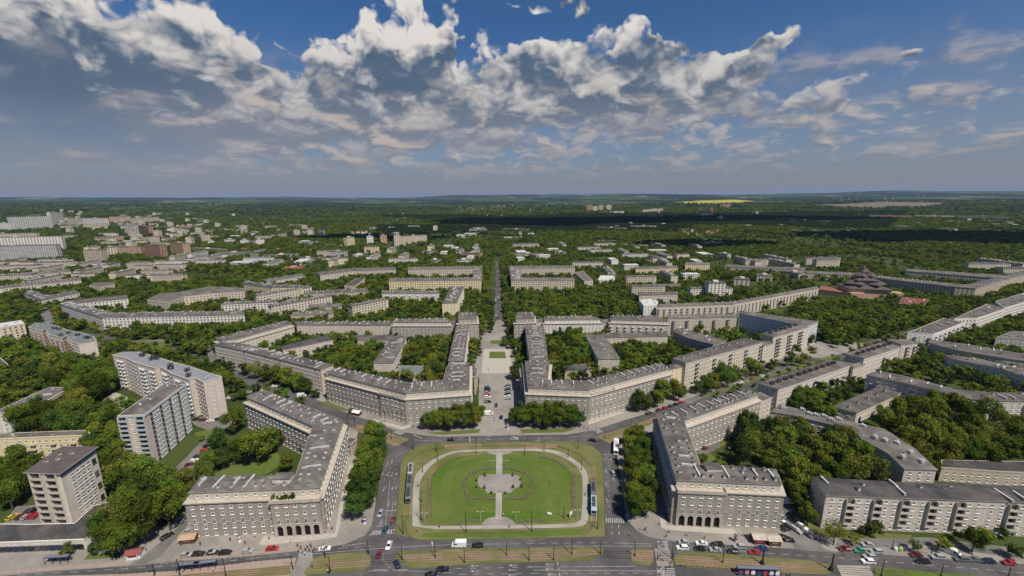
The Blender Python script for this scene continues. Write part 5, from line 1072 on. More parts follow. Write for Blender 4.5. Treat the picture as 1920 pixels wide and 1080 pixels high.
# ------------------------------------------------------------------ vehicles
CAR = {}
def loft(m_, prof, hw, mi, tumble=0.0, zr=None):
    """side profile (x, z) extruded across, upper part narrowed"""
    def w(z): return hw - (tumble * max(0, (z - zr[0]) / (zr[1] - zr[0])) if zr else 0)
    n = len(prof); Lp = [(x, -w(z), z) for x, z in prof]; Rp = [(x, w(z), z) for x, z in prof]
    for i in range(n): j = (i + 1) % n; m_.face([Lp[i], Lp[j], Rp[j], Rp[i]], mi)
    m_.face(Lp, mi); m_.face(Rp[::-1], mi)
def car_meshes(kind, paint):
    k = (kind, paint)
    if k in CAR: return CAR[k]
    b = MB(); g = MB(); parts = []
    if kind == 'hatch': Lh, body, roofp, win_ = 2.05, [(-2.0, .3), (-2.05, .6), (-1.95, .95), (.95, .98), (1.9, .8), (2.05, .55), (2.0, .3)], [(-1.75, .98), (-1.4, 1.47), (.2, 1.5), (1.0, 1.0)], None
    elif kind == 'sedan': body, roofp = [(-2.2, .3), (-2.25, .6), (-2.15, .92), (-1.3, .98), (1.0, .98), (2.05, .8), (2.25, .55), (2.2, .3)], [(-1.55, .97), (-.95, 1.42), (.25, 1.45), (1.1, .99)]
    elif kind == 'estate': body, roofp = [(-2.3, .3), (-2.35, .65), (-2.25, .98), (1.0, 1.0), (2.1, .82), (2.3, .55), (2.25, .3)], [(-2.15, .98), (-1.9, 1.5), (.3, 1.52), (1.1, 1.0)]
    else: body, roofp = [(-2.85, .35), (-2.9, 1.0), (-2.85, 2.35), (-2.7, 2.5), (1.3, 2.5), (1.75, 2.2), (2.3, 1.35), (2.85, 1.15), (2.95, .7), (2.9, .35)], None
    hw = .88 if kind != 'van' else 1.0
    loft(b, body, hw, 0)
    if roofp:
        xs = [q[0] for q in roofp]
        loft(g, roofp, hw - .06, 0, .16, (.95, 1.5))
        r0, r1 = roofp[1], roofp[2]
        b.prism([(r0[0] + .05, -hw + .2), (r1[0] - .02, -hw + .2), (r1[0] - .02, hw - .2), (r0[0] + .05, hw - .2)], r0[1] - .03, r1[1] + .035, 0)
        for s in (-1, 1):
            for (xa, za), (xb, zb) in ((roofp[0], roofp[1]), (roofp[3], roofp[2])): b.tube((xa, s * (hw - .07), za), (xb, s * (hw - .2), zb), .05, .05, 0, 4)
            b.tube(((r0[0] + r1[0]) / 2, s * (hw - .06), .97), ((r0[0] + r1[0]) / 2, s * (hw - .2), r1[1]), .04, .04, 0, 4)
    else:
        g.face([(1.34, -.85, 2.46), (2.32, -.85, 1.4), (2.32, .85, 1.4), (1.34, .85, 2.46)]); 
        g = MB(); g.face([(1.80, -.86, 2.19), (2.32, -.9, 1.38), (2.32, .9, 1.38), (1.80, .86, 2.19)])
        for s in (-1, 1): g.face([(.7, s * 1.01, 1.4), (2.1, s * 1.01, 1.4), (1.7, s * 1.01, 2.05), (.7, s * 1.01, 2.15)])
    wh = MB(); wh.tube((0, -.11, 0), (0, .11, 0), .33, .33, 0, 12)
    if 'rim' not in CAR: ri = MB(); ri.tube((0, -.125, 0), (0, .125, 0), .19, .19, 0, 8); CAR['rim'] = ri.mesh('rim', [MT['car_silver']])
    li = MB(); li.box((0, 0, 0), (.08, .34, .14))
    CAR[k] = (b.mesh('body', [MT[paint]]), g.mesh('windows', [MT['glass']]), CAR.get('wh') or wh.mesh('wheel', [MT['tyre']]), CAR.get('li') or li.mesh('headlight', [MT['lamp_glass']]))
    CAR['wh'], CAR['li'] = CAR[k][2], CAR[k][3]
    return CAR[k]
def car(px, py, ang, paint, stem, kind='hatch', group=None, z=ZR, s=1.0):
    """ang = world heading in degrees, 0 = to the right, 90 = away"""
    p = G(px, py); b, g, wh, li = car_meshes(kind, 'car_' + paint)
    r = root('parked_car' if group else 'car', (p.x, p.y, z), R(ang)); r.scale = (s, s, s)
    if kind == 'van': r.name = 'van'
    put('body', b, r); put('windows', g, r)
    wx = 1.3 if kind != 'van' else 1.85; hw = .8 if kind != 'van' else .92
    for sx in (-1, 1):
        for sy in (-1, 1):
            w_ = put('wheel', wh, r, (sx * wx, sy * hw, .33))
            if py > 1000: put('rim', CAR['rim'], w_)
    fx = {'hatch': 2.03, 'sedan': 2.22, 'estate': 2.27, 'van': 2.93}[kind]
    for sy in (-1, 1): put('headlight', li, r, (fx, sy * .62, .6))
    thing(r, stem, 'van' if kind == 'van' else 'car', group)
    NOTREE.append([Vector((p.x + a, p.y + b_)) for a, b_ in ((-1.5, -1.5), (1.5, -1.5), (1.5, 1.5), (-1.5, 1.5))])
car(861, 1024, 180, 'white', 'large white van driving left on the near roadway below the lawn', 'van', z=ZR)
car(895, 1025.5, 180, 'black', 'black estate car behind the white van', 'estate')
car(729.5, 1025, -92, 'white', 'white car crossing the left junction towards the camera', 'hatch')
car(736, 979, -94, 'maroon', 'dark red car waiting at the left zebra crossing', 'hatch'); car(721, 998, -94, 'teal', 'dark green car standing on the left zebra crossing', 'estate'); car(714, 965, -94, 'silver', 'silver car left of the dark red one on the left road', 'hatch')
car(711.5, 1040, 88, 'maroon', 'dark red car driving into the left junction between the tram islands', 'sedan'); car(744, 1060, 125, 'navy', 'dark blue car turning at the foot of the left road', 'estate')
car(831, 1070, 4, 'black', 'black car on the lower roadway beneath the white van', 'estate'); car(809, 1080, 4, 'black', 'black car cut by the lower picture edge', 'sedan')
car(609, 1031, 8, 'white', 'white saloon beside the left pedestrian crossing', 'sedan'); car(511, 1031, 4, 'red', 'dark red car alone in the left parking strip', 'estate')
for x, y, c, k in ((464, 1036, 'silver', 'hatch'), (423, 1039, 'black', 'estate'), (399.5, 1039, 'black', 'hatch'), (373, 1041.5, 'black', 'estate'), (349.5, 1043.5, 'silver', 'hatch')):
    car(x, y, 6, c, c + ' car parked in the strip before the left arcaded block', k, 'cars in the left parking strip', ZP + .02)
for x, y, c, d, k in ((1281, 1019, 'silver', 'upper lane', 'hatch'), (1279, 1029, 'white', 'lower lane, first in the queue', 'estate'), (1315, 1021, 'white', 'upper lane', 'sedan'), (1312, 1031, 'black', 'lower lane', 'hatch'), (1345, 1023, 'black', 'upper lane', 'estate'), (1341, 1033, 'silver', 'lower lane', 'sedan'),
                   (1386, 1027, 'silver', 'upper lane', 'estate'), (1374, 1036, 'black', 'lower lane', 'hatch'), (1414, 1038, 'red', 'lower lane', 'hatch'), (1428, 1030.5, 'blue', 'upper lane, last in the queue', 'sedan')):
    car(x, y, 177, c, '%s car queuing before the right crossing, %s' % ('bright red' if c == 'red' else c, d), k, 'cars queuing before the right crossing')
for x, y, c in ((1461, 964, 'silver'), (1463, 970, 'silver'), (1465, 976, 'grey'), (1467, 982, 'white'), (1470, 987, 'black'), (1473, 992, 'black')): car(x, y + 2, 195, c, c + ' car parked nose-in beside the right end of the arcaded block', 'hatch', 'cars beside the right block end', ZP + .03)
for x, y, c in ((1489, 969, 'navy'), (1495, 978, 'navy'), (1503, 990, 'white'), (1492, 996, 'silver'), (1513, 1004, 'grey')): car(x, y, -62, c, c + ' car along the side street between the arcaded and the pale block', 'estate', 'cars in the right side street', ZP + .03)
car(1466, 1010, 0, 'black', 'left of two black cars by the brown kiosks', 'estate', z=ZP + .02); car(1479, 1015, -10, 'black', 'right of two black cars by the brown kiosks', 'hatch', z=ZP + .02); car(1473, 944, 0, 'white', 'white van in the shade behind the right block end', 'van', z=ZP + .03)
for x, y, a, c, k, s in ((1584, 1032, 178, 'maroon', 'estate', 'dark red car at the kerb under the first street tree'), (1611, 1035, 178, 'green', 'hatch', 'green car at the kerb near the glass banks'), (1642, 1037, 178, 'silver', 'estate', 'silver car at the kerb near the recycling bins'), (1630, 1046, 178, 'silver', 'estate', 'silver car driving in the upper lane at right'), (1627, 1055, 178, 'white', 'estate', 'white car driving in the lower lane at right'),
                         (1626, 1024, 178, 'silver', 'sedan', 'silver car in the drive before the pale block'), (1717, 1043, 178, 'maroon', 'hatch', 'dark red car parked right of the bushes'), (1757, 1047, 176, 'silver', 'estate', 'silver car parked beside the slanted white van'), (1729, 1055, 176, 'black', 'estate', 'black car driving right of the middle lane'), (1781, 1038, -50, 'white', 'van', 'white van parked at a slant under the trees'),
                         (1801, 1051, 176, 'grey', 'estate', 'dark grey car parked under the right street tree'), (1826, 1052, 176, 'grey', 'hatch', 'grey car parked between the dark grey and the navy one'), (1851, 1055, 176, 'navy', 'estate', 'navy blue car parked near the right edge'), (1891, 1058, 176, 'red', 'hatch', 'red car parked at the right edge')):
    car(x, y, a, c, s, k, z=ZP + .03 if 'park' in s or 'kerb' in s or 'drive bef' in s else ZR)
for x, y, c in ((346, 885, 'black'), (355, 873, 'maroon'), (364, 866, 'white'), (371, 858, 'navy'), (383, 846, 'red'), (389, 838, 'black'), (395, 831, 'grey')): car(x, y, 48, c, c + ' car in the row beside the driveway by the striped tower', 'hatch', 'cars beside the tower driveway', ZP + .04)
for x, y, c in ((40, 971, 'maroon'), (51, 971, 'silver'), (61, 969, 'red'), (70, 969, 'red'), (57, 960, 'black'), (66, 960, 'black'), (24, 972, 'yellow')): car(x, y, 80, c, c + ' car in the yard left of the cream tower', 'hatch', 'cars in the yard by the cream tower', ZP + .04)
for x, y, c in ((314, 1008, 'black'), (334, 985, 'grey'), (340, 976, 'silver'), (359, 996, 'silver')): car(x, y, 62, c, c + ' car in the shady side street left of the arcaded block', 'estate', 'cars in the left side street', ZP + .04)
for x, y, c in ((369, 788, 'black'), (381, 789, 'maroon'), (395, 791, 'white'), (408, 788, 'navy'), (430, 748, 'white'), (438, 750, 'grey'), (447, 748, 'black')): car(x, y, 10, c, c + ' car at the foot of the tall saw-tooth block', 'sedan', 'cars at the saw-tooth block', ZP + .04)
for i, (y, c) in enumerate(((726, 'silver'), (730, 'navy'), (734, 'black'), (738, 'silver'), (742, 'red'), (746, 'white'))): car(914, y, 2, c, '%s car, row %s from the top in the left file on the long square' % (c, ORD[i]), 'estate', 'cars parked on the long square', ZP + .05)
for i, (y, c) in enumerate(((725, 'grey'), (729, 'silver'), (733, 'navy'), (737, 'silver'), (741, 'black'), (745, 'white'), (749, 'silver'))): car(952, y, 178, c, '%s car, row %s from the top in the right file on the long square' % (c, ORD[i]), 'estate', 'cars parked on the long square', ZP + .05)
car(914.5, 755, 2, 'black', 'black car below the left file on the long square', 'estate', z=ZP + .03); car(930.5, 762, -90, 'navy', 'dark blue car driving down the long square', 'hatch', z=ZP + .03); car(916, 778, 5, 'white', 'white van half under the left plane trees', 'van', z=ZP + .03); car(930, 786, -90, 'silver', 'silver car waiting at the exit of the long square', 'hatch', z=ZP + .03); car(940, 784, 90, 'black', 'black car entering the long square', 'hatch', z=ZP + .03)
car(845, 826, 180, 'black', 'black car on the far roadway, left', 'hatch'); car(964, 824.5, 0, 'silver', 'silver car on the far roadway near the middle', 'sedan'); car(1110.5, 827, 155, 'black', 'black car on the far right bend of the ring', 'estate')
for x, y, a, c, s in ((1150, 889, 92, 'silver', 'silver car on the shady right road'), (1154, 950, 92, 'black', 'black car at the dark kerb of the right road'), (1178, 973, 90, 'silver', 'silver car under the last tree of the right row'), (1247, 766.5, 26, 'red', 'red car at the kerb of the right avenue, nearest'), (1235, 770, 26, 'maroon', 'maroon car at the kerb of the right avenue')): car(x, y, a, c, s, 'hatch')
for x, y, c in ((1277, 756, 'red'), (1267, 759.5, 'black'), (1257, 763, 'blue'), (1216, 776, 'black'), (1382, 721, 'white'), (1390, 718, 'white'), (1400, 715, 'silver'), (1410, 712, 'red'), (1430, 706, 'white'), (1441, 702, 'silver'), (1317, 742, 'black'), (1330, 737, 'silver'), (1460, 699, 'black'), (1478, 693, 'navy')): car(x, y, 28, c, c + ' car along the right avenue', 'sedan', 'cars along the right avenue', ZR)
for x, y, a, c, s in ((1322, 842, 30, 'maroon', 'purple-red car in the courtyard behind the shaded block'), (1369, 824, 20, 'black', 'black car in the courtyard drive, upper'), (1369, 842, 20, 'black', 'black car under the courtyard trees'), (467, 737, 15, 'silver', 'silver car on the left avenue'), (514, 726, 15, 'white', 'white car on the left avenue by the poplars'), (566, 744, 15, 'white', 'white delivery van near the gatehouse of the left avenue')): car(x, y, a, c, s, 'van' if 'van' in s else 'hatch', z=ZP + .02)
for i in range(22): p = 505 + i * 4.8; car(929.5 + (i % 2) * 4.4 + rng.uniform(-.6, .6), p, 90, rng.choice(('silver', 'white', 'black', 'grey', 'red')), 'small car on the tree-lined northern boulevard', 'hatch', 'cars on the northern boulevard', ZR)
def tram(px, py, ang, n, stem, cols, seg):
    p = G(px, py); r = root('tram', (p.x, p.y, ZP + .05), R(ang)); x = 0
    for i in range(n):
        L_ = seg; b = MB(); g = MB(); d = MB(); nose = .7 if i in (0, n - 1) else 0
        pr = [(x, .5), (x, 3.0), (x + .3, 3.25), (x + L_ - .3, 3.25), (x + L_, 3.0), (x + L_, .5)]
        if i == n - 1: pr = [(x, .5), (x, 3.0), (x + .3, 3.25), (x + L_ - 1.2, 3.25), (x + L_ - .3, 2.6), (x + L_ + .1, 1.3), (x + L_, .5)]
        loft(b, pr, 1.2, 0); b.build('car_body', MT[cols[i % len(cols)]], r)
        for sy in (-1, 1):
            for k in range(int((L_ - 1.6) / 1.7)): g.box((x + 1.0 + k * 1.7 + .7, sy * 1.2, 1.5), (1.35, .06, 1.0))
        if i == n - 1: g.face([(x + L_ - .25, -1.0, 2.55), (x + L_ + .13, -1.0, 1.4), (x + L_ + .13, 1.0, 1.4), (x + L_ - .25, 1.0, 2.55)])
        g.build('windows', MT['glass'], r)
        d.box((x + 3, 0, 3.25), (2.6, 1.3, .35)); d.box((x + 6.4, 0, 3.25), (2.2, 1.3, .3)); d.tube((x + 5, -.5, 3.3), (x + 6.2, 0, 4.6), .05, .05); d.tube((x + 5, .5, 3.3), (x + 6.2, 0, 4.6), .05, .05); d.box((x + 6.2, 0, 4.6), (.3, 1.6, .06)); d.build('roof_gear', MT['rail_dark'], r)
        w = MB()
        for q in (1.8, L_ - 1.8): w.box((x + q, 0, 0), (2.2, 1.9, .5))
        w.build('bogie', MT['tyre'], r); x += L_ + .5
    thing(r, stem, 'tram'); return r
t1 = G(771, 877); t2 = G(766.5, 933); tram(771, 878, math.degrees(math.atan2((t2 - t1).y, (t2 - t1).x)), 3, 'long grey tram with a white rear section on the left side of the lawn', ('car_silver', 'car_grey', 'car_grey'), 8.4)
t1 = G(1111, 912); t2 = G(1112, 956); tram(1112, 912, math.degrees(math.atan2((t2 - t1).y, (t2 - t1).x)), 2, 'dark grey tram with a blue front on the right side of the lawn', ('car_grey', 'tram_blue'), 9.5)
def bus(px, py, ang, stem):
    p = G(px, py); r = root('bus', (p.x, p.y, ZR), R(ang)); b = MB(); loft(b, [(-6, .4), (-6, 2.9), (-5.8, 3.1), (5.7, 3.1), (6, 2.8), (6.05, .4)], 1.25, 0); b.build('body', MT['white_plastic'], r)
    g = MB(); g.box((6.02, 0, 1.3), (.1, 2.2, 1.4)); [g.box((-5 + k * 1.7, sy * 1.25, 1.4), (1.45, .06, 1.1)) for k in range(7) for sy in (-1, 1)]; g.build('windows', MT['glass'], r)
    for x in (-3.6, 3.8):
        for sy in (-1, 1): w = MB(); w.tube((x, sy * 1.0, .48), (x, sy * 1.28, .48), .48, .48, 0, 12); w.build('wheel', MT['tyre'], r)
    m2 = MB(); m2.box((-2, 0, 3.1), (2.4, 1.4, .3)); m2.box((2.5, 0, 3.1), (1.6, 1.2, .25)); m2.build('roof_unit', MT['panel_grey'], r); thing(r, stem, 'bus')
bus(1155, 842, -105, 'white bus at the top of the right road, in front of the tree row')
# ------------------------------------------------------------------ poles
PM = {}
def pole(px, py, toppx, kind, stem, group):
    p = G(px, py); d = ray(px, toppx); h = min(max(CAM_H + d.z * p.y / d.y, 3.5), 12); k = (kind, round(h))
    if k not in PM:
        a = MB(); b = MB(); H_ = round(h)
        if kind == 'mast': a.tube((0, 0, 0), (0, 0, H_), .17, .11, 0, 8); a.box((0, 0, 0), (.5, .5, .35)); b.tube((0, 0, H_ - 1.2), (2.6, 0, H_ - .9), .05, .04); b.tube((0, 0, H_ - .2), (2.0, 0, H_ - .95), .025, .025)
        elif kind == 'lamp': a.tube((0, 0, 0), (0, 0, H_), .09, .06, 0, 8); b.tube((-1.1, 0, H_ + .1), (1.1, 0, H_ + .1), .04, .04); b.box((-1.2, 0, H_), (.7, .3, .14)); b.box((1.2, 0, H_), (.7, .3, .14))
        else: a.tube((0, 0, 0), (0, 0, H_), .32, .2, 0, 8); a.box((0, 0, 0), (1.0, 1.0, 1.2)); b.tube((0, 0, H_ - .8), (3.2, 0, H_ - .4), .07, .05); b.box((3.3, 0, H_ - .5), (.8, .3, .15))
        m_ = 'pole_pale' if kind == 'lamp' else 'pole_dark'; PM[k] = (a.mesh('mast', [MT[m_]]), b.mesh('arm', [MT[m_]]))
    r = root('street_lamp' if kind == 'lamp' else 'tram_mast', (p.x, p.y, ZP), rng.choice((0, math.pi))); put('mast', PM[k][0], r); put('arm', PM[k][1], r); thing(r, stem, 'street lamp' if kind == 'lamp' else 'tram mast', group)
gm = 'dark tram wire masts'
for x, y, t in ((610, 1044.5, 1018), (619.5, 1072.5, 1043), (691, 1037.5, 1012), (754, 1049, 1022), (816, 1045, 1019), (871, 1055, 1030), (950, 1041, 1016), (992, 1051, 1026), (1038, 1050.5, 1025), (1072, 1039.5, 1010), (1126, 1039, 1013), (1190, 1042.5, 1016), (1260, 1047.5, 1019), (1355, 1055, 1028), (337, 1078, 1050), (549, 1067, 1040), (423.5, 1079, 1050), (290, 1079, 1058)): pole(x, y, t, 'mast', 'dark tram mast on the track bed of the near roadway', gm)
for x, y, t in ((874, 999, 960), (997, 997, 958), (1120, 992, 955), (756, 1001, 967), (790, 976, 946), (790, 942, 921), (792.5, 886, 865), (821, 863, 843), (775, 843, 820), (818, 846, 829), (893, 850.5, 820), (984, 853, 832.5), (1020, 845.5, 826), (1065, 858, 840), (1084, 841, 821), (1090.5, 881, 861), (1057, 972, 948), (734, 823, 801), (653, 798, 775), (666, 802, 783), (1134, 822, 803), (1117, 815, 801), (1183, 800, 786)): pole(x, y, t, 'mast', 'dark tram mast around the central lawn', gm)
for x, y, t in ((1429, 1058, 1032), (1558, 1070, 1038)): pole(x, y, t, 'thick', 'thick dark mast with a concrete foot on the right tram bed', gm)
for x, y, t in ((1652, 1080, 1049), (1764, 1080, 1058), (1890, 1082, 1066), (1745, 1042, 1025), (1672, 1030, 1013)): pole(x, y, t, 'mast', 'slim pole beside the right roadway', 'slim poles at right')
for x, y, t in ((797, 982, 961), (901, 979, 959), (967, 976, 959), (1082, 976, 957), (923, 877, 867), (949, 877, 867), (924, 929, 912), (948, 929, 912), (1196, 769, 757), (1215, 1000, 985), (1264, 746, 729)): pole(x, y, t, 'lamp', 'pale twin-headed lamp on the lawn edge', 'pale twin-headed lamps')
# ------------------------------------------------------------------ shelters, kiosks, signs
W('shelter_roof', (.16, .17, .18), rough=.4)
def shelter(stem, px, py, L_, rz, c, name='tram_shelter', advert=None, h=2.7):
    p = G(px, py); r = root(name, (p.x, p.y, ZP), R(rz)); m_ = MB(); m_.box((0, 0, h), (L_, 1.5, .16), 0); m_.box((0, 0, h + .16), (L_ - .3, 1.2, .05), 1); m_.build('roof', [MT[c], MT['shelter_roof']], r)
    n = int(L_ / 2.6) + 1
    for i in range(n):
        x = -L_ / 2 + .2 + (L_ - .4) * i / (n - 1)
        m_ = MB(); m_.box((x, .8, 0), (.12, .12, h)); m_.box((x, -.8, 0), (.12, .12, h)); m_.build('post', MT[c], r)
    for i in range(n - 1):
        x = -L_ / 2 + .2 + (L_ - .4) * (i + .5) / (n - 1); m_ = MB(); m_.box((x, .8, .4), ((L_ - .4) / (n - 1) - .25, .05, 1.9)); m_.build('glass_pane', MT['glass'], r)
    m_ = MB(); m_.box((0, .4, .45), (L_ * .7, .4, .06)); m_.box((-L_ * .25, .4, 0), (.1, .3, .45)); m_.box((L_ * .25, .4, 0), (.1, .3, .45)); m_.build('bench', MT['wood_brown'], r)
    if advert:
        for i, cc in enumerate(advert):
            x = -L_ / 2 + (i + .5) * L_ / len(advert); m_ = MB(); m_.box((x, -1.0, .8), (L_ / len(advert) - .8, .08, 1.5)); m_.build('poster', MT[cc], r)
    thing(r, stem, 'shelter')
shelter('long blue tram shelter on the left platform, left half', 355, 1069, 8, 8, 'blue_steel'); shelter('long blue tram shelter on the left platform, right half', 386, 1066, 8, 8, 'blue_steel')
shelter('dark purple tram shelter with posters on the right platform', 1420, 1077, 15, -3, 'purple', advert=('purple', 'cloth_pink', 'white_plastic', 'blue_steel', 'cloth_red', 'cloth_white', 'white_plastic'))
shelter('blue bus shelter on the pavement at the lower left', 110, 1055, 8.5, 4, 'blue_steel', 'bus_shelter')
def kiosk(stem, px, py, w, d, h, wm, rm, rz=0, front=None):
    p = G(px, py); r = root('kiosk', (p.x, p.y, ZP), R(rz)); m_ = MB(); m_.box((0, 0, 0), (w, d, h)); m_.build('wall', MT[wm], r)
    m_ = MB()
    for s in (-1, 1): m_.face([(-w / 2 - .4, s * (d / 2 + .5), h - .1), (w / 2 + .4, s * (d / 2 + .5), h - .1), (w / 2 + .4, 0, h + .9), (-w / 2 - .4, 0, h + .9)])
    for s in (-1, 1): m_.face([(s * w / 2, -d / 2, h), (s * w / 2, d / 2, h), (s * w / 2, 0, h + .8)])
    m_.build('roof', MT[rm], r)
    m_ = MB(); m_.box((0, -d / 2 - .03, 1.0), (w * .6, .06, 1.1)); m_.build('hatch', MT[front or 'recess'], r)
    for s in (-1, 1): m_ = MB(); m_.box((s * w * .38, -d / 2 - .6, 0), (.15, .15, h)); m_.build('post', MT[wm], r)
    thing(r, stem, 'kiosk')
kiosk('brown wooden stall with a striped roof by the left side street', 356, 1014, 5.5, 3.5, 2.3, 'wood_brown', 'brick_tan', 8); kiosk('red-white kiosk beside the left side street', 255, 1044, 5, 3, 2.4, 'white_plastic', 'sign_red', 10, 'sign_red')
kiosk('left of two brown kiosks, with a pink panel', 1420, 1015, 4.6, 3.4, 2.5, 'wood_brown', 'stone_trim', -3, 'sign_pink'); kiosk('right of two brown kiosks, plain wooden front', 1448, 1018, 4.6, 3.4, 2.5, 'wood_brown', 'stone_trim', -3, 'rust_render')
kiosk('red and green stall on the pavement of the left avenue', 664, 776, 6, 3, 2.4, 'sign_red', 'ivy', -20); kiosk('white tented stall right of the red and green one', 670, 778, 5, 3, 2.3, 'wood_brown', 'white_plastic', -20)
def column(stem, px, py, c1, c2):
    p = G(px, py); r = root('advertising_column', (p.x, p.y, ZP)); m_ = MB(); m_.tube((0, 0, 0), (0, 0, 3.0), .65, .65, 0, 14); m_.build('drum', MT[c1], r); m_ = MB(); m_.tube((0, 0, 1.2), (0, 0, 2.2), .67, .67, 0, 14); m_.build('poster', MT[c2], r)
    m_ = MB(); m_.tube((0, 0, 3.0), (0, 0, 3.6), .8, .1, 0, 14); m_.build('cap', MT['stone_dark'], r); thing(r, stem, 'advertising column')
column('advertising column with pink posters by the brown kiosks', 1379, 1016, 'teal_panel', 'sign_pink'); column('advertising column under the right plane trees at the square mouth', 952, 804, 'white_plastic', 'cloth_blue'); column('advertising column by the left street tree row', 684, 982, 'white_plastic', 'purple'); column('advertising column on the pavement before the left block', 450, 1016, 'white_plastic', 'cloth_pink')
def board(stem, px, py, w, h, rz, c, legs=.8):
    p = G(px, py); r = root('billboard', (p.x, p.y, ZP + .06), R(rz)); m_ = MB(); m_.box((0, 0, legs), (w, .12, h)); m_.build('panel', MT[c], r)
    for s in (-1, 1): m_ = MB(); m_.box((s * w * .4, 0, 0), (.1, .1, legs)); m_.build('post', MT['pole_dark'], r)
    thing(r, stem, 'billboard')
board('white slanted board on the lawn near the right edge', 1070, 970, 1.9, 1.8, 45, 'white_plastic')
p = G(1030, 966); r = root('concrete_pipe', (p.x, p.y, ZP + .1), -.3); m_ = MB(); m_.tube((-.9, 0, .55), (.9, 0, .55), .55, .55, 0, 14); m_.build('drum', MT['chimney_white'], r); thing(r, 'short white drum lying on the right half of the lawn', 'pipe')
for i, (x, c) in enumerate(((1678, 'cloth_white'), (1683, 'car_green'), (1688, 'car_yellow'), (1693, 'car_blue'))):
    p = G(x, 1032); r = root('recycling_bin', (p.x, p.y, ZP)); m_ = MB(); m_.tube((0, 0, .1), (0, 0, 1.1), .75, .7, 0, 12); m_.tube((0, 0, 1.1), (0, 0, 1.6), .7, .3, 0, 12); m_.build('tank', MT[c], r); thing(r, ('white', 'green', 'yellow', 'blue')[i] + ' recycling bell in the row by the right kerb', 'recycling bin', 'recycling bells by the right kerb')
# small planting on the lawn plaza
def shrub(stem, px, py, w, h, mt, cat='shrub'):
    p = G(px, py); r = root('shrub', (p.x, p.y, ZP + .1)); m_ = MB()
    for i in range(26):
        t = rng.random(); a = rng.uniform(0, 6.28); q = w / 2 * (1 - t) * rng.random() ** .5; m_.tube((q * math.cos(a), q * math.sin(a), t * h * .8), (q * 1.3 * math.cos(a), q * 1.3 * math.sin(a), t * h * .8 + h * .28), .22 * w, .04, 0, 5)
    m_.build('foliage', MT[mt], r); m_ = MB(); m_.tube((0, 0, 0), (0, 0, h * .4), .08, .05); m_.build('stem', MT['wood_brown'], r); thing(r, stem, cat, 'shrubs round the paved centre')
W('shrub_red', (.13, .05, .03), c2=(.08, .05, .02), scale=3); W('shrub_green', (.03, .05, .015), c2=(.05, .07, .02), scale=3)
for i, (x, y, c) in enumerate(((909, 893, 'shrub_red'), (962, 893, 'shrub_red'), (908, 917, 'shrub_red'), (962, 916, 'shrub_red'), (893, 902, 'shrub_green'), (976, 901, 'shrub_green'), (893, 915, 'shrub_green'), (978, 914, 'shrub_red'), (922, 926, 'shrub_green'), (948, 926, 'shrub_green'))): shrub('%s shrub at the rim of the paved centre, %s' % (('reddish' if c == 'shrub_red' else 'dark green'), ('upper left', 'upper right', 'lower left', 'lower right', 'left end', 'right end', 'far lower left', 'far lower right', 'beside the path on its left', 'beside the path on its right')[i]), x, y, 1.5, 2.2 if c == 'shrub_red' else 1.2, c)
def fence(stem, pts, h=1.1, step=2.0):
    P = GP(pts); r = root('fence', (P[0].x, P[0].y, ZP)); m_ = MB(); rl = MB()
    for a, b in zip(P, P[1:]):
        n = max(1, int((b - a).length / step))
        for i in range(n): q = a.lerp(b, i / n); m_.box((q.x, q.y, ZP), (.09, .09, h))
        for z in (.55, h): rl.tube((a.x, a.y, ZP + z), (b.x, b.y, ZP + z), .035, .035, 0, 4)
    o = m_.build('post', MT['pole_dark'], r, (P[0].x, P[0].y, ZP)); o['kind'] = 'stuff'; rl.build('rail', MT['pole_dark'], r, (P[0].x, P[0].y, ZP)); thing(r, stem, 'fence')
fence('dark railing along the left platform edge', [(225, 1077.5), (335, 1071.5), (480, 1054), (555, 1047)]); fence('dark railing along the right platform', [(1265, 1062), (1360, 1068.5), (1385, 1071)])
# ------------------------------------------------------------------ people
def person_mesh(pose, top, legs):
    me = bpy.data.meshes.new('s'); st = {'stand': (.0, .0), 'walk': (.28, -.26), 'walk2': (-.22, .3)}[pose]
    V_ = [(0, 0, .95), (0, 0, 1.2), (0, 0, 1.42), (0, 0, 1.52), (.02, 0, 1.64), (.02, 0, 1.75), (0, .1, .9), (st[0] * .6, .1, .5), (st[0], .1, .08), (st[0] + .14, .1, .04), (0, -.1, .9), (st[1] * .6, -.1, .5), (st[1], -.1, .08), (st[1] + .14, -.1, .04),
          (0, .19, 1.4), (-st[0] * .4, .25, 1.12), (-st[0] * .6 + .08, .25, .86), (0, -.19, 1.4), (-st[1] * .4, -.25, 1.12), (-st[1] * .6 + .08, -.25, .86)]
    E_ = [(0, 1), (1, 2), (2, 3), (3, 4), (4, 5), (0, 6), (6, 7), (7, 8), (8, 9), (0, 10), (10, 11), (11, 12), (12, 13), (2, 14), (14, 15), (15, 16), (2, 17), (17, 18), (18, 19)]
    rad = [.15, .14, .15, .06, .1, .085, .095, .07, .05, .04, .095, .07, .05, .04, .065, .05, .035, .065, .05, .035]
    me.from_pydata(V_, E_, []); o = bpy.data.objects.new('s', me); col.objects.link(o); mo = o.modifiers.new('k', 'SKIN')
    for i, v in enumerate(me.skin_vertices[0].data): v.radius = (rad[i], rad[i]); v.use_root = i == 0
    dg = bpy.context.evaluated_depsgraph_get(); dg.update(); nm = bpy.data.meshes.new_from_object(o.evaluated_get(dg)); bpy.data.objects.remove(o)
    nm.name = 'person'; nm.materials.clear()
    for q in (legs, top, 'skin', 'hair'): nm.materials.append(MT[q])
    for p in nm.polygons:
        z = p.center.z; ay = abs(p.center.y); p.material_index = 3 if z > 1.70 or (z > 1.6 and p.center.x < -.03) else 2 if z > 1.47 or (z < .92 and ay > .2) else 1 if z > .95 else 0; p.use_smooth = True
    return nm
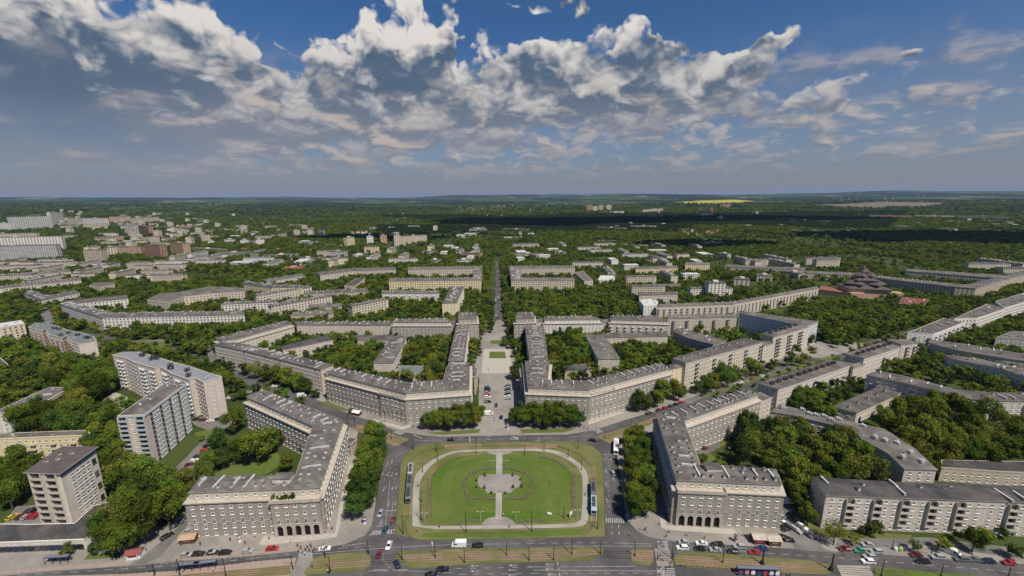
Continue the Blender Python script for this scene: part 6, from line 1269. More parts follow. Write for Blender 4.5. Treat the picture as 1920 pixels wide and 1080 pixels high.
PMs = [(person_mesh(a, b, c), d) for a, b, c, d in (('walk', 'cloth_blue', 'denim', 'person in a blue top'), ('walk2', 'cloth_red', 'cloth_black', 'person in a red top'), ('stand', 'cloth_white', 'denim', 'person in a white top'), ('walk', 'cloth_black', 'cloth_black', 'person in dark clothes'), ('walk2', 'cloth_pink', 'denim', 'person in a pink top'), ('stand', 'cloth_black', 'denim', 'person in a black top'))]
def person(px, py, where, i=None, z=ZP + .02):
    me, d = PMs[rng.randrange(6) if i is None else i]; p = G(px, py); o = put('person', me, None, (p.x, p.y, z), rng.uniform(0, 6.28)); thing(o, d + ' ' + where, 'person', 'people ' + where)
for x, y in ((560, 1036), (564, 1030), (568, 1038), (573, 1033), (577, 1029), (580, 1034), (584, 1028), (587, 1037), (558, 1026), (582, 1024), (590, 1031), (571, 1042)): person(x, y, 'at the left pedestrian crossing')
for x, y in ((376, 1023), (478, 1008), (460, 1020), (505, 1012), (545, 1018), (607, 996), (610, 999), (623, 994), (618, 970), (626, 905), (645, 870), (649, 860), (432, 1015)): person(x, y, 'on the pavement around the left arcaded block')
for x, y in ((1239, 1022), (1244, 1027), (1233, 1050), (1243, 1052), (1248, 1070), (1256, 1066), (1238, 1044), (1258, 1058)): person(x, y, 'on the right pedestrian crossing')
for x, y in ((1244, 967), (1248, 966), (1246, 972), (1254, 1000), (1249, 1008), (1288, 1006), (1321, 1011), (1210, 995), (1226, 950), (1237, 928), (1394, 1006), (1236, 985), (1180, 1005)): person(x, y, 'on the pavement around the shaded arcaded block')
for x, y in ((824, 990), (955, 990), (944, 969), (1097, 930), (784, 913), (1101, 955), (740, 999), (782, 998)): person(x, y, 'on the paths of the central lawn')
for x, y in ((915, 692), (916, 695), (775, 802), (722, 792), (719, 791), (895, 707), (1102, 805), (888, 702), (900, 735), (840, 803), (1095, 803)): person(x, y, 'on the pavement north of the square')
for x, y in ((615, 1075), (617, 1077), (586, 1065), (343, 1074), (400, 1072), (1460, 1080), (1464, 1079), (1480, 1082)): person(x, y, 'on the tram platforms')
# ------------------------------------------------------------------ trees
def leafmat(name, c, c2, var=.34):
    mt = bpy.data.materials.new(name); mt.use_nodes = True; t = mt.node_tree; n = t.nodes; l = t.links; n.remove(n['Principled BSDF'])
    geo = n.new('ShaderNodeNewGeometry'); oi = n.new('ShaderNodeObjectInfo')
    tx = n.new('ShaderNodeTexNoise'); tx.inputs['Scale'].default_value = .9; tx.inputs['Detail'].default_value = 3; l.new(geo.outputs['Position'], tx.inputs['Vector'])
    mx = n.new('ShaderNodeMix'); mx.data_type = 'RGBA'; l.new(tx.outputs['Fac'], mx.inputs[0]); mx.inputs[6].default_value = (*c, 1); mx.inputs[7].default_value = (*c2, 1)
    h = n.new('ShaderNodeHueSaturation'); l.new(mx.outputs[2], h.inputs['Color'])
    r = n.new('ShaderNodeMapRange'); r.inputs[3].default_value = 1 - var * 1.4; r.inputs[4].default_value = 1 + var * 1.5; l.new(oi.outputs['Random'], r.inputs[0]); l.new(r.outputs[0], h.inputs['Value'])
    w = n.new('ShaderNodeTexWhiteNoise'); w.noise_dimensions = '1D'; l.new(oi.outputs['Random'], w.inputs['W'])
    r2 = n.new('ShaderNodeMapRange'); r2.inputs[3].default_value = .470; r2.inputs[4].default_value = .515; l.new(w.outputs['Value'], r2.inputs[0]); l.new(r2.outputs[0], h.inputs['Hue'])
    d = n.new('ShaderNodeBsdfDiffuse'); l.new(h.outputs[0], d.inputs[0]); tr = n.new('ShaderNodeBsdfTranslucent'); l.new(h.outputs[0], tr.inputs[0])
    ms = n.new('ShaderNodeMixShader'); ms.inputs[0].default_value = .25; l.new(d.outputs[0], ms.inputs[1]); l.new(tr.outputs[0], ms.inputs[2]); l.new(ms.outputs[0], n['Material Output'].inputs['Surface'])
    MT[name] = mt; return mt
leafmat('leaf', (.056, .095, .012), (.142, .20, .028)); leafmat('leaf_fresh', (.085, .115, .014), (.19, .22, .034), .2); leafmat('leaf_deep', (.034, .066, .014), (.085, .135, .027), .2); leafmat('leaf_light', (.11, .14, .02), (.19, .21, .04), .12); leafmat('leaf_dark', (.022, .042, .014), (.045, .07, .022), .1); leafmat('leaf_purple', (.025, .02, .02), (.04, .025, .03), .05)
W('bark', (.07, .055, .042), c2=(.1, .08, .06), scale=3)
def crown(seed, nl, leafn, leafs, shape='round', core=True, mt='leaf'):
    """unit crown: about 1 wide, centre at z .62 of a tree 1.25 high"""
    rr = random.Random(seed); m_ = MB(); lobes = []
    for i in range(nl):
        if shape == 'round':
            a = rr.uniform(0, 6.283); t = rr.uniform(-.9, 1); q = .30 * math.sqrt(max(0, 1 - t * t * .75)) * rr.uniform(.55, 1.05)
            lobes.append((q * math.cos(a), q * math.sin(a), .72 + .33 * t, rr.uniform(.10, .20) * (1.1 - .25 * abs(t))))
        elif shape == 'poplar':
            t = i / nl; a = rr.uniform(0, 6.283); q = .06; lobes.append((q * math.cos(a), q * math.sin(a), .25 + 1.6 * t, .17 * math.sin(math.pi * (t * .8 + .18)) + .03))
        else:
            t = i / nl; a = rr.uniform(0, 6.283); q = .12 * (1 - t); lobes.append((q * math.cos(a), q * math.sin(a), .15 + 1.15 * t, .26 * (1 - t) + .03))
    if core:
        for x, y, z, r in lobes:
            k = len(m_.v); n1, n2 = 6, 4
            for j in range(n2 + 1):
                ph = math.pi * j / n2
                for i in range(n1): th = 2 * math.pi * i / n1; w = r * .6 * rr.uniform(.8, 1.1); m_.v.append((x + w * math.sin(ph) * math.cos(th), y + w * math.sin(ph) * math.sin(th), z + w * math.cos(ph)))
            for j in range(n2):
                for i in range(n1): i2 = (i + 1) % n1; m_.f.append((k + j * n1 + i, k + j * n1 + i2, k + (j + 1) * n1 + i2, k + (j + 1) * n1 + i)); m_.m.append(0)
    tot = sum(l[3] ** 2 for l in lobes)
    for x, y, z, r in lobes:
        for _ in range(int(leafn * r * r / tot)):
            v = Vector((rr.gauss(0, 1), rr.gauss(0, 1), rr.gauss(0, 1) + .25)).normalized(); p = Vector((x, y, z)) + v * r * rr.uniform(.62, 1.2)
            nn = (v + Vector((rr.gauss(0, .55), rr.gauss(0, .55), rr.gauss(0, .55)))).normalized(); u = nn.orthogonal().normalized(); w = nn.cross(u); a = rr.uniform(0, 3.14); s = leafs * rr.uniform(.6, 1.3)
            u, w = u * math.cos(a) + w * math.sin(a), w * math.cos(a) - u * math.sin(a)
            m_.face([p - u * s, p + w * s * .7, p + u * s, p - w * s * .7])
    me = m_.mesh('crown', [MT[mt]]); return me
def trunk_mesh(seed, top=.75):
    rr = random.Random(seed); m_ = MB(); m_.tube((0, 0, -.02), (0, 0, .35), .028, .02, 0, 6); m_.tube((0, 0, .35), (rr.uniform(-.03, .03), 0, top), .02, .008, 0, 5)
    for i in range(5): a = i * 1.25 + rr.random(); z = rr.uniform(.28, .5); m_.tube((0, 0, z), (.24 * math.cos(a), .24 * math.sin(a), z + rr.uniform(.2, .35)), .012, .004, 0, 4)
    return m_.mesh('trunk', [MT['bark']])
CR = {'round': [crown(i, 17 + 2 * (i % 6), 2900, .028, mt=('leaf', 'leaf', 'leaf_fresh', 'leaf', 'leaf_deep', 'leaf_fresh', 'leaf', 'leaf_deep')[i]) for i in range(8)], 'light': [crown(20 + i, 14, 1700, .026, core=False, mt='leaf_light') for i in range(2)] , 'poplar': [crown(40, 12, 1500, .03, 'poplar', mt='leaf')], 'conifer': [crown(50 + i, 10, 1300, .03, 'cone', mt='leaf_dark') for i in range(2)],
      'purple': [crown(60, 13, 1800, .03, mt='leaf_purple')]}
TR = [trunk_mesh(i) for i in range(3)]
FARM = [crown(70 + i, 9 + i % 6, 460, .05, mt=('leaf', 'leaf', 'leaf', 'leaf_fresh', 'leaf_fresh', 'leaf_deep', 'leaf_deep', 'leaf', 'leaf_dark')[i]) for i in range(9)]
NT = [0]
TREES = []      # (x, y, width, kind, phrase, zoff)
def tree(px, py, wpx, kind='round', phrase='', hz=1.0):
    """single tree, foot at the photo pixel, crown wpx wide"""
    p = G(px, py); d = math.sqrt(p.x ** 2 + p.y ** 2 + CAM_H ** 2); q = MINV @ Vector((p.x, p.y, 5)); w = wpx * -q.z / FPX
    TREES.append((p.x, p.y, w, kind, phrase, hz))
def free(p, pad=0.0):
    for F in FOOT:
        if inside(p, F): return False
    for F in NOTREE:
        if inside(p, F): return False
    return True
# quick rejection grid
_cell = {}
def build_grid():
    for P in FOOT + NOTREE:
        xs = [p[0] for p in P]; ys = [p[1] for p in P]
        for i in range(int(min(xs) // 60), int(max(xs) // 60) + 1):
            for j in range(int(min(ys) // 60), int(max(ys) // 60) + 1): _cell.setdefault((i, j), []).append(P)
build_grid()
def free(p):
    for P in _cell.get((int(p[0] // 60), int(p[1] // 60)), ()):
        if inside(p, P): return False
    return True
def grove(pts, phrase, w=(8, 11), gap=6.5, kinds=(('round', 1),), z=6.5, hz=1.0, ignore=False):
    P = GP(pts, z); xs = [p.x for p in P]; ys = [p.y for p in P]; got = []
    names = [k for k, f in kinds for _ in range(f)]
    for _ in range(int((max(xs) - min(xs)) * (max(ys) - min(ys)) / (gap * gap) * 9) + 30):
        q = (rng.uniform(min(xs), max(xs)), rng.uniform(min(ys), max(ys)))
        if not inside(q, P) or not (ignore or free(q)): continue
        if any((q[0] - a) ** 2 + (q[1] - b) ** 2 < gap * gap for a, b in got): continue
        got.append(q); TREES.append((q[0], q[1], rng.uniform(*w), rng.choice(names), phrase, hz * rng.uniform(.9, 1.12)))
for x, y, w in ((671, 973, 48), (690, 955, 46), (668, 945, 44), (694, 930, 46), (672, 922, 44), (703, 905, 42), (682, 898, 42), (705, 884, 40), (684, 876, 38), (712, 862, 40), (693, 856, 36), (714, 842, 36), (697, 836, 34), (712, 824, 30), (697, 818, 28), (694, 804, 20)): tree(x, y, w, 'round', 'in the plane tree row left of the lawn')
for x, y, w in ((1190, 974, 50), (1212, 966, 46), (1185, 950, 44), (1215, 942, 46), (1188, 925, 44), (1212, 916, 44), (1183, 900, 42), (1206, 890, 44), (1181, 876, 38), (1204, 866, 42), (1179, 855, 36), (1199, 845, 38), (1182, 836, 32), (1196, 828, 30), (1190, 818, 24)): tree(x, y, w, 'round', 'in the plane tree row right of the lawn')
for x, y, w in ((799, 805, 28), (822, 806, 34), (845, 808, 36), (868, 806, 38), (890, 802, 36), (835, 797, 34), (860, 795, 36), (882, 790, 34), (900, 790, 28), (815, 798, 26)): tree(x, y, w, 'round', 'in the plane grove at the far left of the ring road')
for x, y, w in ((962, 797, 28), (983, 802, 34), (1005, 803, 36), (1028, 804, 36), (1050, 803, 36), (1072, 802, 36), (1088, 800, 28), (975, 790, 34), (1000, 792, 36), (1025, 790, 36), (1048, 790, 36), (1070, 792, 34)): tree(x, y, w, 'round', 'in the plane grove at the far right of the ring road')
for x, y, w, k, ph in ((485, 873, 66, 'round', 'standing alone in the left block courtyard, large crown'), (510, 850, 44, 'round', 'behind the large courtyard tree'), (440, 815, 48, 'round', 'at the corner of the courtyard by the saw-tooth block'), (415, 850, 44, 'round', 'beside the driveway near the courtyard'), (450, 870, 44, 'round', 'left of the large courtyard tree'), (574, 850, 28, 'round', 'against the left wing inside the courtyard'), (540, 885, 32, 'round', 'near the roof house inside the courtyard'), (420, 880, 40, 'round', 'above the driveway bend'), (385, 905, 44, 'light', 'with pale leaves behind the front wing'), (396, 885, 40, 'round', 'behind the pale-leaved courtyard tree'), (527, 836, 30, 'round', 'at the top of the courtyard lawn'), (380, 828, 14, 'conifer', 'small and pointed at the car row'),
                      (125, 1045, 28, 'round', 'on the pavement before the shop building'), (180, 1040, 30, 'round', 'small, beside the shop corner'), (215, 1035, 24, 'round', 'small, left of the red-white kiosk'), (238, 1032, 22, 'light', 'small and pale by the red-white kiosk'), (1562, 1022, 46, 'light', 'first street tree before the pale balcony block'), (1600, 1022, 24, 'round', 'second street tree before the pale balcony block'), (1640, 1005, 34, 'light', 'against the front of the pale balcony block'), (1622, 1002, 26, 'light', 'left of the one against the pale facade'), (1767, 1034, 34, 'round', 'round street tree right of the shop sign'), (1822, 1035, 44, 'round', 'broad street tree near the right edge'), (1842, 1020, 36, 'light', 'pale street tree behind the broad one'), (1880, 1010, 30, 'round', 'in front of the right part of the pale block'), (1903, 1048, 38, 'round', 'at the lower right picture edge'), (1713, 1034, 24, 'round', 'bushy, beside the drive of the pale block'), (1794, 1012, 22, 'round', 'small, close to the pale facade'), (1080, 712, 13, 'poplar', 'slim poplar in the right courtyard'), (1354, 880, 20, 'conifer', 'tall fir behind the shaded block'), (1345, 870, 18, 'conifer', 'smaller fir behind the shaded block'), (1318, 868, 20, 'round', 'small, behind the shaded wing'), (243, 768, 28, 'round', 'at the foot of the tall saw-tooth block'), (228, 765, 22, 'round', 'between the playground and the saw-tooth block'),
                      (1197, 772, 38, 'round', 'on the pavement of the right avenue, nearest the arches'), (1225, 765, 30, 'purple', 'dark-leaved, on the right avenue'), (1243, 756, 40, 'round', 'in the avenue garden, left'), (1262, 748, 34, 'round', 'in the avenue garden, middle'), (1278, 745, 26, 'round', 'in the avenue garden, right'), (1320, 738, 30, 'round', 'left of the big avenue tree'), (1348, 728, 44, 'round', 'big rounded tree before the cream block'), (1384, 716, 22, 'round', 'small, right of the big avenue tree'), (1408, 706, 34, 'round', 'before the right half of the cream block'), (1432, 700, 28, 'round', 'before the cream link'), (1450, 694, 22, 'round', 'small, before the tall cream block'), (1476, 686, 28, 'round', 'mushroom-shaped, before the tall cream block'), (1506, 682, 22, 'conifer', 'dark and compact near the avenue bend'), (1521, 670, 22, 'round', 'at the avenue bend'), (1040, 600, 24, 'purple', 'dark purple crown among the boulevard greens'), (697, 808, 22, 'round', 'at the upper tip of the left row'),
                      (112, 968, 1, 'round', '')):
    if w > 5: tree(x, y, w, k, ph)
for x, y, w in ((415, 692, 24), (436, 698, 28), (458, 704, 26), (480, 711, 32), (500, 717, 30), (520, 723, 34), (541, 730, 38), (559, 735, 32), (576, 741, 26), (592, 747, 22), (468, 699, 22), (510, 712, 26)): tree(x, y, w, 'light' if x % 3 == 0 else 'round', 'in the row before the long grey block')
for x, y, w in ((1302, 737, 24), (1334, 736, 34), (1364, 727, 30), (1396, 713, 26), (1421, 704, 26), (1442, 698, 22), (1496, 687, 20), (1272, 752, 28), (1213, 769, 28), (1232, 763, 30), (1310, 741, 22)): tree(x, y, w, 'round', 'in the rows along the right avenue')
for x, y, w in ((440, 738, 26), (424, 722, 22), (459, 750, 24)): tree(x, y, w, 'light', 'on the near side of the left avenue')
G_ = grove
G_([(205, 900), (250, 885), (300, 880), (340, 895), (350, 930), (335, 975), (290, 1005), (235, 1020), (180, 1018), (170, 1000), (205, 965)], 'in the dense wood right of the cream tower', (10, 14), 6.2, (('round', 5), ('light', 1)), hz=1.15)
G_([(340, 880), (370, 870), (400, 870), (385, 900), (352, 930), (340, 900)], 'in the strip beside the driveway', (6, 9), 5)
G_([(0, 862), (48, 860), (60, 890), (45, 935), (0, 950)], 'at the left edge behind the cream tower', (10, 14), 6.5, hz=1.2); G_([(185, 800), (222, 800), (232, 850), (215, 890), (190, 880), (172, 840)], 'between the striped tower and the cream tower', (10, 13), 6, hz=1.15)
G_([(40, 832), (150, 828), (160, 850), (100, 865), (40, 850)], 'in front of the yellow block', (6, 8), 7, (('light', 1),)); G_([(-40, 640), (60, 645), (105, 670), (185, 690), (212, 700), (215, 755), (180, 760), (140, 740), (120, 720), (60, 735), (0, 720), (-40, 700)], 'in the wood between the two saw-tooth blocks', (11, 15), 7, hz=1.1)
G_([(35, 765), (95, 760), (140, 735), (175, 770), (215, 785), (220, 805), (170, 808), (40, 808), (20, 790)], 'in the grove above the yellow block', (11, 14), 6.8, hz=1.15); G_([(-40, 700), (20, 695), (90, 730), (60, 740), (0, 765), (-40, 770)], 'around the white house on the left', (9, 12), 6.5)
G_([(330, 600), (400, 598), (402, 640), (385, 662), (350, 645), (335, 620)], 'in the dark clump before the diagonal block', (9, 13), 6, (('round', 3), ('conifer', 1))); G_([(200, 614), (330, 606), (460, 600), (440, 618), (330, 628), (215, 626)], 'in the yellow-green row along the left avenue', (8, 11), 7, (('light', 2), ('round', 1)))
G_([(405, 668), (450, 682), (490, 705), (590, 742), (585, 755), (540, 742), (495, 728), (440, 712), (400, 690)], 'along the left avenue before the long grey block', (7, 10), 8.5, (('light', 1), ('round', 2))); G_([(525, 700), (575, 718), (570, 740), (530, 735)], 'in the taller group on the left avenue', (9, 12), 7)
G_([(240, 650), (400, 665), (420, 700), (440, 740), (400, 735), (330, 690), (250, 665)], 'on the yellowish bank behind the saw-tooth block', (4, 6), 8, (('light', 1),)); G_([(180, 612), (250, 640), (240, 660), (190, 650)], 'on the slope near the left avenue', (7, 9), 8, (('light', 1), ('conifer', 1)))
G_([(530, 622), (560, 612), (600, 612), (640, 612), (625, 628), (530, 645)], 'at the back of the left courtyard', (8, 11), 6); G_([(612, 652), (650, 632), (668, 636), (700, 650), (705, 680), (690, 697), (640, 690), (590, 670)], 'in the middle of the left courtyard', (9, 13), 6); G_([(765, 640), (845, 618), (838, 660), (832, 700), (800, 718), (770, 712), (798, 690), (750, 672)], 'between the salmon wing and the square', (9, 12), 6)
G_([(886, 622), (900, 622), (897, 690), (883, 690)], 'in the left row beside the long square', (7, 9), 6.5); G_([(962, 622), (978, 622), (990, 690), (985, 735), (974, 700), (966, 660)], 'in the right row beside the long square', (7, 9), 6.5)
G_([(1030, 622), (1085, 612), (1098, 640), (1115, 675), (1100, 690), (1060, 688), (1035, 670)], 'in the middle of the right courtyard', (9, 13), 6); G_([(1145, 635), (1200, 632), (1215, 660), (1195, 685), (1165, 690), (1150, 650)], 'right of the pale courtyard wing', (9, 13), 6); G_([(1218, 635), (1258, 632), (1270, 665), (1262, 680), (1225, 672)], 'left of the dark shaded block', (9, 12), 6); G_([(1165, 680), (1190, 688), (1150, 705), (1110, 712), (1112, 690), (1158, 700)], 'along the inner side of the long right wing', (7, 9), 6)
G_([(1270, 640), (1300, 650), (1290, 665), (1265, 660)], 'below the dark shaded block', (6, 8), 6); G_([(1320, 610), (1440, 600), (1440, 630), (1390, 640), (1330, 635)], 'between the beige and the blue-grey blocks', (8, 10), 7)
G_([(1400, 790), (1440, 785), (1500, 790), (1560, 800), (1600, 830), (1650, 865), (1665, 900), (1600, 898), (1530, 892), (1500, 905), (1460, 880), (1420, 860), (1385, 845)], 'in the tall grove behind the curved block', (11, 15), 7.5, (('round', 5), ('light', 1)), z=9, hz=1.15); G_([(1480, 900), (1510, 890), (1520, 930), (1520, 975), (1500, 965), (1470, 925)], 'beside the end wall of the pale block', (8, 11), 6)
G_([(1500, 735), (1600, 700), (1615, 715), (1570, 755), (1560, 775), (1545, 780), (1520, 765), (1480, 760)], 'behind the nearer pink block', (9, 12), 6.5); G_([(1640, 690), (1700, 660), (1720, 650), (1785, 668), (1800, 690), (1790, 712), (1700, 700)], 'in the gardens behind the farther pink block', (9, 12), 7); G_([(1690, 760), (1740, 745), (1800, 748), (1860, 765), (1920, 800), (1940, 860), (1870, 868), (1790, 862), (1735, 850), (1700, 830), (1660, 800), (1650, 780)], 'in the large gardens above the pale balcony block', (10, 15), 7.5, (('round', 5), ('light', 1)), hz=1.1)
G_([(1680, 840), (1720, 850), (1770, 868), (1770, 885), (1740, 880)], 'right of the pale hipped end wall', (9, 12), 7, (('light', 1), ('round', 1))); G_([(1800, 690), (1880, 700), (1940, 730), (1900, 740), (1820, 735)], 'between the two long blocks at right', (9, 11), 7); G_([(1810, 612), (1900, 590), (1960, 590), (1960, 660), (1880, 650), (1840, 640), (1790, 635)], 'behind the stepped white blocks', (9, 12), 7)
G_([(1440, 602), (1540, 560), (1620, 560), (1700, 575), (1760, 570), (1825, 560), (1800, 590), (1735, 605), (1640, 640), (1560, 640), (1540, 615), (1500, 600)], 'in the dense park before the stepped church', (10, 14), 7.5)
G_([(884, 560), (918, 545), (926, 560), (924, 616), (902, 618), (892, 600)], 'on the left side of the northern boulevard', (9, 12), 7); G_([(938, 555), (962, 545), (972, 560), (966, 615), (940, 618)], 'on the right side of the northern boulevard', (9, 12), 7)
G_([(1130, 560), (1200, 520), (1300, 508), (1420, 543), (1480, 522), (1540, 530), (1380, 562), (1230, 568)], 'in the gardens around the white slim tower', (9, 12), 7.5); G_([(1010, 600), (1030, 552), (1190, 552), (1196, 588), (1140, 588)], 'in the gardens behind the white attic block', (9, 13), 7.5)
G_([(1340, 737), (1420, 712), (1540, 675), (1560, 672), (1420, 717), (1345, 742)], 'on the green strip of the right avenue', (4, 6), 9, z=3, ignore=True); G_([(1590, 655), (1700, 622), (1790, 596), (1850, 578), (1850, 584), (1700, 630), (1600, 661)], 'beside the far right avenue', (6, 8), 9, z=4, ignore=True)
# everything beyond the square: scattered over the district, thinning into woods
def density(x, y):
    n = mnoise.noise(Vector((x / 130, y / 130, 2.2))) * .5 + mnoise.noise(Vector((x / 480, y / 480, 8.8))) * .6
    return n
count = 0
y = 300.0
far_pts = []; shade_pts = []
def inview(x, y, z=5):
    px, py = to_px((x, y, z)); return -70 < px < 1990 and -50 < py < 1100
rg = random.Random(99)
y = 290.0
while y < 5200:
    sp = 8.0 if y < 900 else 8.0 + (y - 900) * .0052
    hw = y * 1.32 + 30; x = -hw
    while x < hw:
        q = (x + rg.uniform(-.45, .45) * sp, y + rg.uniform(-.45, .45) * sp)
        x += sp
        d = density(*q); thr = -.17 if y < 1200 else -.12 + (y - 1200) * .00004 if y < 3000 else -.03 + (y - 3000) * .00022
        dk = 1560 < y < 3000 and -.32 * y < q[0] < .98 * y - 150 and mnoise.noise(Vector((q[0] / 700, q[1] / 500, 4.4))) > -.25  # band where cloud shade is put into the foliage colour
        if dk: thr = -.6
        if d < thr and rg.random() > .12: continue
        if abs(q[0] + 24 - (q[1] - 300) * -.012) < 9 and y < 950: continue
        if 1300 < y < 3400 and -1.2 * y < q[0] < -.5 * y and rg.random() < .35: continue
        if not free(q): continue
        (shade_pts if dk else far_pts).append((q[0], q[1], terr(*q), sp * rg.uniform(1.15, 1.6) if y > 900 else rg.uniform(8.5, 12.5)))
    y += sp * .92
near = sorted(TREES, key=lambda t: -t[2] / math.sqrt(t[0] ** 2 + t[1] ** 2 + CAM_H ** 2))
indiv = near[:298]; rest = near[298:]
print('TREES', len(TREES), 'far', len(far_pts), 'individual', len(indiv))
KN = {'round': 'broad-leaved tree', 'light': 'pale thin-leaved tree', 'poplar': 'slim poplar', 'conifer': 'dark conifer', 'purple': 'dark purple tree'}
for x, y, w, k, ph, hz in indiv:
    r = root('tree', (x, y, 0), rng.uniform(0, 6.28)); r.scale = (w, w, w * hz * (1.0 if k != 'poplar' else 1.15))
    put('crown', rng.choice(CR[k]), r); put('trunk', rng.choice(TR), r)
    size = 'large ' if w > 11.5 and k == 'round' else 'small ' if w < 7 else ''
    thing(r, size + KN[k] + ' ' + ph, 'tree', 'trees ' + ph if ' in ' in ' ' + ph or 'along' in ph else None)
for px, py, s in ((512, 936, 2.2), (520, 936, 1.5), (530, 937, 1.9), (536, 936, 2.3), (543, 936, 1.6), (549, 935, 2.6), (525, 938, 1.3)):      # plants on the roof terrace
    p = G(px, py, HP - AT); put('terrace_plant', rng.choice(CR['round']), sw[0], (p.x - sw[3][0], p.y - sw[3][1], HP - AT + .1 - .2 * s), rng.uniform(0, 6), (s, s, s))
# the rest: masses of scattered crowns
def mass(name, label, pts, meshes):
    protos = bpy.data.collections.new(name + '_shapes')
    for me in meshes: protos.objects.link(bpy.data.objects.new('crown_shape', me))
    me = bpy.data.meshes.new(name); me.from_pydata([p[:3] for p in pts], [], [])
    at = me.attributes.new('sc', 'FLOAT_VECTOR', 'POINT'); rt = me.attributes.new('rz', 'FLOAT_VECTOR', 'POINT')
    at.data.foreach_set('vector', np.array([[p[3] * 1.05, p[3] * 1.05, (p[3] if p[3] < 14 else 14 + (p[3] - 14) * .35) * rg.uniform(.7, .95) * (1 if p[1] < 420 else .8)] for p in pts], dtype=np.float32).ravel())
    rt.data.foreach_set('vector', np.array([[0, 0, rg.uniform(0, 6.28)] for p in pts], dtype=np.float32).ravel())
    o = bpy.data.objects.new(name, me); col.objects.link(o); o['kind'] = 'stuff'; o['label'] = label
    ng = bpy.data.node_groups.new('scatter', 'GeometryNodeTree'); ng.interface.new_socket('Geometry', in_out='INPUT', socket_type='NodeSocketGeometry'); ng.interface.new_socket('Geometry', in_out='OUTPUT', socket_type='NodeSocketGeometry')
    a = ng.nodes.new('NodeGroupInput'); b = ng.nodes.new('NodeGroupOutput'); ci = ng.nodes.new('GeometryNodeCollectionInfo'); ci.inputs['Collection'].default_value = protos; ci.inputs['Separate Children'].default_value = True
    ip = ng.nodes.new('GeometryNodeInstanceOnPoints'); ip.inputs['Pick Instance'].default_value = True
    s1 = ng.nodes.new('GeometryNodeInputNamedAttribute'); s1.data_type = 'FLOAT_VECTOR'; s1.inputs['Name'].default_value = 'sc'; s2 = ng.nodes.new('GeometryNodeInputNamedAttribute'); s2.data_type = 'FLOAT_VECTOR'; s2.inputs['Name'].default_value = 'rz'
    k = ng.links; k.new(a.outputs[0], ip.inputs['Points']); k.new(ci.outputs[0], ip.inputs['Instance']); k.new(s1.outputs[0], ip.inputs['Scale']); k.new(s2.outputs[0], ip.inputs['Rotation']); k.new(ip.outputs[0], b.inputs[0])
    mo = o.modifiers.new('scatter', 'NODES'); mo.node_group = ng
for _ in range(2600):      # the same greenery goes on either side of the picture
    sd = rg.choice((-1, 1)); yy = rg.uniform(110, 900); q = (sd * (yy * 1.25 + 30 + rg.random() ** 1.5 * 260 + (60 if yy < 200 else 0)), yy)
    px_, py_ = to_px((q[0], q[1], 8))
    if (-25 < px_ < 1945 and py_ < 1130) or not free(q) or density(*q) < -.2: continue
    far_pts.append((q[0], q[1], 0.0, rg.uniform(8, 12)))
mass('woods', 'green tree crowns filling the district and the far woods', [(x, y, terr(x, y), w) for x, y, w, k, ph, hz in rest] + far_pts, FARM)
mass('shade_toned_wood', 'long wood band below the far settlement, leaves darkened as cloud shade', shade_pts, [crown(80 + i, 9, 420, .055, mt='leaf_dark') for i in range(4)])  # darkest leaf tone stands in for a cloud shadow lying on this wood
# ------------------------------------------------------------------ the air: far things fade to blue
m_ = MB(); m_.box((0, 20000, -140), (90000, 46000, 440))
hz = m_.build('haze', []); hz['kind'] = 'stuff'
hm = bpy.data.materials.new('haze'); hm.use_nodes = True; t = hm.node_tree; t.nodes.remove(t.nodes['Principled BSDF'])
pv = t.nodes.new('ShaderNodeVolumePrincipled'); pv.inputs['Color'].default_value = (.38, .54, .86, 1); pv.inputs['Density'].default_value = HAZE; pv.inputs['Anisotropy'].default_value = 0.0
t.links.new(pv.outputs[0], t.nodes['Material Output'].inputs['Volume']); hz.data.materials.append(hm)
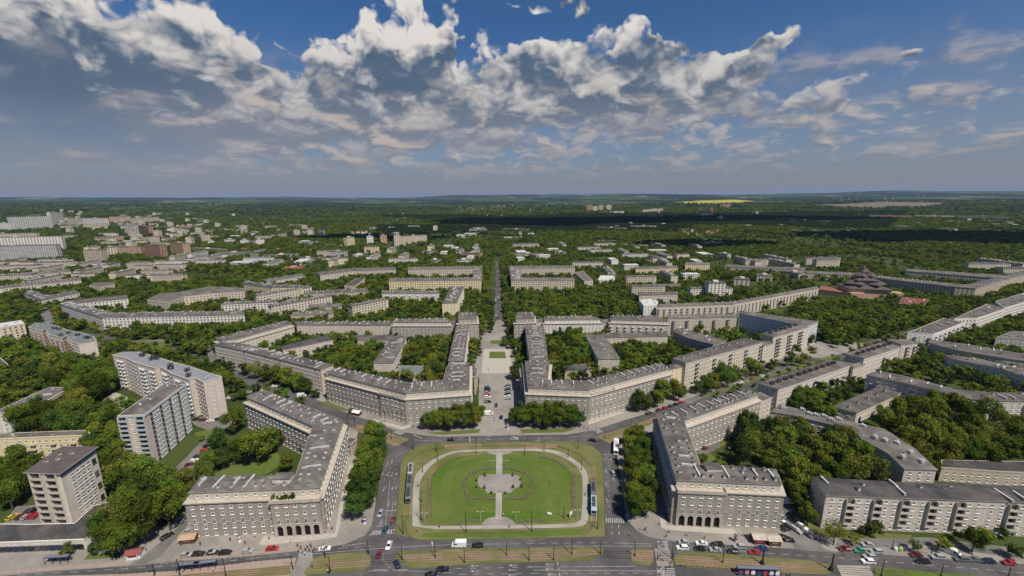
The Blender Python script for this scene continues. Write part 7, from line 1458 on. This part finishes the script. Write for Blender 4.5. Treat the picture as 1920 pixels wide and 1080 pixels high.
# unseen cloud shapes added above the frame to cast shadows on the far woods
W('cloud_white', (.8, .8, .8))
def cloud(x, y, z, rx, ry, rz_, seed):
    n1, n2 = 64, 24; V_ = []; F_ = []
    for j in range(n2 + 1):
        ph = math.pi * j / n2
        for i in range(n1):
            th = 2 * math.pi * i / n1; v = Vector((math.sin(ph) * math.cos(th), math.sin(ph) * math.sin(th), math.cos(ph)))
            k = 1 + .55 * mnoise.noise(v * 1.6 + Vector((seed, 0, 0))) + .32 * mnoise.noise(v * 4 + Vector((0, seed, 0))) + .16 * mnoise.noise(v * 10 + Vector((0, 0, seed)))
            V_.append((v.x * rx * k, v.y * ry * k, v.z * rz_ * k if v.z > 0 else v.z * rz_ * .35))
    for j in range(n2):
        for i in range(n1): i2 = (i + 1) % n1; F_.append((j * n1 + i, j * n1 + i2, (j + 1) * n1 + i2, (j + 1) * n1 + i))
    me = bpy.data.meshes.new('cloud'); me.from_pydata(V_, [], F_); me.materials.append(MT['cloud_white']); me.polygons.foreach_set('use_smooth', [True] * len(me.polygons))
    o = put('cloud', me, None, (x, y, z)); o['kind'] = 'structure'
def shade(sx, sy, z, rx, ry, rz_, seed):     # cloud placed so that its shadow lies round (sx, sy)
    t = z / SUN_DIR.z; cloud(sx + SUN_DIR.x * t, sy + SUN_DIR.y * t, z, rx, ry, rz_, seed)
for a in ((150, 2150, 1500, 560, 260, 90, 1.0), (1150, 2300, 1550, 620, 270, 90, 2.0), (1350, 1280, 1300, 420, 170, 70, 3.0), (-420, 1420, 1300, 200, 90, 50, 5.0), (520, 1150, 1200, 170, 80, 45, 6.0)): shade(*a)
# ------------------------------------------------------------------ labels: look-alikes in one row are told apart by their place in it
by = {}
for o, s, g in THINGS: by.setdefault(s, []).append(o)
bpy.context.view_layer.update()
def anchor(o): return to_px(o.matrix_world.translation)[0]
for s, os_ in by.items():
    if len(os_) == 1: os_[0]['label'] = s; continue
    os_.sort(key=anchor)
    for i, o in enumerate(os_):
        if len(os_) <= 20 and len(s.split()) <= 12:
            o['label'] = s + ', ' + (ORD[i] + ' from the left' if i < len(os_) - 1 or len(os_) == 2 and i == 0 else 'rightmost')
        else:
            o['label'] = s
        if 'group' not in o: o['group'] = s

for o, s, g in THINGS:
    if len(o['label'].split()) > 16: print('LONG', o['label'])
